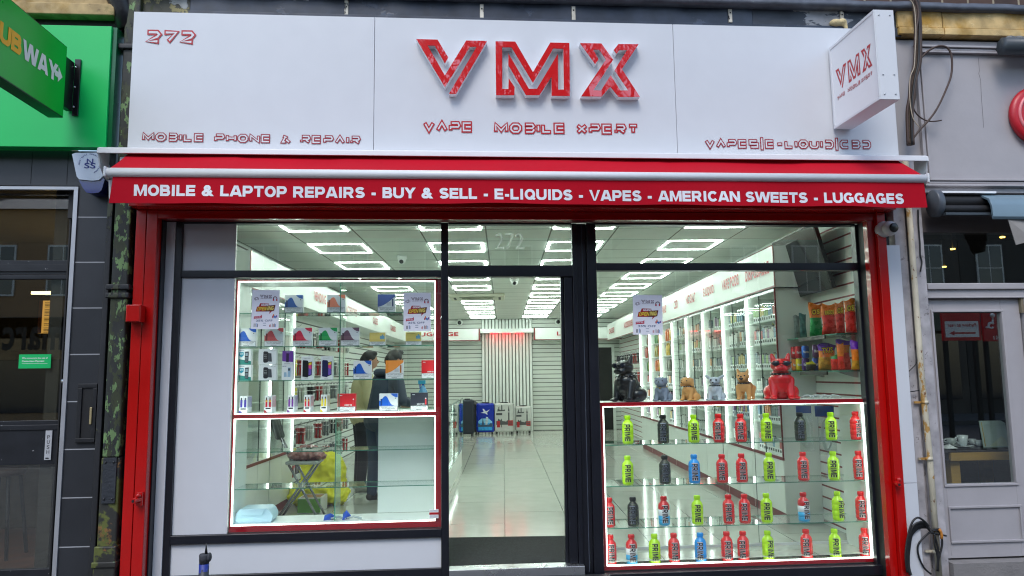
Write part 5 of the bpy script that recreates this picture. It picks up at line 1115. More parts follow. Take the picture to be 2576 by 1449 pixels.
bag(880, 1050, 625, 1005, .0, [(.55, FR), (.8, FO), (1, FP)], 'purple snack bag behind a red one on the lower shelf', seed=13, u=UF+.11)
bag(1060, 1200, 635, 1005, .0, [(.3, FY), (.7, FO), (1, FP)], 'purple snack bag at the right end of the lower shelf', seed=14, u=UF+.10)
bag(885, 975, 665, 1005, .0, [(.5, FR), (1, FO)], 'narrow red and orange stick bag on the lower shelf', seed=15, u=UF+.04)
bag(800, 890, 835, 1020, .0, [(.75, FR), (1, FG)], 'small red sweet bag with green top on the lower shelf', seed=16, u=UF+.0, name='sweet_bag')
bag(480, 640, 900, 1010, .0, [(.7, mat('foil_dark', (50, 54, 46), .3, var=.5, vs=30, bump=.6)), (1, FYL)], 'small dark and yellow wrapped sweets on the lower shelf', seed=17, u=UF+.0, name='sweet_bag')
m0 = {}
def can(cx, cy1, c, nm, z, word, label, u=UF+.04):
    v_ = IU(*Ds(cx, cy1), u)[0]
    t = ithing('drink_can', u, v_, z, label, 'drink can', 'drink cans on the lower wall shelf'); M = MI @ Matrix.Translation((u, v_, z+.0005)) @ Matrix.Rotation(-.1, 4, 'Z')
    cm = mat('can_%s' % nm, c, .3, metal=.3, var=.15, vs=30)
    m = MB(); m.lathe([(.024, 0), (.031, .008), (.033, .014), (.033, .104), (.027, .113)], cm, 18, M=M); part('can_body', m, t)
    m = MB(); m.lathe([(.0272, .1132), (.0275, .116), (.024, .1145), (.001, .114)], CHROME, 16, M=M); part('can_lid', m, t)
    m = MB(); V, Fc, _ = glyphs(word, .03, 3); m.add([(.0336*math.sin(-.8+1.6*a), -.0336*math.cos(-.8+1.6*a), .045+.025*b) for a, b, c_ in V], Fc, PRINT, M=M); part('can_lettering', m, t)
for cx, c, nm, lb in ((335, (196, 30, 40), 'red', 'red drink can, upper left of the stacked cans'), (390, (200, 34, 50), 'cherry', 'cherry red drink can stacked next to the blue one'), (475, (20, 90, 180), 'blue', 'blue drink can on top of a purple one'), (613, (76, 34, 90), 'plum', 'plum drink can on top, set apart on the right')): can(cx, 820, c, nm, .115, 'fanta' if nm != 'blue' else 'fanta', lb)
for cx, c, nm, lb in ((345, (226, 130, 60), 'peach', 'orange drink can below the red one'), (402, (214, 190, 30), 'yellow', 'yellow drink can in the lower row'), (480, (70, 30, 110), 'purple', 'purple drink can in the lower row'), (613, (20, 60, 130), 'navy', 'navy drink can under the plum one'), (285, (226, 160, 20), 'amber', 'amber drink can at the left end of the lower row')): can(cx, 995, c, nm, 0, 'fanta', lb)
# --- side of the window display: cables and blue packs, clear hooks
p = F(2050, 1070, 6.06)
BW = mat('blister_blue', (30, 70, 150), .3, var=.3, vs=12); CL = mat('clear_plastic', (170, 182, 184), .15, var=.3, vs=12, bump=.8, bs=14); 
for i, (a, b, c, d, mt, lb) in enumerate(((2004, 2040, 1021, 1040, BW, 'blue header card of a bagged cable, left'), (2052, 2097, 1021, 1048, BW, 'blue header card of a bagged cable, right'))):
    y = 6.06; P0, P1 = F(a, d, y), F(b, c, y)
    t = thing('cable_pack', ((P0.x+P1.x)/2, y, P0.z-.3), 'clear bag of white cable under a blue card, %s one' % ('left', 'right')[i], 'cable pack', 'bagged cables in the right display')
    m = MB(); m.box(P0.x, P1.x, y, y+.01, P0.z, P1.z, mt); part('header_card', m, t)
    m = MB(); cx = (P0.x+P1.x)/2
    for q in range(3): m.tube([(cx+(.045-.008*q)*math.sin(x*math.pi/8), y-.006-.004*q, P0.z-.15+(.13-.008*q)*math.cos(x*math.pi/8)) for x in range(17)], .004, PRINT, 6)
    part('cable', m, t)
    m = MB(); m.box(P0.x+.004, P1.x-.004, y-.022, y-.02, P0.z-.31, P0.z, glassmat('clear_bag', (.85, .88, .88), rough=.25)); part('clear_bag', m, t)
for k in range(4):
    m = MB(); a = F(2028+k*22, 1007, 5.8); m.tube([(a.x-.04, 5.80, dzt+.008), (a.x, 5.79, dzt+.03), (a.x+.045, 5.78, dzt+.02), (a.x+.05, 5.76, dzt+.008)], .006, mat('acrylic_hook', (186, 196, 194), .15, var=.1), 8)
    solo('acrylic_hook', m, 'clear bent plastic hook lying on the display top, %s from the red dog' % ORD[k], 'hook', 'loose hooks on the display top')
# ================================================================ DOG FIGURINES on the right display top
def dog(px, hpx, col, yaw, label, kind):
    Y = YG+.03+.17; base = F(px, 1008, Y); H = hpx/FPX*6.0
    t = thing('dog_figurine', (base.x, Y, dzt+.001), label, 'figurine', 'dog figurines on the display top')
    M = Matrix.Translation((base.x, Y, dzt+.001)) @ Matrix.Rotation(yaw, 4, 'Z') @ Matrix.Scale(H, 4)
    cm = mat('figurine_%s' % kind, tuple(min(255, int(c*1.12)) for c in col), .32 if kind in ('red', 'black') else .55, var=.06, bump=.05, bs=12, coat=.4 if kind in ('red', 'black') else 0)
    big = kind in ('red', 'black')
    S = []
    stand = kind == 'frenchie'
    if not stand:
        S += [('c', (0, .10, .19), .215, (0, -.02, .48), .165), ('e', (0, -.08, .42), (.17, .15, .17)), ('e', (0, -.10, .30), (.13, .11, .18))]
        for s in (-1, 1):
            S += [('c', (s*.13, -.07, .40), .085, (s*.135, -.16, .07), .055), ('e', (s*.14, -.20, .035), (.062, .085, .04)),
                  ('e', (s*.19, .08, .14), (.10, .17, .145)), ('e', (s*.235, -.07, .03), (.06, .11, .035))]
            for q in (-1, 0, 1): S.append(('e', (s*.14+q*.032, -.27, .03), (.018, .025, .024)))
        hz_ = .70; hy = -.10
    else:
        S += [('c', (0, .30, .42), .155, (0, -.02, .46), .175), ('e', (0, -.05, .42), (.17, .15, .18))]
        for s in (-1, 1):
            S += [('c', (s*.12, -.07, .40), .085, (s*.13, -.09, .06), .05), ('e', (s*.13, -.12, .03), (.055, .08, .035)), ('c', (s*.12, .34, .36), .10, (s*.13, .30, .18), .06), ('c', (s*.13, .30, .18), .055, (s*.13, .36, .05), .045), ('e', (s*.13, .33, .03), (.05, .08, .033))]
        hz_ = .72; hy = -.12
    S += [('c', (0, -.03, .50), .13, (0, hy+.03, hz_-.05), .12)]
    hr = {'red': .168, 'black': .168, 'grey': .20, 'pup': .195, 'chi': .165, 'frenchie': .165}[kind]
    S += [('e', (0, hy, hz_), (hr*1.02, hr*.95, hr*.88))]
    mz = hz_-.05
    if kind in ('red', 'black', 'frenchie', 'grey'): S += [('e', (0, hy-hr*.75, mz), (hr*.62, hr*.5, hr*.42)), ('e', (hr*.3, hy-hr*.8, mz-.03), (hr*.34, hr*.4, hr*.34)), ('e', (-hr*.3, hy-hr*.8, mz-.03), (hr*.34, hr*.4, hr*.34))]
    elif kind == 'pup': S += [('c', (0, hy-.08, mz), .095, (0, hy-.25, mz+.02), .065), ('c', (0, hy-.08, mz-.06), .06, (0, hy-.21, mz-.065), .035)]
    else: S += [('c', (0, hy-.08, mz), .08, (0, hy-.21, mz-.015), .042)]
    for s in (-1, 1):
        if kind in ('red', 'black', 'frenchie'): S += [('c', (s*hr*.62, hy+.02, hz_+hr*.55), hr*.33, (s*hr*.80, hy+.03, hz_+hr*1.35), hr*.17)]
        elif kind == 'chi': S += [('c', (s*hr*.7, hy+.02, hz_+hr*.45), hr*.32, (s*hr*1.5, hy+.03, hz_+hr*1.05), hr*.30), ('c', (s*hr*1.3, hy+.02, hz_+hr*.9), hr*.28, (s*hr*1.55, hy+.03, hz_+hr*1.35), hr*.08)]
        elif kind == 'pup': S += [('c', (s*hr*.85, hy, hz_+hr*.35), .06, (s*hr*1.0, hy-.01, hz_-hr*.65), .055)]
        else: S += [('e', (s*hr*.8, hy, hz_+hr*.55), (.04, .05, .05))]
    top = max([sh[3][2]+sh[4] if sh[0] == 'c' else sh[1][2]+sh[2][2] for sh in S]); k = 1/top
    M = M @ Matrix.Scale(k, 4) @ Matrix.Diagonal((1.24, 1.16, 1, 1))
    S.append(('c', (0, .30, .05), .04, (.05, .36, .09), .03) if not stand else ('c', (0, .44, .46), .04, (0, .48, .44), .03))
    part('figure', organic(cm, S, .014, 3), t, M=M)
    if kind != 'grey':
        m = MB(); n = 24; rx, ry = .148, .142; cz = .515+.02; cyy = -.045
        m.tube([(rx*math.sin(a), cyy-ry*math.cos(a), cz-.02*math.cos(a)) for a in [2*math.pi*i/n for i in range(n+1)]], .026, BLKPL, 8)
        part('collar', m, t, M=M)
        m = MB()
        for a in (-1.2, -.8, -.4, 0, .4, .8, 1.2): m.blob(((rx+.026)*math.sin(a), cyy-(ry+.026)*math.cos(a), cz-.02*math.cos(a)), .011, CHROME, 6)
        part('collar_stud', m, t, M=M)
    else:
        m = MB(); G = mat('gilt_chain', (196, 160, 84), .3, metal=.8, var=.1)
        for i in range(22):
            a = 2*math.pi*i/22; m.blob((.165*math.sin(a), -.05-.155*math.cos(a), .52-.025*math.cos(a)), (.018, .018, .013), G, 6)
        m.blob((0, -.24, .46), (.025, .012, .03), G, 6); part('chain', m, t, M=M)
    DK = mat('figurine_dark', (22, 18, 18), .3, var=0)
    ey = hy-hr*.80; ez = hz_+hr*.18
    if kind in ('red', 'black'):
        m = MB(); LN = mat('sunglass_lens', (14, 8, 8) if kind == 'red' else (18, 26, 44), .08, var=0)
        for s in (-1, 1):
            m.blob((s*hr*.48, hy-hr*.93, ez+.01), (hr*.40, .022, hr*.34), LN, 8)
            m.tube([(s*hr*.85, hy-hr*.80, ez+.02), (s*hr*1.04, hy-.02, ez+.03)], .012, DK, 6)
        m.tube([(-hr*.2, hy-hr*.97, ez+.02), (hr*.2, hy-hr*.97, ez+.02)], .014, DK if kind == 'black' else cm, 6)
        part('sunglasses', m, t, M=M)
    else:
        m = MB()
        for s in (-1, 1): m.blob((s*hr*.45, ey, ez), (.03, .02, .032) if kind == 'chi' else (.022, .016, .022), DK, 8)
        part('eyes', m, t, M=M)
    m = MB(); ny_ = {'pup': hy-.315, 'chi': hy-.25}.get(kind, hy-hr*1.24); nz_ = mz+(.035 if kind in ('pup',) else .0 if kind == 'chi' else .05)
    m.blob((0, ny_, nz_), (.026, .018, .02), DK if kind != 'red' else cm, 6)
    if kind == 'frenchie': m.blob((0, hy-hr*.86, mz-.01), (hr*.52, hr*.42, hr*.34), mat('figurine_brown_mask', (60, 44, 36), .5), 8)
    part('nose', m, t, M=M)
    if kind in ('pup', 'grey', 'chi'):
        m = MB(); T_ = Matrix.Translation((0, -.235 if kind != 'grey' else -.235, .36)) @ Matrix.Rotation(math.pi/2, 4, 'X'); m.lathe([(.065, 0), (.065, .014), (.055, .02), (.02, .022)], mat('figurine_%s' % kind, col), 20, M @ T_) ; part('speaker_disc', m, t)
    return t
dog(1481.2+495/5, 112, (22, 24, 28), -.85, 'large glossy black dog figurine with sunglasses looking left', 'black')
dog(1481.2+930/5, 58, (120, 130, 146), -.6, 'small grey dog figurine wearing a gold chain', 'grey')
dog(1481.2+1272/5, 57, (198, 146, 84), -.95, 'small tan puppy figurine with open mouth and studded collar', 'pup')
dog(1481.2+1600/5, 63, (176, 184, 192), -.55, 'pale grey big-eared dog figurine with black collar', 'chi')
dog(1481.2+1965/5, 76, (198, 146, 88), -.62, 'tan standing dog figurine with dark muzzle', 'frenchie')
dog(1481.2+2430/5, 113, (196, 16, 26), -.34, 'large glossy red dog figurine wearing black sunglasses', 'red')
# ================================================================ BEHIND THE LEFT DISPLAY
# --- people
def person(u, v_, height, face, jacket, trouser, shoe, hair, label, arms, lean=0.0):
    """standing figure; metres, local: x to its left.. y forward is -y; root at the feet"""
    t = thing('person', W(u, v_, FLOOR), label, 'person', rot=IR+face)
    M = MI @ Matrix.Translation((u, v_, FLOOR)) @ Matrix.Rotation(face, 4, 'Z') @ Matrix.Scale(height/1.75, 4)
    SK = mat('skin', (176, 128, 104), .5, var=.04); JK, TR, SH, HR = jacket, trouser, shoe, hair
    ly = lambda z: -lean*max(0, z-.95)
    def P(x, y, z): return (x, y+ly(z), z)
    sh = [P(-.19, 0, 1.42), P(.19, 0, 1.42)]
    legs = []
    for s in (-1, 1): legs += [('c', P(s*.095, 0, .90), .088, (s*.105, -.015, .50), .062), ('c', (s*.105, -.015, .50), .058, (s*.11, .02, .09), .04), ('c', (s*.11, .03, .05), .036, (s*.125, -.11, .035), .03)]
    tor = [('c', P(-.07, 0, .96), .115, P(.07, 0, .96), .115), ('c', P(0, 0, .98), .13, P(0, 0, 1.30), .145), ('c', P(-.12, 0, 1.38), .085, P(.12, 0, 1.38), .085), ('c', P(0, -.005, 1.42), .06, P(0, -.03, 1.54), .055)]
    head = [('e', P(0, -.035, 1.64), (.078, .095, .112)), ('e', P(0, -.075, 1.585), (.05, .055, .045)), ('e', P(0, -.135, 1.625), (.014, .02, .022)), ('e', P(-.08, -.025, 1.63), (.013, .02, .032)), ('e', P(.08, -.025, 1.63), (.013, .02, .032))]
    arm = []; hands = []; sleeves = []
    for s, (el, ha) in zip((-1, 1), arms):
        a = P(s*.20, 0, 1.40); arm += [('c', a, .052, el, .042), ('c', el, .040, ha, .028)]; sleeves += [('c', a, .072, el, .06), ('c', el, .06, tuple(Vector(el).lerp(Vector(ha), .86)), .046)]
        d = (Vector(ha)-Vector(el)).normalized(); sd_ = d.cross(Vector((0, 0, 1))).normalized() if abs(d.z) < .9 else Vector((0, 1, 0)); h0 = Vector(ha)
        hands.append(('c', tuple(h0), .028, tuple(h0+d*.06), .034))
        for q in range(4):
            o_ = sd_*(-.027+.018*q); L_ = (.055, .066, .062, .048)[q]; b_ = h0+d*.075+o_; c_ = b_+d*L_*.6+Vector((0, 0, -.012)); hands += [('c', tuple(h0+d*.05+o_), .011, tuple(b_), .010), ('c', tuple(b_), .010, tuple(c_), .009), ('c', tuple(c_), .009, tuple(c_+d*L_*.3+Vector((0, 0, -.016))), .008)]
        hands.append(('c', tuple(h0+d*.02-sd_*.02), .012, tuple(h0+d*.06-sd_*.055), .009))
    part('body', organic(SK, legs+tor+head+arm+hands, .011, 2), t, M=M)
    jk = [('c', P(-.07, 0, .93), .145, P(.07, 0, .93), .145), ('c', P(0, .0, .95), .16, P(0, 0, 1.30), .172), ('c', P(-.13, 0, 1.385), .098, P(.13, 0, 1.385), .098), ('c', P(0, .01, 1.44), .088, P(0, 0, 1.475), .075)] + sleeves
    part('jacket', organic(JK, jk, .014, 3), t, M=M)
    tr = [('c', P(-.07, 0, .93), .125, P(.07, 0, .93), .125)]
    for s in (-1, 1): tr += [('c', P(s*.095, 0, .90), .108, (s*.105, -.015, .50), .078), ('c', (s*.105, -.015, .50), .078, (s*.11, .015, .10), .062)]
    part('trousers', organic(TR, tr, .014, 3), t, M=M)
    for s in (-1, 1): part('shoe', organic(SH, [('c', (s*.112, .045, .048), .045, (s*.128, -.13, .04), .042), ('c', (s*.112, .03, .07), .045, (s*.115, -.02, .075), .042)], .010, 2), t, M=M)
    part('hair', organic(HR, [('e', P(0, -.015, 1.675), (.088, .098, .098)), ('e', P(0, .035, 1.635), (.078, .068, .085)), ('e', P(0, -.06, 1.73), (.07, .06, .04))], .010, 2), t, M=M)
    m = MB()
    for s in (-1, 1): m.blob(P(s*.032, -.124, 1.645), (.011, .006, .006), INK, 6, M)
    part('eyes', m, t); m = MB(); m.blob(P(0, -.128, 1.585), (.022, .006, .005), mat('lips', (150, 84, 76), .5), 6, M); part('mouth', m, t)
    return t, M
HB = mat('hair_black', (18, 16, 16), .5, var=.2, bump=.3, bs=60)
BEIGE = mat('beige_jacket', (186, 178, 140), .85, var=.06, bump=.3, bs=20); NAVY = mat('navy_quilted_jacket', (44, 56, 74), .6, var=.12, bump=.5, bs=16)
t1, M1 = person(-1.77, 9.35, 1.70, 1.9, BEIGE, mat('black_trousers', (26, 26, 32), .8, var=.1), mat('grey_shoes', (150, 148, 140), .7), HB, 'dark-haired person in a beige jacket and black trousers looking down', [((-.25, -.03, 1.14), (-.24, -.10, .90)), ((.26, -.05, 1.14), (.16, -.30, 1.12))], .10)
m = MB()
for s in (-1, 1): m.tube([(s*.06, -.10-.02, 1.47), (s*.035, -.172, 1.36), (s*.03, -.185, 1.2), (s*.03, -.175, 1.0)], .010, mat('cream_trim', (214, 210, 186), .8), 6, M1)
part('jacket_trim', m, t1)
t2, M2 = person(-1.42, 8.55, 1.69, 2.35, NAVY, mat('blue_jeans', (50, 66, 92), .8, var=.15, bump=.3, bs=80), mat('dark_shoes', (28, 28, 32), .5), HB, 'person in a dark blue quilted jacket and jeans leaning over the counter', [((-.30, -.12, 1.16), (-.22, -.42, 1.10)), ((.28, -.14, 1.15), (.12, -.42, 1.10))], .28)
m = MB(); m.tube([(.13*math.sin(a), .02-.11*math.cos(a)-.13, 1.475-.02*math.cos(a)) for a in [2*math.pi*i/16 for i in range(17)]], .045, NAVY, 10, M2); part('hood', m, t2)
# --- folding stool with plastic bag
su, sv = -2.0, 7.62
t = ithing('folding_stool', su, sv, FLOOR, 'folding metal stool with crossed legs and a narrow backrest', 'stool')
A1, A2 = IZ(745, 1306, FLOOR), IZ(805, 1304, FLOOR)
seat_z = IV(760, 1160, sv)[1]; ul, ur = IV(728, 1160, sv)[0], IV(806, 1160, sv)[0]
STL = mat('steel_tube', (150, 152, 156), .25, metal=.9, var=.05)
zf = FLOOR+.012
for dv in (-.13, .13):
    m = MB(); m.tube([(ul+.03, sv+dv, seat_z-.02), (ur+.02, sv+dv, zf)], .012, STL, 10, MI); part('leg', m, t)
    m = MB(); m.tube([(ur-.03, sv+dv*.8, seat_z-.02), (ul-.08, sv+dv*.8, zf)], .012, STL, 10, MI); part('leg', m, t)
m = MB(); 
for (u_, s_) in ((ur+.02, 1), (ul-.08, .8)): m.tube([(u_, sv-.13*s_, zf), (u_, sv+.13*s_, zf)], .011, STL, 8, MI)
m.tube([((ul+ur)/2, sv-.13, (seat_z+zf)/2), ((ul+ur)/2, sv+.13, (seat_z+zf)/2)], .006, STL, 8, MI); part('stretcher', m, t)
m = MB(); m.box(ul, ur, sv-.15, sv+.15, seat_z-.02, seat_z+.012, mat('stool_seat', (170, 176, 172), .4), MI); part('seat', m, t, bevel=.01)
bk = IV(700, 1068, sv+.1); bu, bz_ = bk
m = MB()
for dv in (-.03, .03): m.tube([(ul+.01, sv+.05+dv, seat_z), (bu+.02, sv+.1+dv, bz_-.1)], .010, STL, 8, MI)
part('back_post', m, t)
part('backrest', organic(mat('stool_pad', (60, 64, 62), .5), [('c', (bu-.035, sv+.1, bz_+.05), .035, (bu+.02, sv+.1, bz_-.12), .035), ('c', (bu-.035, sv+.03, bz_+.05), .03, (bu+.02, sv+.03, bz_-.12), .03), ('c', (bu-.035, sv+.17, bz_+.05), .03, (bu+.02, sv+.17, bz_-.12), .03)], .01, 2), t, M=MI)
RB = mat('plastic_wrapped_red', (150, 96, 90), .22, var=.45, vs=16, bump=1.0, bs=18, coat=.4)
o = bpy.data.objects.new('plastic_bag', crumple(organic(RB, [('e', ((ul+ur)/2+.01, sv, seat_z+.06), (.19, .14, .055)), ('e', ((ul+ur)/2+.03, sv, seat_z+.11), (.13, .11, .05)), ('e', (ur-.02, sv, seat_z+.05), (.08, .09, .04))], .010, 1), .02, 16, 3)); COL.objects.link(o); o.matrix_world = MI
tag(o, 'crumpled clear plastic bag with red contents lying on the folding stool', 'bag')
# --- yellow bag, green box
yu, yv = IZ(812, 1270, FLOOR)
YBG = mat('yellow_plastic_bag', (232, 226, 24), .35, var=.18, vs=5, bump=.8, bs=9)
hb = IV(815, 1150, yv)[1]-FLOOR
o = bpy.data.objects.new('yellow_bag', crumple(organic(YBG, [('e', (yu, yv, FLOOR+.2), (.27, .2, .2)), ('e', (yu+.03, yv, FLOOR+.36), (.215, .17, .22)), ('c', (yu-.08, yv, FLOOR+.45), .10, (yu+.14, yv, FLOOR+hb-.08), .08), ('e', (yu+.16, yv-.02, FLOOR+.12), (.15, .16, .12)), ('e', (yu-.24, yv-.02, FLOOR+.12), (.15, .15, .12)), ('e', (yu-.1, yv, FLOOR+.38), (.17, .16, .2)), ('c', (yu+.1, yv, FLOOR+.3), .12, (yu+.16, yv, FLOOR+hb-.07), .06)], .013, 1), .035, 6.5, 1)); COL.objects.link(o); o.matrix_world = MI
tag(o, 'bulging bright yellow plastic bag standing on the shop floor', 'bag')
gu0, gv = IZ(748, 1292, FLOOR); gu1, _ = IZ(800, 1292, FLOOR)
t = ithing('carton', (gu0+gu1)/2, gv+.15, FLOOR, 'green and white cardboard carton on the floor behind the stool legs', 'carton')
h_ = IV(748, 1254, gv)[1]-FLOOR
m = MB(); m.box(gu0, gu1+.02, gv, gv+.3, FLOOR+.001, FLOOR+h_, mat('card_white', (206, 208, 200), .6), MI); part('box', m, t)
m = MB(); m.box(gu0+.001, gu1+.019, gv-.003, gv-.001, FLOOR+.006, FLOOR+h_*.95, mat('card_lime', (104, 160, 60), .5, var=.08), MI); m.box(gu0+.02, gu1, gv+.05, gv+.24, FLOOR+h_+.001, FLOOR+h_+.002, mat('card_tan', (150, 110, 70), .6, var=.2), MI); part('print', m, t)
# --- pale blue plastic tub in the lower display, loose blue plastic
q0, q1 = F(591, 1308, YG+.12), F(688, 1270, YG+.12)
PB = mat('pale_blue_plastic', (176, 206, 220), .3, var=.03); zb_ = A_(-1.078)+.021
t = thing('plastic_tub', ((q0.x+q1.x)/2, YG+.2, zb_), 'pale blue plastic tub with swing lid in the lower left display', 'tub')
w_ = q1.x-q0.x; h_ = q1.z-q0.z; m = MB(); m.prism([(q0.x, zb_), (q0.x+w_*.96, zb_), (q0.x+w_, zb_+h_*.45), (q0.x+w_*.93, zb_+h_*.82), (q0.x+w_*.84, zb_+h_), (q0.x+w_*.14, zb_+h_), (q0.x+w_*.05, zb_+h_*.7)], YG+.10, YG+.30, PB); part('tub_body', m, t, bevel=.012)
m = MB(); m.prism([(q0.x+w_*.12, zb_+h_*.58), (q0.x+w_*.72, zb_+h_*.58), (q0.x+w_*.80, zb_+h_*.99), (q0.x+w_*.15, zb_+h_*.99)], YG+.088, YG+.0985, PB); part('lid', m, t, bevel=.003)
BPL = mat('blue_plastic', (20, 84, 200), .3, var=.1)
for i, (px, dx, h) in enumerate(((832, .05, .05), (872, .03, .07))):
    a = F(px, 1306, YG+.14); m = MB(); m.add([(a.x-dx, YG+.12, zb_), (a.x+dx*.4, YG+.16, zb_), (a.x+dx, YG+.15, zb_+h*.4), (a.x, YG+.13, zb_+h), (a.x-dx, YG+.17, zb_+h*.6)], [(0, 1, 3), (1, 2, 3), (0, 3, 4), (0, 4, 1)], BPL)
    m.tube([(a.x, YG+.14, zb_+.01), (a.x+.05, YG+.15, zb_+.02), (a.x+.11, YG+.14, zb_+.006)], .008, mat('clear_plastic', (170, 182, 184), .15), 6)
    solo('plastic_wrapping', m, 'scrap of blue plastic wrapping on the display floor, %s scrap' % ('left', 'right')[i], 'wrapping', 'blue plastic scraps')
# blue spray bottle on the counter
u_, z_ = IU(1071, 1000, -1.0); 
t = ithing('spray_bottle', -1.0, 9.3, -.36, 'blue spray bottle standing on the glass counter', 'bottle'); Mb = MI @ Matrix.Translation((-1.0, 9.3, -.359))
m = MB(); m.lathe([(.05, 0), (.055, .02), (.055, .16), (.03, .21), (.018, .24)], mat('spray_blue', (90, 150, 200), .2, var=.05), 16, Mb); part('bottle_body', m, t)
m = MB(); m.box(-.06, .03, -.018, .018, .255, .30, mat('spray_trigger', (60, 170, 214), .3), Mb); m.tube([(0, 0, .24), (0, 0, .26)], .014, BPL, 10, Mb); m.box(-.045, -.03, -.006, .006, .20, .255, BPL, Mb); part('trigger', m, t, bevel=.002)
# notice on the divider inside the cabinet, red and white sticker on the pane
y = YG+.010; a, b = F(1079+.2, 1301, y), F(1102, 1279, y); cx_, cz_ = (a.x+b.x)/2, (a.z+b.z)/2
p0_, p1_ = F(1080, 1304, y), F(1103, 1281, y)
t = thing('sticker', ((p0_.x+p1_.x)/2, y, p0_.z), 'small red and white notice sticker at the lower window corner', 'sticker')
m = MB(); w_, h_ = p1_.x-p0_.x, p1_.z-p0_.z; m.box(p0_.x, p1_.x, y-.0008, y, p0_.z, p1_.z, PRINT); m.flat([(p0_.x, p0_.z+h_*.4), (p1_.x, p0_.z+h_*.4), (p1_.x, p0_.z+h_*.66), (p0_.x, p0_.z+h_*.66)], y-.0012, INKR)
for k in (.1, .2, .3, .72, .82, .9): m.flat([(p0_.x+.004, p0_.z+h_*k), (p1_.x-.004, p0_.z+h_*k), (p1_.x-.004, p0_.z+h_*(k+.03)), (p0_.x+.004, p0_.z+h_*(k+.03))], y-.0012, mat('pale_ink', (150, 150, 160), .5))
part('sheet', m, t)
# ================================================================ LEFT NEIGHBOUR
YL = 5.50
PAV = brickmat('paving', (92, 90, 88), (84, 82, 80), (50, 48, 46), bw=.6, rh=.9, ms=.006, rough=.85, off=.3, plane='xy', bump=.5, var=.22)
ASPH = mat('asphalt', (62, 62, 64), .9, var=.2, vs=8, bump=.6, bs=120)
m = MB(); m.quad((-60, -30, -.125), (60, -30, -.125), (60, 6, -.125), (-60, 6, -.125), ASPH); solo('road', m, kind='structure')
m = MB(); m.box(-60, 60, -2.6, 5.62, -.12, 0, PAV); solo('pavement', m, kind='structure')
m = MB(); m.box(-60, 60, -2.75, -2.601, -.12, .003, mat('kerb_stone', (120, 118, 114), .8, var=.15, bump=.3)); solo('kerb', m, kind='structure')
m = MB(); m.box(-60, 60, -14, -10.5, -.12, 0, PAV); solo('pavement', m, kind='structure')
GRN = mat('green_sign_panel', (0, 186, 90), .35, var=.04, vs=2, bump=.03)
gx1 = (FX(282, 68, 5.34)+FX(272, 372, 5.34))/2; gz0, gz1 = FZ(270, 371, 5.34), FZ(282, 66, 5.34)
t = thing('fascia_sign', (gx1-1.6, 5.36, gz0), 'plain bright green fascia board of the shop on the left', 'shop sign')
m = MB(); m.box(-6.2, gx1-.012, 5.34, 5.42, gz0, gz1, GRN); part('panel', m, t, bevel=.003)
m = MB(); m.box(gx1-.011, gx1+.02, 5.36, 5.5, gz0, gz1, mat('green_sign_edge', (0, 90, 50), .3)); part('sign_edge', m, t)
# projecting sign
gxp = FX(166, 200, 5.30); 
def og(px, py): 
    q = onx(px, py, gxp); return q
r1, r0 = og(168, 118), og(163, 297)
zt_, zb_2 = F(168, 118, 5.16).z, F(163, 297, 5.16).z
gx2 = FX(165, 200, 5.16)
t = thing('projecting_sign', (gx2-.05, 5.1, zb_2), 'green projecting sign with yellow and white lettering on a black bracket', 'sign')
GR2 = mat('green_sign_face', (0, 176, 46), .3, var=.03)
sl = 1.55
m = MB(); m.box(gx2-.10, gx2-.001, 5.16-sl, 5.16, zb_2, zt_, mat('green_sign_rim', (6, 70, 30), .35)); part('sign_box', m, t, bevel=.004)
m = MB(); m.box(gx2-.0009, gx2+.0005, 5.16-sl+.008, 5.152, zb_2+.008, zt_-.008, GR2); part('sign_face', m, t)
YLW = mat('letter_yellow', (240, 178, 10), .4, var=0); PWH = mat('letter_white', (222, 226, 222), .4, var=0)
def ong(px, py): return onx(px, py, gx2+.002)
a0, a1 = ong(153, 172), ong(143, 212)
hL = zt_-zb_2
m = MB()
yR = ong(150, 190).y; 
lz = zb_2+hL*.32; lh = hL*.36
yW0 = ong(57, 135).y; yU0 = ong(0, 90).y
ZR = FZ(143, 208, yR)
lz = ong(140, 206).z+.0; lz2 = ong(140, 165).z
heavy_text(m, 'SUB', (gx2+.003, yW0-.01-(yW0-yU0)*1.45, lz), (0, (yW0-yU0)*1.42, 0), (0, 0, (lz2-lz)*1.14), YLW, .14, .05)
part('yellow_lettering', m, t); m = MB()
heavy_text(m, 'WAY', (gx2+.003, yW0, lz), (0, yR-.03-yW0, 0), (0, 0, (lz2-lz)*1.12), PWH, .135, .02)
m.add([(gx2+.003, yR-.06, lz2-.03), (gx2+.003, yR-.02, lz2-.03), (gx2+.003, yR-.02, lz2+.01), (gx2+.003, yR+.035, lz2-.045), (gx2+.003, yR-.02, lz2-.10), (gx2+.003, yR-.02, lz2-.07), (gx2+.003, yR-.06, lz2-.07)], [tuple(range(7))], PWH)
part('white_lettering', m, t)
m = MB(); bx0_, bx1_ = gx2-.03, FX(201, 220, 5.335); bz0_, bz1_ = FZ(190, 292, 5.335), FZ(190, 150, 5.335)
m.box(bx0_, bx1_, 5.325, 5.338, bz0_, bz1_, BLKPL); m.box(gx2-.07, gx2-.03, 5.161, 5.324, bz0_+.03, bz1_-.03, BLKPL)
for k in (.15, .5, .85): m.blob((bx1_-.03, 5.322, bz0_+(bz1_-bz0_)*k), .008, CHROME, 6)
part('bracket', m, t, bevel=.002)
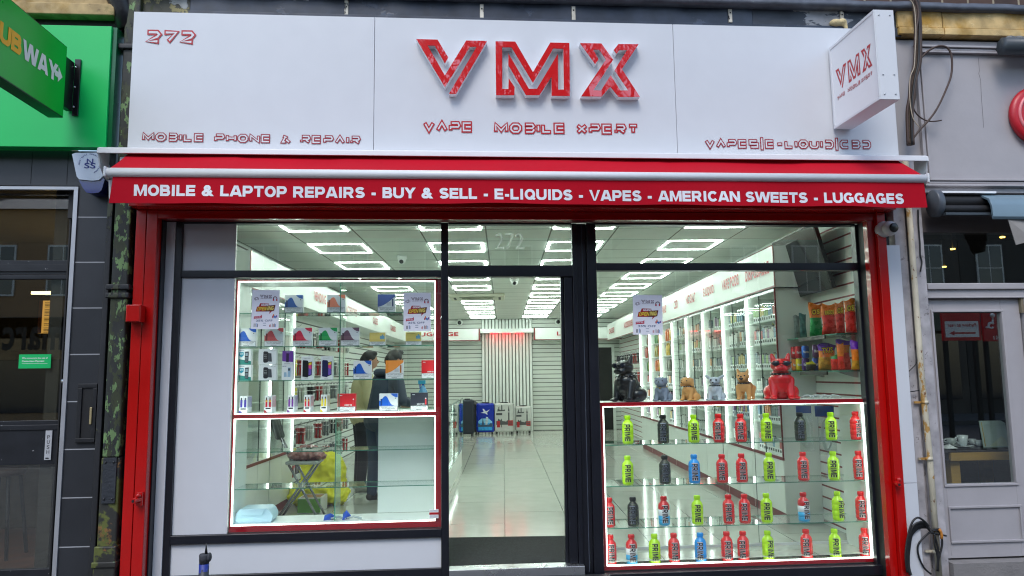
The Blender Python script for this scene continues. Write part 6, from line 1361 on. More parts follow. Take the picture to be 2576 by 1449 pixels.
# stone cornice over both neighbours
STONE = patchy('weathered_stone', (176, 152, 108), [((150, 120, 60), 2.5, .55, 2), ((88, 92, 48), 3.0, .60, 7), ((70, 62, 54), 5, .62, 4)], rough=.85, bump=.7, edge=.12)
STONE2 = patchy('weathered_stone_pale', (196, 168, 116), [((176, 136, 58), 1.6, .5, 3), ((92, 78, 58), 4, .60, 8), ((214, 190, 140), 7, .58, 1)], rough=.85, bump=.6, edge=.12)
z0 = FZ(200, 36, 5.38); z1 = z0+.5
t = thing('stone_cornice', (-4.2, 5.42, z0), 'mossy sandstone cornice above the green fascia', 'cornice')
m = MB(); m.box(-6.5, FX(288, 10, 5.38), 5.38, 5.56, z0, z0+.09, STONE); m.box(-6.5, FX(288, 10, 5.38)-.01, 5.41, 5.56, z0+.09, z1+.2, STONE); part('stone_course', m, t, bevel=.008)
m = MB(); m.box(-6.5, gx1+.05, 5.47, 5.56, gz1+.002, z0-.002, DARK); part('shadow_strip', m, t)  # near-black strip painted in for the shade under the cornice
# dark tiled pier
TB = brickmat('black_wall_tile', (40, 42, 46), (44, 46, 50), (150, 152, 156), bw=6, rh=.332, ms=.004, rough=.38, off=0, plane='xz', bump=.1, var=.12)
tx0 = -2.86
sx = [FX(200, 471, YL), FX(140, 1449, YL)]; sX = (sx[0]+sx[1])/2
tx1 = (FX(270, 530, YL)+FX(224, 1400, YL))/2
zt_l = FZ(100, 470, YL)
t = thing('tiled_wall', (-3.4, YL, 0), 'black tiled wall and pier round the left neighbour entrance', 'wall')
offz = FZ(240, 1251, YL)
m = MB(); m.box(sX+.004, tx1, YL, YL+.1, 0, gz0+.02, TB); me = mesh_of('pier', m)
o = part('pier', me, t); o.data.transform(Matrix.Translation((0, 0, -offz))); o.location = (0, 0, offz)
m = MB(); m.box(-6.2, sX+.003, YL+.002, YL+.1, zt_l+.01, gz0+.02, mat('black_tile_plain', (46, 49, 54), .4, var=.08)); 
for px in (78, 331/2+3): xx = FX(px, 430, YL); m.box(xx, xx+.004, YL+.0005, YL+.0018, zt_l+.02, gz0+.01, mat('tile_grout_dark', (30, 31, 34), .7))
part('lintel_tiles', m, t)
m = MB(); m.box(sX-.026, sX+.003, YL-.012, YL+.02, 0, zt_l, mat('aluminium_trim', (176, 178, 182), .35, metal=.5)); m.box(-6.2, sX-.027, YL-.012, YL+.02, zt_l-.022, zt_l, mat('aluminium_trim', (176, 178, 182), .35)); part('metal_trim', m, t)
# letter hatch in the pier
a, b = F(188, 1114, YL-.02), F(245, 965, YL-.02)
t = thing('wall_hatch', ((a.x+b.x)/2, YL-.02, a.z), 'narrow black framed hatch set in the tiled pier', 'hatch')
m = MB(); 
for (x0_, x1_, z0_, z1_) in ((a.x, b.x, a.z, a.z+.03), (a.x, b.x, b.z-.03, b.z), (a.x, a.x+.03, a.z+.03, b.z-.03), (b.x-.03, b.x, a.z+.03, b.z-.03)): m.box(x0_, x1_, YL-.02, YL-.0005, z0_, z1_, mat('worn_black_paint', (24, 25, 28), .45, var=.3, vs=30))
part('frame', m, t, bevel=.003)
m = MB(); m.box(a.x+.031, b.x-.031, YL-.010, YL-.0005, a.z+.031, b.z-.031, DARK); part('door', m, t)
m = MB(); c = F(229, 1046, YL-.02); m.box(c.x-.008, c.x+.008, YL-.03, YL-.021, c.z-.06, c.z+.06, mat('worn_brass', (176, 160, 120), .4, metal=.4)); part('pull', m, t, bevel=.004)
# cast iron pilaster and drainpipe
CI = patchy('peeling_black_iron', (30, 31, 34), [((58, 62, 44), 6, .56, 3)], rough=.5, bump=.7, stretch=(1, 1, .6))
CG = patchy('peeling_green_paint', (34, 37, 34), [((48, 54, 30), 7, .50, 5), ((100, 128, 80), 13, .56, 2), ((30, 32, 36), 14, .60, 6)], rough=.6, bump=.7, edge=.01, stretch=(1.6, 1, .75))
CG2 = patchy('peeling_mossy_paint', (40, 40, 36), [((84, 90, 40), 6, .50, 1), ((120, 84, 44), 7, .60, 4), ((92, 126, 84), 9, .62, 8), ((60, 84, 140), 11, .70, 3)], rough=.6, bump=.7, edge=.04)
YP = 5.40
xs0 = (FX(268, 530, 5.45)+FX(228, 1400, 5.45))/2; xs1 = (FX(283, 530, YP)+FX(248, 1400, YP))/2; xs2 = (FX(320, 530, YP)+FX(296, 1400, YP))/2
t = thing('drainpipe', ((xs1+xs2)/2, YP+.05, 0), 'old rectangular iron drainpipe with peeling green paint and moss', 'drainpipe')
zc = [FZ(300, 722, YP), FZ(300, 1405, YP), FZ(300, 1151, YP), FZ(300, 1266, YP), FZ(300, 215/2, YP)]
m = MB(); m.box(xs1, xs2, YP, YP+.12, zc[2]+.001, 4.42, CG); m.box(xs1-.01, xs2+.004, YP+.01, YP+.12, .15, zc[2], CG2); part('pipe', m, t, bevel=.012)
for z in (zc[0], zc[0]-.06, .30, .12, zc[4]-.03):
    m = MB(); m.box(xs1-.028, xs2+.02, YP-.018, YP+.12, z-.02, z+.02, CI if z > 1 else CG2); part('collar', m, t, bevel=.008)
m = MB(); m.box(xs1-.02, xs2+.012, YP-.008, YP+.12, .001, .42, CG2); part('socket', m, t, bevel=.01)
m = MB(); m.box(xs1+.012, xs2-.012, YP-.003, YP+.009, zc[3], zc[2], mat('access_plate', (44, 48, 54), .5, var=.3, vs=10, bump=.3));
for x in (xs1+.03, xs2-.03):
    for z in (zc[3]+.03, zc[2]-.03): m.blob((x, YP-.004, z), .008, CI, 6)
part('access_plate', m, t, bevel=.002)
px_ = FX(290, 60, 5.40); m = MB()
m.tube([(px_-.05, 5.44, 4.62), (px_-.03, 5.42, 4.5), (px_+.0, 5.42, 4.38), (px_+.035, 5.44, 4.28), (px_+.05, 5.46, 4.15)], [.10, .10, .085, .07, .065], mat('iron_black', (30, 30, 33), .4, var=.15, bump=.2), 14); part('swan_neck', m, t)
m = MB(); m.box(xs0, xs1-.03, 5.44, 5.56, 0, 4.40, CI); m.box(xs2+.005, rc0-.012, 5.47, 5.56, 0, 4.40, CI); solo('iron_pilaster', m, 'rough black painted strip of wall behind the drainpipe', 'wall strip', bevel=.006)
# red alarm panel box on the column
a, b = F(315, 810, 5.33), F(354, 766, 5.33)
t = thing('junction_box', ((a.x+b.x)/2, 5.37, a.z), 'small red box fixed across the left red column', 'junction box')
m = MB(); m.box(a.x, b.x, 5.33, 5.419, a.z, b.z, RED); part('box', m, t, bevel=.005); m = MB(); m.box(a.x+.006, b.x-.006, 5.326, 5.3295, a.z+.006, b.z-.006, RED); part('cover', m, t, bevel=.003)
# alarm bell box
def q6(cx, cy, Y): return F((280+cx/4.14)/1.5528, (550+cy/4.14)/1.5528, Y)
YA = 5.36
t = thing('alarm_box', (q6(280, 800, YA).x, 5.43, q6(280, 840, YA).z), 'white and blue alarm box lettered NSS on the black tiles', 'alarm box')
up = [(5, 215), (60, 195), (400, 190), (470, 300), (515, 385), (520, 600), (455, 580), (430, 630), (330, 640), (120, 620), (80, 575)]
dn = [(100, 615), (330, 648), (440, 630), (500, 600), (560, 640), (470, 800), (420, 832), (300, 842), (220, 828), (160, 745)]
AW = mat('alarm_white', (196, 206, 218), .35, var=.02); AB = mat('alarm_blue', (14, 30, 110), .15, var=.05, coat=.5)
m = MB(); m.prism([(lambda p: (p.x, p.z))(q6(a, b, YA)) for a, b in [(5, 215), (60, 195), (400, 190), (470, 300), (515, 385), (515, 560), (440, 632), (330, 645), (120, 622), (80, 575)]], YA, 5.50, AW); part('cover', m, t, bevel=.012)
m = MB(); m.prism([(lambda p: (p.x, p.z))(q6(a, b, YA)) for a, b in [(100, 630), (330, 652), (442, 640), (500, 590), (520, 620), (470, 790), (420, 832), (300, 842), (220, 828), (160, 745)]], YA+.012, 5.50, AB); part('strobe_lens', m, t, bevel=.01)
AI = mat('alarm_ink', (28, 44, 120), .5, var=0); m = MB(); c = q6(290, 370, YA-.002)
a = q6(200, 445, YA-.002); b = q6(385, 445, YA-.002); d = q6(200, 355, YA-.002); m.text('SS', a, (b.x-a.x, 0, 0), (0, 0, d.z-a.z), AI, .02)
a = q6(240, 375, YA-.003); b = q6(345, 375, YA-.003); d = q6(240, 288, YA-.003); m.text('N', a, (b.x-a.x, 0, 0), (0, 0, d.z-a.z), AI, .01)
s_ = 'National Security Systems'; R0 = q6(450, 370, YA).x-c.x; 
for i, ch in enumerate(s_):
    if ch == ' ': continue
    an = math.pi - i/(len(s_)-1)*(math.pi*1.33); V, Fc, asp = glyphs(ch, .02); hh = .012 if ch.isupper() or ch in 'tlNS' else .009; ww = min(hh*asp, .012)
    ca, sa = math.cos(an), math.sin(an); ctr = Vector((c.x+R0*ca, YA-.002, c.z+R0*sa)); tx_, tz_ = sa, -ca
    m.add([(ctr.x+(x-.5)*ww*tx_+(y_)*hh*ca, YA-.002, ctr.z+(x-.5)*ww*tz_+(y_)*hh*sa) for x, y_, _ in V], Fc, AI)
part('alarm_lettering', m, t)
# entrance door and window of the left shop
t = thing('shop_entrance', (-3.9, YL+.15, 0), 'black framed glass entrance and transom of the left shop', 'entrance')
WB = patchy('worn_black_frame', (26, 28, 33), [((186, 186, 186), 24, .665, 3)], rough=.4, bump=.15, edge=.01)
YD = YL+.12; xj = FX(150, 900, YD)
xj = (FX(185, 560, YD)+FX(150, 1100, YD))/2
m = MB()
zd = [FZ(90, y_, YD) for y_ in (487, 502, 655, 690, 702, 1058, 1082, 1165, 1184, 1432)]
m.box(-6.2, xj+.15, YD, YD+.06, zd[0], zt_l-.023, WB); m.box(xj, sX-.027, YD-.03, YD+.06, 0, zd[0], WB); m.box(-6.2, xj, YD, YD+.06, zd[3], zd[2], WB); m.box(-6.2, xj, YD-.012, YD-.001, zd[3]+.02, zd[2]-.03, WB)
part('frame', m, t, bevel=.004)
m = MB(); m.box(-6.2, xj-.001, YD+.02, YD+.026, zd[2]+.001, zd[0]-.001, GLASS); part('transom_pane', m, t)
xq = (FX(168, 760, YD)+FX(146, 1100, YD))/2
m = MB(); m.box(xq, xj-.002, YD+.002, YD+.05, .02, zd[3]-.001, WB); m.box(-6.2, xq-.001, YD+.002, YD+.05, zd[4], zd[3]-.001, WB); m.box(-6.2, xq-.001, YD+.002, YD+.05, zd[7]-.01, zd[5], WB); m.box(-6.2, xq-.001, YD-.006, YD+.001, zd[6]-.0, zd[5]-.03, WB); m.box(-6.2, xq-.001, YD+.002, YD+.05, .02, zd[9], WB); part('door', m, t, bevel=.003)
m = MB(); m.box(-6.2, xq-.002, YD+.02, YD+.026, zd[5]+.001, zd[4]-.001, GLASS); m.box(-6.2, xq-.002, YD+.02, YD+.026, zd[9]+.001, zd[7]-.011, GLASS); part('door_pane', m, t)
a, b = F(111, 1157, YD-.008), F(132, 1083, YD-.008)
m = MB(); m.box(a.x, b.x, YD-.010, YD+.001, a.z, b.z, mat('push_plate', (190, 192, 196), .35, metal=.3)); o = part('push_plate', m, t)
m = MB(); hh = (b.z-a.z)
for i, ch in enumerate('PUSH'): m.text(ch, (a.x+(b.x-a.x)*.3, YD-.0108, b.z-hh*(.28+.17*i)), ((b.x-a.x)*.42, 0, 0), (0, 0, hh*.12), INK, .0)
m.flat([((a.x+(b.x-a.x)*x_), a.z+hh*y_) for x_, y_ in ((.2, .08), (.6, .08), (.8, .055), (.6, .03), (.2, .035))], YD-.0108, INK); part('push_lettering', m, o)
a, b = F(46, 927, YD+.014), F(129, 891, YD+.014)
t2_ = thing('sticker', ((a.x+b.x)/2, YD+.014, a.z), 'bright green contactless payment sticker on the left shop door glass', 'sticker')
m = MB(); m.box(a.x, b.x, YD+.014, YD+.019, a.z, b.z, mat('sticker_green', (10, 176, 96), .4, var=0)); part('sheet', m, t2_)
m = MB(); w_, h_ = b.x-a.x, b.z-a.z; m.text('We encourage the use of', (a.x+w_*.1, YD+.0132, a.z+h_*.64), (w_*.8, 0, 0), (0, 0, h_*.16), PWH, .02); m.text('Contactless Payment', (a.x+w_*.1, YD+.0132, a.z+h_*.42), (w_*.7, 0, 0), (0, 0, h_*.16), PWH, .03); m.flat([(a.x+w_*.1, a.z+h_*.33), (a.x+w_*.9, a.z+h_*.33), (a.x+w_*.9, a.z+h_*.35), (a.x+w_*.1, a.z+h_*.35)], YD+.0132, PWH); part('sticker_lettering', m, t2_)
m = MB(); c = F(163, 959, YD-.03); m.tube([(c.x, YD-.03, c.z), (c.x, YD-.05, c.z)], .018, CHROME, 14); part('door_knob', m, t)
# room behind it
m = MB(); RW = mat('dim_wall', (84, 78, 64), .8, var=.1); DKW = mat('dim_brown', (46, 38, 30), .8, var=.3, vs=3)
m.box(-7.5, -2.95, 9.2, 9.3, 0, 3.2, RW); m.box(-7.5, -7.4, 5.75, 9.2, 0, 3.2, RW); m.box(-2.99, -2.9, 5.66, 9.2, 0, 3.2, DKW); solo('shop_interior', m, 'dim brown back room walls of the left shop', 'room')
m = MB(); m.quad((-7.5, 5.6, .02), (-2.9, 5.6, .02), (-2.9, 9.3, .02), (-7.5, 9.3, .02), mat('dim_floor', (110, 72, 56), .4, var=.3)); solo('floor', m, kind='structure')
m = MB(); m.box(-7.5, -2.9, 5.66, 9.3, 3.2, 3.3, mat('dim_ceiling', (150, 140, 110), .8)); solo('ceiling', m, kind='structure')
m = MB(); m.box(-7.5, -3.05, 9.1, 9.19, 0, 1.9, DKW); m.box(-6.5, -3.6, 8.3, 9.0, 0, 1.05, mat('dim_counter', (90, 76, 56), .6, var=.2)); solo('service_counter', m, 'dark wooden service counter inside the left shop', 'counter')
for i, xx in enumerate((-4.75, -4.0, -3.45)):
    t = thing('bar_stool', (xx, 6.7+.3*i, .02), 'dark bar stool seen dimly through the left shop door, %s stool' % ('left', 'middle', 'right')[i], 'stool', 'bar stools in the left shop'); y0_ = 6.7+.3*i
    m = MB(); m.lathe([(.16, .70), (.17, .72), (.17, .75), (.15, .76)], mat('dim_leather', (70, 44, 34), .5), 20, c=(xx, y0_, .02)); part('seat', m, t)
    for dx, dy in ((-1, -1), (1, -1), (-1, 1), (1, 1)): m = MB(); m.tube([(xx+dx*.09, y0_+dy*.09, .72), (xx+dx*.15, y0_+dy*.15, .021)], .016, DARK, 8); part('leg', m, t)
WARM = mat('warm_tube_light', (255, 214, 130), emit=4)
a, b = F(78, 740, 8.3), F(168, 735, 8.3); m = MB(); m.box(a.x, b.x, 8.3, 8.34, a.z, a.z+.03, WARM); solo('tube_light', m, 'warm glowing tube light inside the left shop', 'light')
a, b = F(94, 838, 8.0), F(168, 756, 8.0)
t = thing('menu_board', ((a.x+b.x)/2, 8.0, a.z), 'backlit amber menu board with small dark print seen through the door', 'menu board')
m = MB(); m.box(a.x, b.x, 8.0, 8.05, a.z, b.z, mat('menu_backlit', (206, 150, 70), emit=.55)); part('panel', m, t)
m = MB(); w_, h_ = b.x-a.x, b.z-a.z
random.seed(5)
for k in range(22):
    if k in (4, 10, 14, 17): continue
    zz = b.z-h_*(.06+.043*k); m.flat([(a.x+w_*.22, zz), (a.x+w_*random.uniform(.4, .62), zz), (a.x+w_*.6, zz-h_*.018), (a.x+w_*.22, zz-h_*.018)], 7.997, INK)
    if k % 3 == 0: m.flat([(a.x+w_*.72, zz), (a.x+w_*.92, zz), (a.x+w_*.92, zz-h_*.03), (a.x+w_*.72, zz-h_*.03)], 7.997, INK)
m.flat([(a.x, a.z), (a.x+w_*.14, a.z), (a.x+w_*.14, b.z), (a.x, b.z)], 7.997, mat('menu_orange', (190, 100, 40), .6)); part('print', m, t)

# ================================================================ ABOVE THE FASCIA
SLATE = patchy('slate_blue_board', (44, 52, 66), [((60, 70, 86), 3, .60, 2)], rough=.35, bump=.25)
PEEL = patchy('peeling_grey_board', (50, 56, 66), [((138, 140, 144), 3.2, .49, 6), ((36, 62, 130), 8, .70, 12), ((34, 40, 50), 10, .66, 3)], rough=.5, bump=.6, edge=.008, stretch=(.7, 1, 1.6))
PEEL2 = patchy('peeling_moss_board', (70, 70, 60), [((140, 132, 90), 5, .50, 6), ((60, 66, 34), 7, .55, 3), ((150, 152, 150), 5, .60, 11)], rough=.7, bump=.8, edge=.02)
YT = 5.44
zA = fz1+.001; zB = FZ(1300, 12, YT)
xs_ = [fx0-.02, FX(478, 20, YT), FX(510, 20, YT), FX(2000, 40, YT)-.35, FX(2262, 40, YT)]
t = thing('old_fascia_board', (.5, YT, zA), 'old slate blue board with flaking grey paint above the white fascia', 'board')
m = MB(); m.box(xs_[1], xs_[3], YT, YT+.1, zA+.05, zB+.02, SLATE); m.box(xs_[1], xs_[4]-.4, YT-.03, YT-.001, zA-.02, zA+.048, SLATE); part('board', m, t, bevel=.003)
m = MB(); m.box(xs_[3]+.001, xs_[4], YT+.001, YT+.1, zA+.05, zB+.03, PEEL); m.box(xs_[3], xs_[4], YT-.012, YT+.0, zA-.02, zA+.05, PEEL); part('flaking_board', m, t)
m = MB(); m.box(FX(480, 20, YT), FX(860, 20, YT)-.25, YT-.001, YT-.0005, zA+.16, zB+.02, PEEL); part('flaking_board', m, t)
m = MB(); m.box(xs_[0]-.1, xs_[1]-.001, YT, YT+.1, zA-.02, zB+.2, PEEL2); part('stone_end', m, t)
BAT = patchy('flaking_white_batten', (196, 190, 176), [((60, 60, 64), 20, .56, 2)], rough=.7, bump=.6)
for px, a, b in ((871, 1, 55), (1212, 11, 50), (1443, 16, 51), (1837, 23, 56), (2118, 28, 60)):
    xx = FX(px, 35, YT-.01); m = MB(); m.box(xx-.014, xx+.014, YT-.012, YT-.0015, FZ(px, b, YT-.01), FZ(px, a, YT-.01), BAT); m.blob((xx, YT-.013, FZ(px, (a*2+b)/3, YT)), .006, DARK, 6); part('batten', m, t)
FM = mat('expanding_foam', (206, 186, 140), .9, var=.15, bump=1, bs=40)
c = F(2108, 58, YT-.03); o = bpy.data.objects.new('foam_blob', organic(FM, [('e', (c.x-.02, YT-.03, c.z), (.05, .04, .03)), ('e', (c.x+.03, YT-.03, c.z+.005), (.04, .04, .03)), ('c', (c.x+.05, YT-.04, c.z-.005), .018, (c.x+.06, YT-.04, c.z-.05), .014)], .008, 2)); COL.objects.link(o); tag(o, 'lump of cream expanding foam on the flaking board', 'foam')
LEAD = mat('lead_flashing', (88, 92, 100), .5, metal=.3, var=.25, vs=10, bump=.5, bs=14)
zl = zB+.0
t = thing('lead_flashing', (.5, 5.36, zl), 'dented grey lead flashing strip along the top of the shopfronts', 'flashing')
m = MB(); nx = 120; vs = []; xa_, xb_ = -2.5, 6.3
for i in range(nx+1):
    x = xa_+(xb_-xa_)*i/nx; w1 = .006*math.sin(x*9)+.004*math.sin(x*23)
    vs += [(x, 5.56, zl+.09+w1*.5), (x, 5.375+w1, zl+.075+w1), (x, 5.37+w1, zl+.02+w1*.8), (x, 5.44, zl+.012)]
m.add(vs, [(i*4+k, (i+1)*4+k, (i+1)*4+k+1, i*4+k+1) for i in range(nx) for k in range(3)], LEAD, True); part('strip', m, t)
BRK = brickmat('dark_brick', (84, 62, 52), (64, 50, 46), (150, 138, 116), bw=.225, rh=.075, ms=.009, rough=.85, plane='xz', bump=.8, var=.3)
m = MB(); m.box(-7, 8, 5.57, 5.8, zl+.06, 9.5, BRK); m.box(6.31, 10, 5.5, 5.8, 0, zl+.055, BRK); m.box(-10, -6.21, 5.5, 5.8, 0, zl+.055, BRK); solo('upper_wall_and_blockers', m, 'dark brick upper storey wall above the shopfronts, with added side light blockers', 'wall')  # side boxes added to block daylight entering behind the neighbours' fronts
# ================================================================ RIGHT NEIGHBOUR
def D3(cx, cy): return 1932+cx/2.0, cy/2.0
def D4(cx, cy): return 1932+cx/2.0, 724.5+cy/2.0
def D31(cx, cy): return (3500+cx/2.898)/1.5528, cy/2.898/1.5528
YR = 5.46
sxr = FX(2262, 60, 5.40)
t = thing('stone_cornice', (5, 5.42, FZ(2400, 88, 5.40)), 'yellow sandstone cornice above the grey shopfront', 'cornice')
zc0, zc1, zc2 = FZ(2420, 88, 5.40), FZ(2420, 69, 5.40), FZ(2420, 22, 5.40)
m = MB(); xj_ = FX(2375, 60, 5.40)
for a, b in ((sxr, xj_-.003), (xj_+.003, 6.3)): m.box(a, b, 5.40, 5.56, zc0, zc1-.006, STONE2); m.box(a, b, 5.415, 5.56, zc1-.001, zc2+.02, STONE2)
part('stone_course', m, t, bevel=.006)
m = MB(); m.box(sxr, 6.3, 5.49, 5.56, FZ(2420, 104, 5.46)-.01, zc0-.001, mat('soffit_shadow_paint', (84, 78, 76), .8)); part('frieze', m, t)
GP = mat('grey_shopfront_paint', (166, 162, 164), .55, var=.05, vs=4, bump=.15, bs=14)
GPC = patchy('scuffed_grey_paint', (168, 164, 166), [((128, 122, 122), 18, .63, 3), ((90, 84, 82), 30, .68, 9)], rough=.6, bump=.25, edge=.02)
t = thing('grey_shopfront', (5, YR, 0), 'grey painted shopfront with moulded fascia and pilaster', 'shopfront')
zf0, zf1 = FZ(2400, 466, YR), FZ(2400, 104, YR)
xpl = FX(2325, 600, YR)
m = MB(); m.box(fx1+.03, 6.3, YR, YR+.1, zf0-.02, zf1, GP)
part('fascia_board', m, t)
px0 = FX(2318, 300, YR-.02); px0 = (FX(2316, 150, YR)+FX(2338, 440, YR))/2; zp0, zp1 = FZ(2420, 448, YR), FZ(2420, 140, YR)
m = MB()
for k, (dz, dy) in enumerate(((0, .034), (.022, .020), (.045, .030))):
    m.box(px0-.06+dz*.9, 6.3, YR-dy, YR-.0005, zp1+.055-dz, zp1+.072-dz, GP); m.box(px0-.06+dz*.9, 6.3, YR-dy, YR-.0005, zp0-.072+dz, zp0-.055+dz, GP); m.box(px0-.06+dz*.9, px0-.044+dz*.9, YR-dy-.001, YR-.0008, zp0-.072+dz, zp1+.072-dz, GP)
part('moulding', m, t, bevel=.003)
CRK = mat('hairline_crack', (96, 92, 94), .8); m = MB()
pts = [F(*D31(a, b), YR-.001) for a, b in ((930, 650), (942, 800), (935, 835), (955, 900), (965, 1100), (975, 1230), (990, 1445))]
for a, b in zip(pts[:-1], pts[1:]): m.add([(a.x, YR-.001, a.z), (a.x+.003, YR-.001, a.z), (b.x+.003, YR-.001, b.z), (b.x, YR-.001, b.z)], [(0, 1, 2, 3)], CRK)
part('crack', m, t)
xd0 = (FX(2330, 600, YR)+FX(2384, 1430, YR))/2
xd0 = (FX(2336, 770, YR)+FX(2380, 1390, YR))/2
m = MB(); m.box(rb+.106, xd0-.13, YR-.0, YR+.1, 0, zf0-.021, GPC); m.box(xd0-.10, xd0, YR-.015, YR+.1, 0, zf0-.021, GPC); m.box(xd0-.129, xd0-.101, YR+.03, YR+.1, 0, zf0-.021, GPC)
part('pilaster', m, t, bevel=.006)
m = MB(); ztr = [FZ(2450, y_, YR) for y_ in (466, 485, 552, 582, 712, 728, 750)]
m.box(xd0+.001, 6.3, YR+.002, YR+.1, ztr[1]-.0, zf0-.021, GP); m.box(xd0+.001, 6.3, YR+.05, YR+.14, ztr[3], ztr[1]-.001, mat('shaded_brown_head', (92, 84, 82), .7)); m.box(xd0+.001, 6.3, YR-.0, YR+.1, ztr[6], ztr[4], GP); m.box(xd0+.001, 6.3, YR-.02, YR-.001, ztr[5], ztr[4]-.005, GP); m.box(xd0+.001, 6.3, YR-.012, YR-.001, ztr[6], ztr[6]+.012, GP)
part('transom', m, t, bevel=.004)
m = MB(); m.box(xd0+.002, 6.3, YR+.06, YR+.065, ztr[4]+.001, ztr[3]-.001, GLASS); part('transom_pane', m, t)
# red round sign
c = F(2615, 290, YR-.04); t = thing('round_sign', (c.x, YR-.03, c.z-.25), 'red round sign cut by the right edge on the grey fascia', 'sign')
m = MB(); m.lathe([(.235, 0), (.245, .02), (.245, .05), (.21, .06)], mat('sign_red', (186, 26, 40), .4, var=.05), 36, Matrix.Translation((c.x+.0, YR-.001, c.z)) @ Matrix.Rotation(math.pi/2, 4, 'X')); part('disc', m, t); m = MB(); m.tube([(c.x+.185*math.cos(a), YR-.062, c.z+.185*math.sin(a)) for a in [i*math.pi/24 for i in range(49)]], .012, mat('sign_pink', (226, 130, 134), .4), 8); part('ring', m, t)
# swan light over the fascia
a = F(2521, 116, YR-.16); t = thing('trough_light', (a.x+.4, YR-.1, a.z), 'dark trough light above the grey fascia at the right edge', 'light fitting')
m = MB(); rr = FZ(2530, 95, YR-.16)-a.z; m.tube([(a.x, YR-.16, a.z), (6.2, YR-.16, a.z)], rr*1.0, mat('slate_metal', (58, 66, 72), .4, var=.15), 8); part('housing', m, t)
m = MB(); 
for k in range(4): m.blob((a.x+.12+k*.07, YR-.10, a.z+rr+.015), (.045, .04, .03), mat('moss_clump', (110, 110, 108), .9, var=.5, vs=40, bump=1), 6)
part('debris', m, t)
# neighbour awning cassette
a = F(2354, 512, YR-.10); rr = (FZ(2354, 478, YR-.1)-FZ(2354, 546, YR-.1))/2
t = thing('awning_cassette', (a.x+.6, YR-.1, a.z-rr), 'dark broken awning cassette with a round grey end cap', 'awning')
m = MB(); m.lathe([(rr*.97, 0), (rr, .01), (rr, .05), (rr*.9, .058)], mat('slate_cap', (78, 84, 92), .4, var=.1), 32, Matrix.Translation((a.x-.03, YR-.10, a.z)) @ Matrix.Rotation(math.pi/2, 4, 'Y') @ Matrix.Diagonal((1, .8, 1, 1))); part('end_cap', m, t)
bx_ = FX(2515, 520, YR-.15); m = MB(); m.tube([(a.x+.02, YR-.06, a.z+.02), (bx_+.1, YR-.06, a.z+.02)], .06, DARK, 14); m.tube([(a.x+.02, YR-.12, a.z-.05), (bx_+.1, YR-.12, a.z-.05)], .035, DARK, 12); m.box(a.x+.02, bx_, YR-.18, YR-.14, a.z-rr, a.z-rr+.02, mat('slate_metal', (58, 66, 72), .4)); m.box(a.x+.02, bx_, YR-.13, YR-.02, a.z+rr-.03, a.z+rr-.015, PRINT); part('roller', m, t, bevel=.002)
z0_, z1_ = FZ(2540, 551, YR-.22), FZ(2540, 484, YR-.22); m = MB(); xx = FX(2497, 520, YR-.22)
pr = [(YR-.02, z1_+.01), (YR-.10, z1_+.01), (YR-.19, z1_-.04), (YR-.215, z1_-.10), (YR-.22, z0_+.02), (YR-.205, z0_), (YR-.20, z0_+.02), (YR-.195, z1_-.10), (YR-.17, z1_-.05), (YR-.09, z1_-.003), (YR-.02, z1_-.003)]
m.prismx(pr, xx, 6.3, mat('blue_grey_hood', (112, 134, 146), .35, var=.05)); part('hood', m, t, bevel=.003)
m = MB(); p_ = [F(*q, YR-.2) for q in ((2536, 552), (2600, 552), (2600, 604), (2561, 615))]; m.add([(p.x, YR-.2+.02*(i % 2), p.z) for i, p in enumerate(p_)]+[(p.x, YR-.195+.02*(i % 2), p.z) for i, p in enumerate(p_)], [(0, 3, 2, 1), (4, 5, 6, 7), (0, 1, 5, 4), (1, 2, 6, 5), (2, 3, 7, 6), (3, 0, 4, 7)], mat('grey_canvas', (150, 146, 142), .9, var=.1, bump=.5, bs=10)); part('canvas_flap', m, t)
# right door
t = thing('cafe_door', (4.3, YR+.03, 0), 'grey panelled door with large glass showing a laid table', 'door')
gx0 = (FX(2346, 785, YR+.03)+FX(2380, 1218, YR+.03))/2; gx1_ = (FX(2517, 785, YR+.03)+FX(2556, 1216, YR+.03))/2; dz0, dz1, dz2 = FZ(2450, 1217, YR+.03), FZ(2440, 785, YR+.03), ztr[6]-.004; db = FZ(2480, 1402, YR+.03)
dxr = gx1_+.16
m = MB(); y0_, y1_ = YR+.03, YR+.08
m.box(xd0+.002, gx0, y0_, y1_, db, dz2, GP); m.box(gx1_, dxr, y0_, y1_, db, dz2, GP); m.box(gx0, gx1_, y0_, y1_, dz1, dz2, GP); m.box(gx0, gx1_, y0_, y1_, db, dz0, GP)
m.box(dxr+.012, 6.3, YR-.01, YR+.1, 0, ztr[6]-.001, GP)
part('frame', m, t, bevel=.003)
m = MB()
for (a, b, c, d) in ((gx0-.018, gx1_+.018, dz1, dz1+.018), (gx0-.018, gx1_+.018, dz0-.018, dz0), (gx0-.018, gx0, dz0, dz1), (gx1_, gx1_+.018, dz0, dz1)): m.box(a, b, y0_-.010, y0_-.0005, c, d, GP)
zp_a, zp_b = FZ(2450, 1276, y0_), FZ(2450, 1359, y0_); pa_, pb_ = gx0-.0, gx1_+.02
m.box(pa_, pb_, y0_-.014, y0_-.0006, zp_a-.006, zp_a+.012, GP); m.box(pa_, pb_, y0_-.014, y0_-.0006, zp_b-.018, zp_b+.0, GP); m.box(pb_-.014, pb_, y0_-.013, y0_-.0007, zp_b, zp_a-.006, GP); m.box(pa_, pa_+.012, y0_-.013, y0_-.0007, zp_b, zp_a-.006, GP)
part('moulding', m, t, bevel=.003)
m = MB(); m.box(gx0+.001, gx1_-.001, y0_+.02, y0_+.026, dz0+.001, dz1-.001, GLASS); part('pane', m, t)
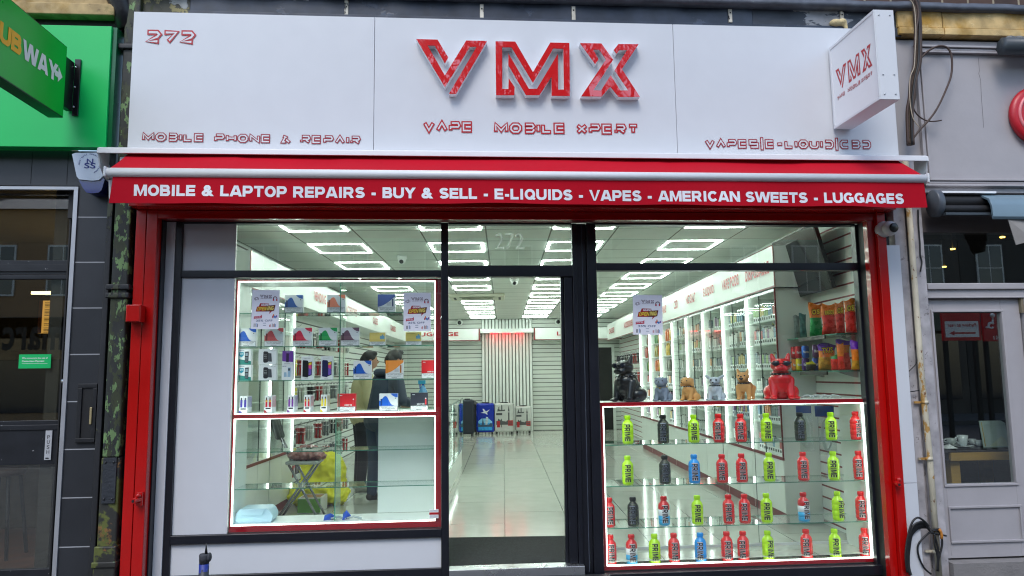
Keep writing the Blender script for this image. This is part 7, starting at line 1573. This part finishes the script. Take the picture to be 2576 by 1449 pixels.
m = MB(); m.box(xd0+.01, 6.3, YR-.02, YR+.02, db-.05, db-.018, mat('weather_bar', (196, 196, 198), .5)); m.box(xd0+.002, 6.3, YR-.06, YR+.1, 0, FZ(2480, 1414, YR-.05), mat('concrete_step', (128, 124, 122), .85, var=.12, bump=.4)); part('threshold', m, t, bevel=.004)
m = MB(); c = F(2568, 768, YR+.02); m.box(c.x-.012, c.x+.012, YR+.0, YR+.028, c.z-.06, c.z+.06, mat('hinge_brass', (120, 110, 90), .5)); part('hinge', m, t)
# cafe interior
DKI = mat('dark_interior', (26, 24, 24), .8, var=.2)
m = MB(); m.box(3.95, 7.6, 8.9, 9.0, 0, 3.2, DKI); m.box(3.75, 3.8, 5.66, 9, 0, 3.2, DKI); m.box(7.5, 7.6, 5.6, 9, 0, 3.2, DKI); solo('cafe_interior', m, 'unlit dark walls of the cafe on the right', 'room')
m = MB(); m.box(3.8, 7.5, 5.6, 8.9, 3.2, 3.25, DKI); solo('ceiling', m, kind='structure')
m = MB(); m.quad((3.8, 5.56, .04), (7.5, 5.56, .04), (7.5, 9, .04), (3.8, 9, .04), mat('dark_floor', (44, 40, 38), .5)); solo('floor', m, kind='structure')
SPW = mat('warm_spot_light', (255, 200, 90), emit=4)
for i, (cx, cy, nm) in enumerate(((643, 797, 'middle'), (1205, 663, 'right'), (547, 997, 'lower left'))):
    q = F((3500+cx/2.898)/1.5528, (700+cy/2.898)/1.5528, (7.0, 6.6, 8.2)[i]); m = MB(); m.lathe([(.022, 0), (.022, .012)], SPW, 12, Matrix.Translation((q.x, q.y, q.z))); m.tube([(q.x, q.y, q.z+.021), (q.x, q.y, 3.199)], .006, DARK, 6)
    solo('spot_light', m, 'small warm spot light glowing in the dark transom, %s one' % nm, 'light', 'warm spot lights in the cafe')
OAK = mat('oak', (190, 146, 74), .45, var=.14, vs=3, bump=.1, stretch=(1, 8, 8))
YTb = 5.85
def D43(cx, cy): return (3550+cx/2.415)/1.5528, (1650+cy/2.415)/1.5528
ta, tb = F(*D43(400, 365), YTb), F(*D43(980, 275), YTb)
t = thing('cafe_table', (tb.x, YTb+.3, 0), 'dark topped oak table behind the cafe door glass', 'table')
m = MB(); m.box(ta.x, ta.x+.9, YTb, YTb+.03, ta.z, tb.z, OAK); part('apron', m, t, bevel=.003)
m = MB(); m.box(ta.x-.12, ta.x+.95, YTb-.0, YTb+.75, tb.z+.001, tb.z+.03, mat('dark_table_top', (44, 40, 40), .15)); part('tabletop', m, t, bevel=.003)
for dx, dy in ((.02, .04), (.02, .64), (.75, .04), (.75, .64)): m = MB(); m.box(ta.x+dx, ta.x+dx+.08, YTb+dy, YTb+dy+.08, .041, ta.z, OAK); part('leg', m, t, bevel=.003)
tz = tb.z+.031; POR = mat('porcelain', (206, 212, 214), .2, var=0)
def cup(cx, cy, r, h, label, name='cup', yy=YTb+.12, saucer=True):
    q = F(*D43(cx, cy), yy); t = thing(name, (q.x, yy, tz), label, 'crockery', 'crockery on the cafe table'); M = Matrix.Translation((q.x, yy, tz))
    if saucer: m = MB(); m.lathe([(.03, 0), (r*1.9, .012), (r*1.85, .015), (.03, .006)], POR, 24, M); part('saucer', m, t)
    m = MB(); z_ = .012 if saucer else .0; m.lathe([(r*.6, z_), (r*.75, z_+h*.2), (r, z_+h), (r*.94, z_+h), (r*.6, z_+h*.2)], POR, 20, M); part('bowl', m, t)
    m = MB(); m.tube([(-r*.9, 0, z_+h*.85), (-r*1.45, 0, z_+h*.8), (-r*1.5, 0, z_+h*.45), (-r*.8, 0, z_+h*.25)], .006, POR, 8, M); part('handle', m, t)
cup(510, 180, .042, .085, 'tall white cup on a saucer in the cafe window')
cup(400, 140, .045, .045, 'low white cup on a saucer left of the tall one', yy=YTb+.3)
cup(600, 180, .03, .05, 'small white jug behind the tall cup', name='jug', yy=YTb+.28, saucer=False)
cup(660, 190, .032, .05, 'small white jug next to the menu card', name='jug', yy=YTb+.16, saucer=False)
q = F(*D43(370, 215), YTb+.1); m = MB(); m.add([(q.x-.07, YTb+.02, tz+.001), (q.x+.03, YTb+.02, tz+.001), (q.x+.05, YTb+.14, tz+.001), (q.x-.05, YTb+.16, tz+.001), (q.x, YTb+.08, tz+.03)], [(0, 1, 4), (1, 2, 4), (2, 3, 4), (3, 0, 4)], PRINT); solo('napkin', m, 'crumpled white napkin at the left of the cafe table', 'napkin')
a, b = F(*D43(708, 255), YTb+.05), F(*D43(945, 250), YTb+.05); hh = F(*D43(700, -15), YTb+.05).z-tz
t = thing('menu_card', ((a.x+b.x)/2, YTb+.05, tz), 'pale folded menu card standing on the cafe table', 'menu')
MC = mat('menu_card_print', (196, 212, 206), .5, var=.08, vs=8); m = MB(); m.prism([(a.x, tz+.001), (b.x, tz+.001), (b.x-.012, tz+hh*.9), (b.x-.05, tz+hh), (a.x-.02, tz+hh)], YTb+.05, YTb+.056, MC); part('card', m, t)
m = MB(); m.flat([(a.x+.012, tz+.01), (a.x+.02, tz+.01), (a.x+.0, tz+hh*.95), (a.x-.006, tz+hh*.95)], YTb+.049, mat('menu_ochre', (206, 170, 90), .5)); m.flat([(a.x+.05, tz+.01), (b.x-.01, tz+.01), (b.x-.02, tz+hh*.3), (b.x-.06, tz+hh*.42), (a.x+.10, tz+hh*.2)], YTb+.049, mat('menu_pale', (214, 222, 200), .5, var=.1, vs=20)); part('print', m, t)
# pipes and cables on the right pilaster
RP = patchy('rusty_cream_pipe', (190, 182, 160), [((168, 128, 66), 14, .56, 3), ((110, 70, 40), 30, .63, 8)], rough=.6, bump=.3, edge=.03, stretch=(1, 1, .5))
YPp = YR-.035
def pp(cx, cy, y=YPp): q = F(*D4(cx, cy), y); return (q.x, y, q.z)
def p3(cx, cy, y=YPp): q = F(*D3(cx, cy), y); return (q.x, y, q.z)
top_ = p3(733, 1050); bot_ = pp(836, 1445); xm = (top_[0]+bot_[0])/2
t = thing('conduit_pipe', (xm, YPp, 0), 'thin rust-stained cream pipe running down the grey pilaster', 'pipe')
m = MB(); m.tube([(xm-.01, YPp, F(*D3(733, 800), YPp).z), (xm-.01, YPp, 1.5), (xm+.005, YPp, .9), (xm+.008, YPp, 0)], .022, RP, 12); part('pipe', m, t)
for cy in (575, 1328, 860):
    q = pp(780, cy); m = MB(); m.tube([(xm, YPp, q[2]-.012), (xm, YPp, q[2]+.012)], .027, RP, 12); m.box(xm-.075, xm-.02, YPp+.01, YPp+.022, q[2]-.008, q[2]+.008, RP); part('clip', m, t)
CB = mat('brown_cable', (70, 52, 44), .6, var=.2); BK_ = mat('black_cable', (24, 24, 26), .5, var=.1); CRM = mat('cream_cable', (176, 162, 140), .6)
def cable(name, pts, r, mt, label, group=None, y=YR-.03):
    # smooth through measured photo points (source px)
    P_ = [F(a/1.5528, b/1.5528, y+(c if len(p) > 2 else 0)) if (p := (a, b, *rest)) and True else None for a, b, *rest in pts for c in [rest[0] if rest else 0]]
    out = []; n = len(P_)
    for i in range(n-1):
        p0 = P_[max(i-1, 0)]; p1 = P_[i]; p2 = P_[i+1]; p3_ = P_[min(i+2, n-1)]
        for k in range(5):
            t_ = k/5; out.append(.5*((2*p1)+(-p0+p2)*t_+(2*p0-5*p1+4*p2-p3_)*t_*t_+(-p0+3*p1-3*p2+p3_)*t_**3))
    out.append(P_[-1]); m = MB(); m.tube([tuple(p) for p in out], r, mt, 8); return solo(name, m, label, 'cable', group)
def S(L): return [(3500+a/2.898, b/2.898) for a, b in L]
cable('vine_trunk', S([(225, -20), (235, 150), (250, 300), (248, 450), (252, 600), (240, 740), (195, 900), (180, 1100), (155, 1250), (160, 1500), (165, 1640)]), .030, mat('vine_bark', (86, 72, 62), .85, var=.25, vs=30, bump=.8, bs=60), 'thick brown dead stem tied to the cables by the fascia end', None, 5.365)
for k, dx in enumerate((-24, 22, 38)): cable('wall_cable', S([(225+dx*.5, -20), (262+dx*.3, 150), (240+dx, 420), (230+dx, 700), (190+dx, 900), (165+dx*.8, 1120), (150+dx, 1300), (160+dx, 1640)]), .009, (CB, BK_, CB)[k], 'brown cable strapped along the dead stem, %s strand' % ('left', 'middle', 'right')[k], 'cables strapped to the stem', 5.335)
cable('wall_cable', S([(150, -10), (190, 40), (215, 150), (225, 400), (215, 600), (205, 760), (160, 880), (155, 1100), (190, 1330), (270, 1445)]), .0035, CRM, 'thin cream cable wandering beside the dead stem', None, 5.32)
cable('wall_cable', S([(245, 740), (290, 650), (390, 560), (500, 520), (590, 550), (632, 660), (625, 850), (560, 1030), (470, 1220), (380, 1350), (270, 1470), (200, 1560)]), .008, CB, 'large brown cable loop hanging over the grey fascia', None, YR-.075)
cable('wall_cable', S([(180, 1170), (220, 1270), (300, 1345), (400, 1375), (515, 1362)]), .0055, CB, 'short loose brown cable end pointing right', None, YR-.07)
def S2(L): return [(3500+a/2.898, 700+b/2.898) for a, b in L]
cable('wall_cable', S2([(250, 345), (255, 520), (270, 720), (275, 860), (292, 940), (275, 1045)]), .006, BK_, 'black cable hanging below the awning end')
def S4(L): return [(3000+a/1.288, 1125+b/1.288) for a, b in L]
cable('wall_cable', S4([(755, 320), (745, 380), (700, 430), (683, 480), (700, 520), (760, 515)]), .004, BK_, 'thin black cable bulging left of the cream pipe')
def S5(L): return [(3400+a/4.14, 1900+b/4.14) for a, b in L]
m = MB()
rnd = random.Random(4)
for k in range(7):
    j_ = lambda s: rnd.uniform(-s, s)
    pts = S5([(955+j_(10), 700+j_(20)), (880, 610+k*16-40), (770, 560+k*20+j_(8)), (680, 640+k*22), (610+k*7, 850+j_(20)), (575+k*8, 1100), (590+k*6, 1300), (640+k*4, 1440)])
    if k == 0: pts = S5([(945, 640), (870, 560), (770, 505), (690, 560), (640, 680), (590, 900), (570, 1150), (600, 1420)])
    P_ = [F(a/1.5528, b/1.5528, 5.36+k*.006) for a, b in pts]
    out = []; n = len(P_)
    for i in range(n-1):
        p0 = P_[max(i-1, 0)]; p1 = P_[i]; p2 = P_[i+1]; p3_ = P_[min(i+2, n-1)]
        for q in range(6): t_ = q/6; out.append(.5*((2*p1)+(-p0+p2)*t_+(2*p0-5*p1+4*p2-p3_)*t_*t_+(-p0+3*p1-3*p2+p3_)*t_**3))
    m.tube([tuple(p) for p in out], .0075, BK_, 8)
for L in ([(960, 740), (860, 830), (780, 930), (765, 1040), (800, 1180), (880, 1330), (1000, 1430)], [(960, 745), (1060, 710), (1130, 760), (1160, 870), (1150, 1000), (1100, 1200), (1090, 1400)], [(1030, 770), (1070, 900), (1100, 1050), (1090, 1200), (1080, 1400)], [(1040, 790), (1040, 950), (1080, 1100), (1100, 1300)], [(960, 730), (1010, 700), (1125, 690)], [(960, 745), (1080, 770), (1250, 805)]):
    P_ = [F(a/1.5528, b/1.5528, 5.395) for a, b in S5(L)]; out = []; n = len(P_)
    for i in range(n-1):
        p0 = P_[max(i-1, 0)]; p1 = P_[i]; p2 = P_[i+1]; p3_ = P_[min(i+2, n-1)]
        for q in range(5): t_ = q/5; out.append(.5*((2*p1)+(-p0+p2)*t_+(2*p0-5*p1+4*p2-p3_)*t_*t_+(-p0+3*p1-3*p2+p3_)*t_**3))
    m.tube([tuple(p) for p in out], .007, BK_, 8)
t = thing('cable_coil', (F(2340, 1440, 5.37).x, 5.38, .05), 'coil of black cable tied to the foot of the cream pipe', 'cable'); part('coil', m, t)
m = MB(); c = [F(a/1.5528, b/1.5528, 5.385) for a, b in S5([(1115, 690), (1140, 730), (1155, 800), (1150, 850)])]; m.tube([tuple(p) for p in c], .010, mat('orange_tape', (190, 120, 40), .5), 8); part('tie', m, t)
# exterior dome camera on the right column
c = F(1932+625/2, 1145/2, 5.33)
t = thing('security_camera', (c.x, 5.36, c.z-.05), 'white round camera mounted outside on the right red column', 'camera', 'security cameras')
RX = Matrix.Translation((c.x-.02, 5.42, c.z)) @ Matrix.Rotation(math.pi/2, 4, 'X') @ Matrix.Rotation(rad(-18), 4, 'Y')
m = MB(); m.lathe([(.062, 0), (.064, .02), (.058, .04), (.03, .05)], WHITEF, 24, RX); part('base', m, t)
m = MB(); m.blob((c.x, 5.365, c.z), (.058, .05, .058), WHITEF, 14); part('housing', m, t)
m = MB(); m.lathe([(.036, .0), (.036, .012), (.030, .016)], BLKPL, 20, Matrix.Translation((c.x+.004, 5.322, c.z-.002)) @ Matrix.Rotation(math.pi/2+.1, 4, 'X') @ Matrix.Rotation(.15, 4, 'Y')); part('lens', m, t)
m = MB(); m.box(rb-.002, rb+.04, 5.432, 5.46, A_(.92), A_(1.12), DARK); solo('mounting_board', m, 'dark strip behind the outdoor camera beside the red column', 'board')
# bollard top at the bottom left
c0 = F(512, 1449, 5.2); c1 = F(512, 1400, 5.2)
t = thing('marker_post', (c0.x, 5.2, 0), 'dark post end with blue tape and a thin black spike by the stall riser', 'post')
w_ = (FX(525, 1430, 5.2)-FX(500, 1430, 5.2))/2; ztp = FZ(512, 1393, 5.2)
m = MB(); m.tube([(c0.x, 5.2, 0), (c0.x, 5.2, .12), (c0.x+.001, 5.2, FZ(512, 1418, 5.2))], w_, patchy('blue_flaked_tape', (20, 44, 130), [((40, 44, 54), 20, .5, 2)], rough=.5), 14); part('taped_shaft', m, t)
m = MB(); m.tube([(c0.x+.001, 5.2, FZ(512, 1419, 5.2)), (c0.x+.001, 5.2, ztp-.01), (c0.x+.001, 5.2, ztp)], [w_*.95, w_*1.05, w_*.9], mat('worn_dark_rubber', (52, 54, 60), .7, var=.2, bump=.4), 14); m.blob((c0.x+w_*1.05, 5.2, FZ(512, 1402, 5.2)), (.014, .03, .03), mat('worn_dark_rubber', (52, 54, 60), .7), 8); part('cap', m, t)
m = MB(); m.tube([(c0.x+.012, 5.2, ztp-.005), (c0.x+.010, 5.2, FZ(519, 1366, 5.2))], [.011, .002], BLKPL, 8); part('spike', m, t)
# ================================================================ ACROSS THE STREET (mirrored in the glass and the red letters)
REN = mat('cream_render', (176, 168, 146), .85, var=.08, vs=1.5); WIN = mat('dark_window_glass', (30, 36, 48), .08, var=.1, spec=.8); WFR = mat('window_frame_white', (206, 206, 202), .5)
def house(x0, x1, h, col, nm, label, shop):
    YO = -14.0; t = thing('terraced_house', ((x0+x1)/2, YO, 0), label, 'house', 'terraced houses across the street')
    cm = mat('render_'+nm, col, .85, var=.1, vs=1.5, bump=.2)
    m = MB(); m.box(x0, x1, YO-6, YO, 0, h, cm); part('wall', m, t)
    m = MB(); m.prismx([(YO+.15, h), (YO-3, h+1.3), (YO-6.1, h)], x0-.02, x1+.02, mat('slate_roof', (70, 72, 80), .6, var=.15)); part('roof', m, t)
    n = max(1, int((x1-x0)/2.0)); 
    for i in range(n):
        cx = x0+(x1-x0)*(i+.5)/n; m = MB()
        m.box(cx-.5, cx+.5, YO+.001, YO+.05, 4.3, 6.0, WFR); f_ = part('window', m, t); m = MB()
        for a, b in ((-.44, -.02), (.02, .44)):
            for c, d in ((4.36, 5.13), (5.17, 5.94)): m.box(cx+a, cx+b, YO+.051, YO+.056, c, d, WIN)
        part('pane', m, f_)
    m = MB(); m.box(x0+.2, x1-.2, YO+.001, YO+.2, 2.9, 3.6, mat('shopsign_'+nm, shop, .5, var=.05)); part('shop_fascia', m, t)
    m = MB(); m.box(x0+.3, x1-.3, YO+.001, YO+.03, .5, 2.8, WIN); part('shop_window', m, t)
house(-34, -16.02, 7.4, (120, 100, 84), 'umber', 'added umber brown house hiding reflected sky at the far left across the street', (70, 60, 50))  # added so the glass mirrors no open sky at this end
house(18.02, 36, 7.3, (70, 66, 62), 'soot', 'added soot grey house hiding reflected sky at the far right across the street', (40, 46, 50))  # added end house, closes off open sky in the cafe reflections
house(-16, -8.0, 7.2, (150, 120, 90), 'tan', 'tan rendered house across the street with dark shopfront', (60, 50, 44))
tx_a, tx_b = F(12, 850, YD+19.6), F(165, 850, YD+19.6)
m = MB(); m.box(tx_a.x-1.5, tx_b.x+1.0, -13.84, -13.80, FZ(90, 905, YD+19.6), FZ(90, 800, YD+19.6), mat('tan_sign', (150, 122, 84), .7)); zt0 = FZ(90, 882, YD+19.6); zt1 = FZ(90, 822, YD+19.6)
m.text('marc', (tx_b.x, -13.795, zt0), (tx_a.x-tx_b.x, 0, 0), (0, 0, zt1-zt0), DARK, .03); solo('shop_sign', m, 'tan sign across the street lettered marc, mirrored in the left door', 'sign')
house(-7.98, -2.0, 7.6, (176, 168, 140), 'cream', 'cream rendered house across the street, tallest roof', (50, 60, 80))
house(-1.98, 3.5, 7.3, (150, 146, 136), 'grey', 'grey rendered house across the street', (120, 116, 110))
house(3.52, 9.0, 7.5, (92, 62, 52), 'brick', 'red brown house across the street with red shop sign', (150, 16, 24))
house(9.02, 18, 7.2, (84, 78, 72), 'sand', 'dark grey brown house across the street', (60, 70, 60))
# red car-park sign on the far side (readable only in the cafe door reflection)
def refl(px, py, D):           # point at distance D behind the glass of the cafe door, folded back into the street
    yg = YR+.05; q = F(px, py, yg+D); return Vector((q.x, yg-D, q.z))
D_ = 8.2
a, b = refl(*D4(885, 265), D_), refl(*D4(1065, 125), D_)
x0_, x1_ = min(a.x, b.x), max(a.x, b.x); z0_, z1_ = min(a.z, b.z), max(a.z, b.z); y_ = a.y
t = thing('parking_sign', ((x0_+x1_)/2, y_, 0), 'red post sign reading Parking at rear, mirrored in the cafe door', 'sign')
SR = mat('sign_board_red', (190, 22, 36), .4); m = MB(); m.box(x0_, x1_, y_-.05, y_, z0_, z1_, SR); m.box(x0_+.05, x0_+.12, y_-.12, y_-.051, -.12, z0_+.2, DARK); m.box(x1_-.12, x1_-.05, y_-.12, y_-.051, -.12, z0_+.2, DARK); part('board', m, t)
w_, h_ = x1_-x0_, z1_-z0_; m = MB(); Y2 = y_+.002
def fl2(L, y, mt): m.add([(x1_-a*w_, y, z0_+b*h_) for a, b in L], [tuple(range(len(L)))], mt)
fl2([(.06, .12), (.94, .12), (.94, .70), (.06, .70)], Y2, PRINT); fl2([(.85, .27), (.7, .18), (.7, .24), (.15, .24), (.15, .30), (.7, .30), (.7, .36)], Y2+.002, SR)
m.text('Parking at rear', (x1_-.12*w_, Y2+.003, z0_+.46*h_), (-.76*w_, 0, 0), (0, 0, .17*h_), SR, .02); part('print', m, t)
a, b = refl(*D4(1090, 268), D_), refl(*D4(1180, 125), D_)
xa2, xb2 = min(a.x, b.x), max(a.x, b.x); za2, zb2 = min(a.z, b.z), max(a.z, b.z); w_, h_ = xb2-xa2, zb2-za2
t = thing('shop_sign', ((xa2+xb2)/2, y_, 0), 'red panel with a wheelchair symbol and 241, mirrored in the cafe door', 'sign')
m = MB(); m.box(xa2, xb2, y_-.05, y_, za2, zb2, SR); m.box(xa2+.05, xa2+.12, y_-.12, y_-.051, -.12, za2+.2, DARK); part('board', m, t)
m = MB(); m.text('241', (xb2-.12*w_, Y2, za2+.05*h_), (-.42*w_, 0, 0), (0, 0, .14*h_), PRINT, .01)
m.tube([(xb2-(.62+.13*math.cos(q))*w_, Y2, za2+(.56+.10*math.sin(q))*h_) for q in [i*math.pi/8-2.4 for i in range(14)]], .02, PRINT, 6)
m.tube([(xb2-.52*w_, Y2, za2+.88*h_), (xb2-.52*w_, Y2, za2+.64*h_), (xb2-.70*w_, Y2, za2+.62*h_), (xb2-.80*w_, Y2, za2+.48*h_), (xb2-.88*w_, Y2, za2+.50*h_)], .02, PRINT, 6); m.blob((xb2-.52*w_, Y2, za2+.91*h_), .05, PRINT, 6); part('print', m, t)
# bare street trees, seen only in the gloss of the red letters
BARK = mat('tree_bark', (62, 54, 48), .9, var=.2, bump=.5, bs=20)
def tree(x, y, h, seed, label):
    rnd = random.Random(seed); m = MB(); tr_ = MB()
    def grow(p, d, L, r, n, mb):
        q = p+d*L; mid = p+d*L*.5+Vector((rnd.uniform(-1, 1), rnd.uniform(-1, 1), 0))*L*.06
        mb.tube([tuple(p), tuple(mid), tuple(q)], [r, r*.85, r*.7], BARK, 6 if r > .03 else 4)
        if n == 0: return
        for k in range(3 if n > 1 else 2):
            ax = Vector((rnd.uniform(-1, 1), rnd.uniform(-1, 1), rnd.uniform(-.2, .8))).normalized(); nd = (d*.75+ax*.75).normalized()
            st = p.lerp(q, rnd.uniform(.55, 1)) if k else q
            grow(st, nd, L*rnd.uniform(.62, .88), r*.63, n-1, m)
    tr_.tube([(x, y, -.1), (x+.05, y, h*.3), (x, y, h*.55)], [.20, .17, .15], BARK, 10)
    for k in range(6): a = k*1.05+rnd.uniform(-.3, .3); grow(Vector((x, y, h*(.40+.03*k))), Vector((math.cos(a)*.8, math.sin(a)*.8, .75)).normalized(), h*.17, .095, 5, m)
    t = thing('street_tree', (x, y, -.1), label, 'tree', 'bare street trees'); part('trunk', tr_, t); part('crown', m, t)
tree(-.2, -4.6, 10.5, 2, 'bare street tree nearer the left of the kerb')
tree(3.3, -5.0, 10.5, 9, 'bare street tree further right along the kerb')
# ---------------------------------------------------------------- tidy helper data
for o in bpy.data.objects:
    if '_m' in o: del o['_m']
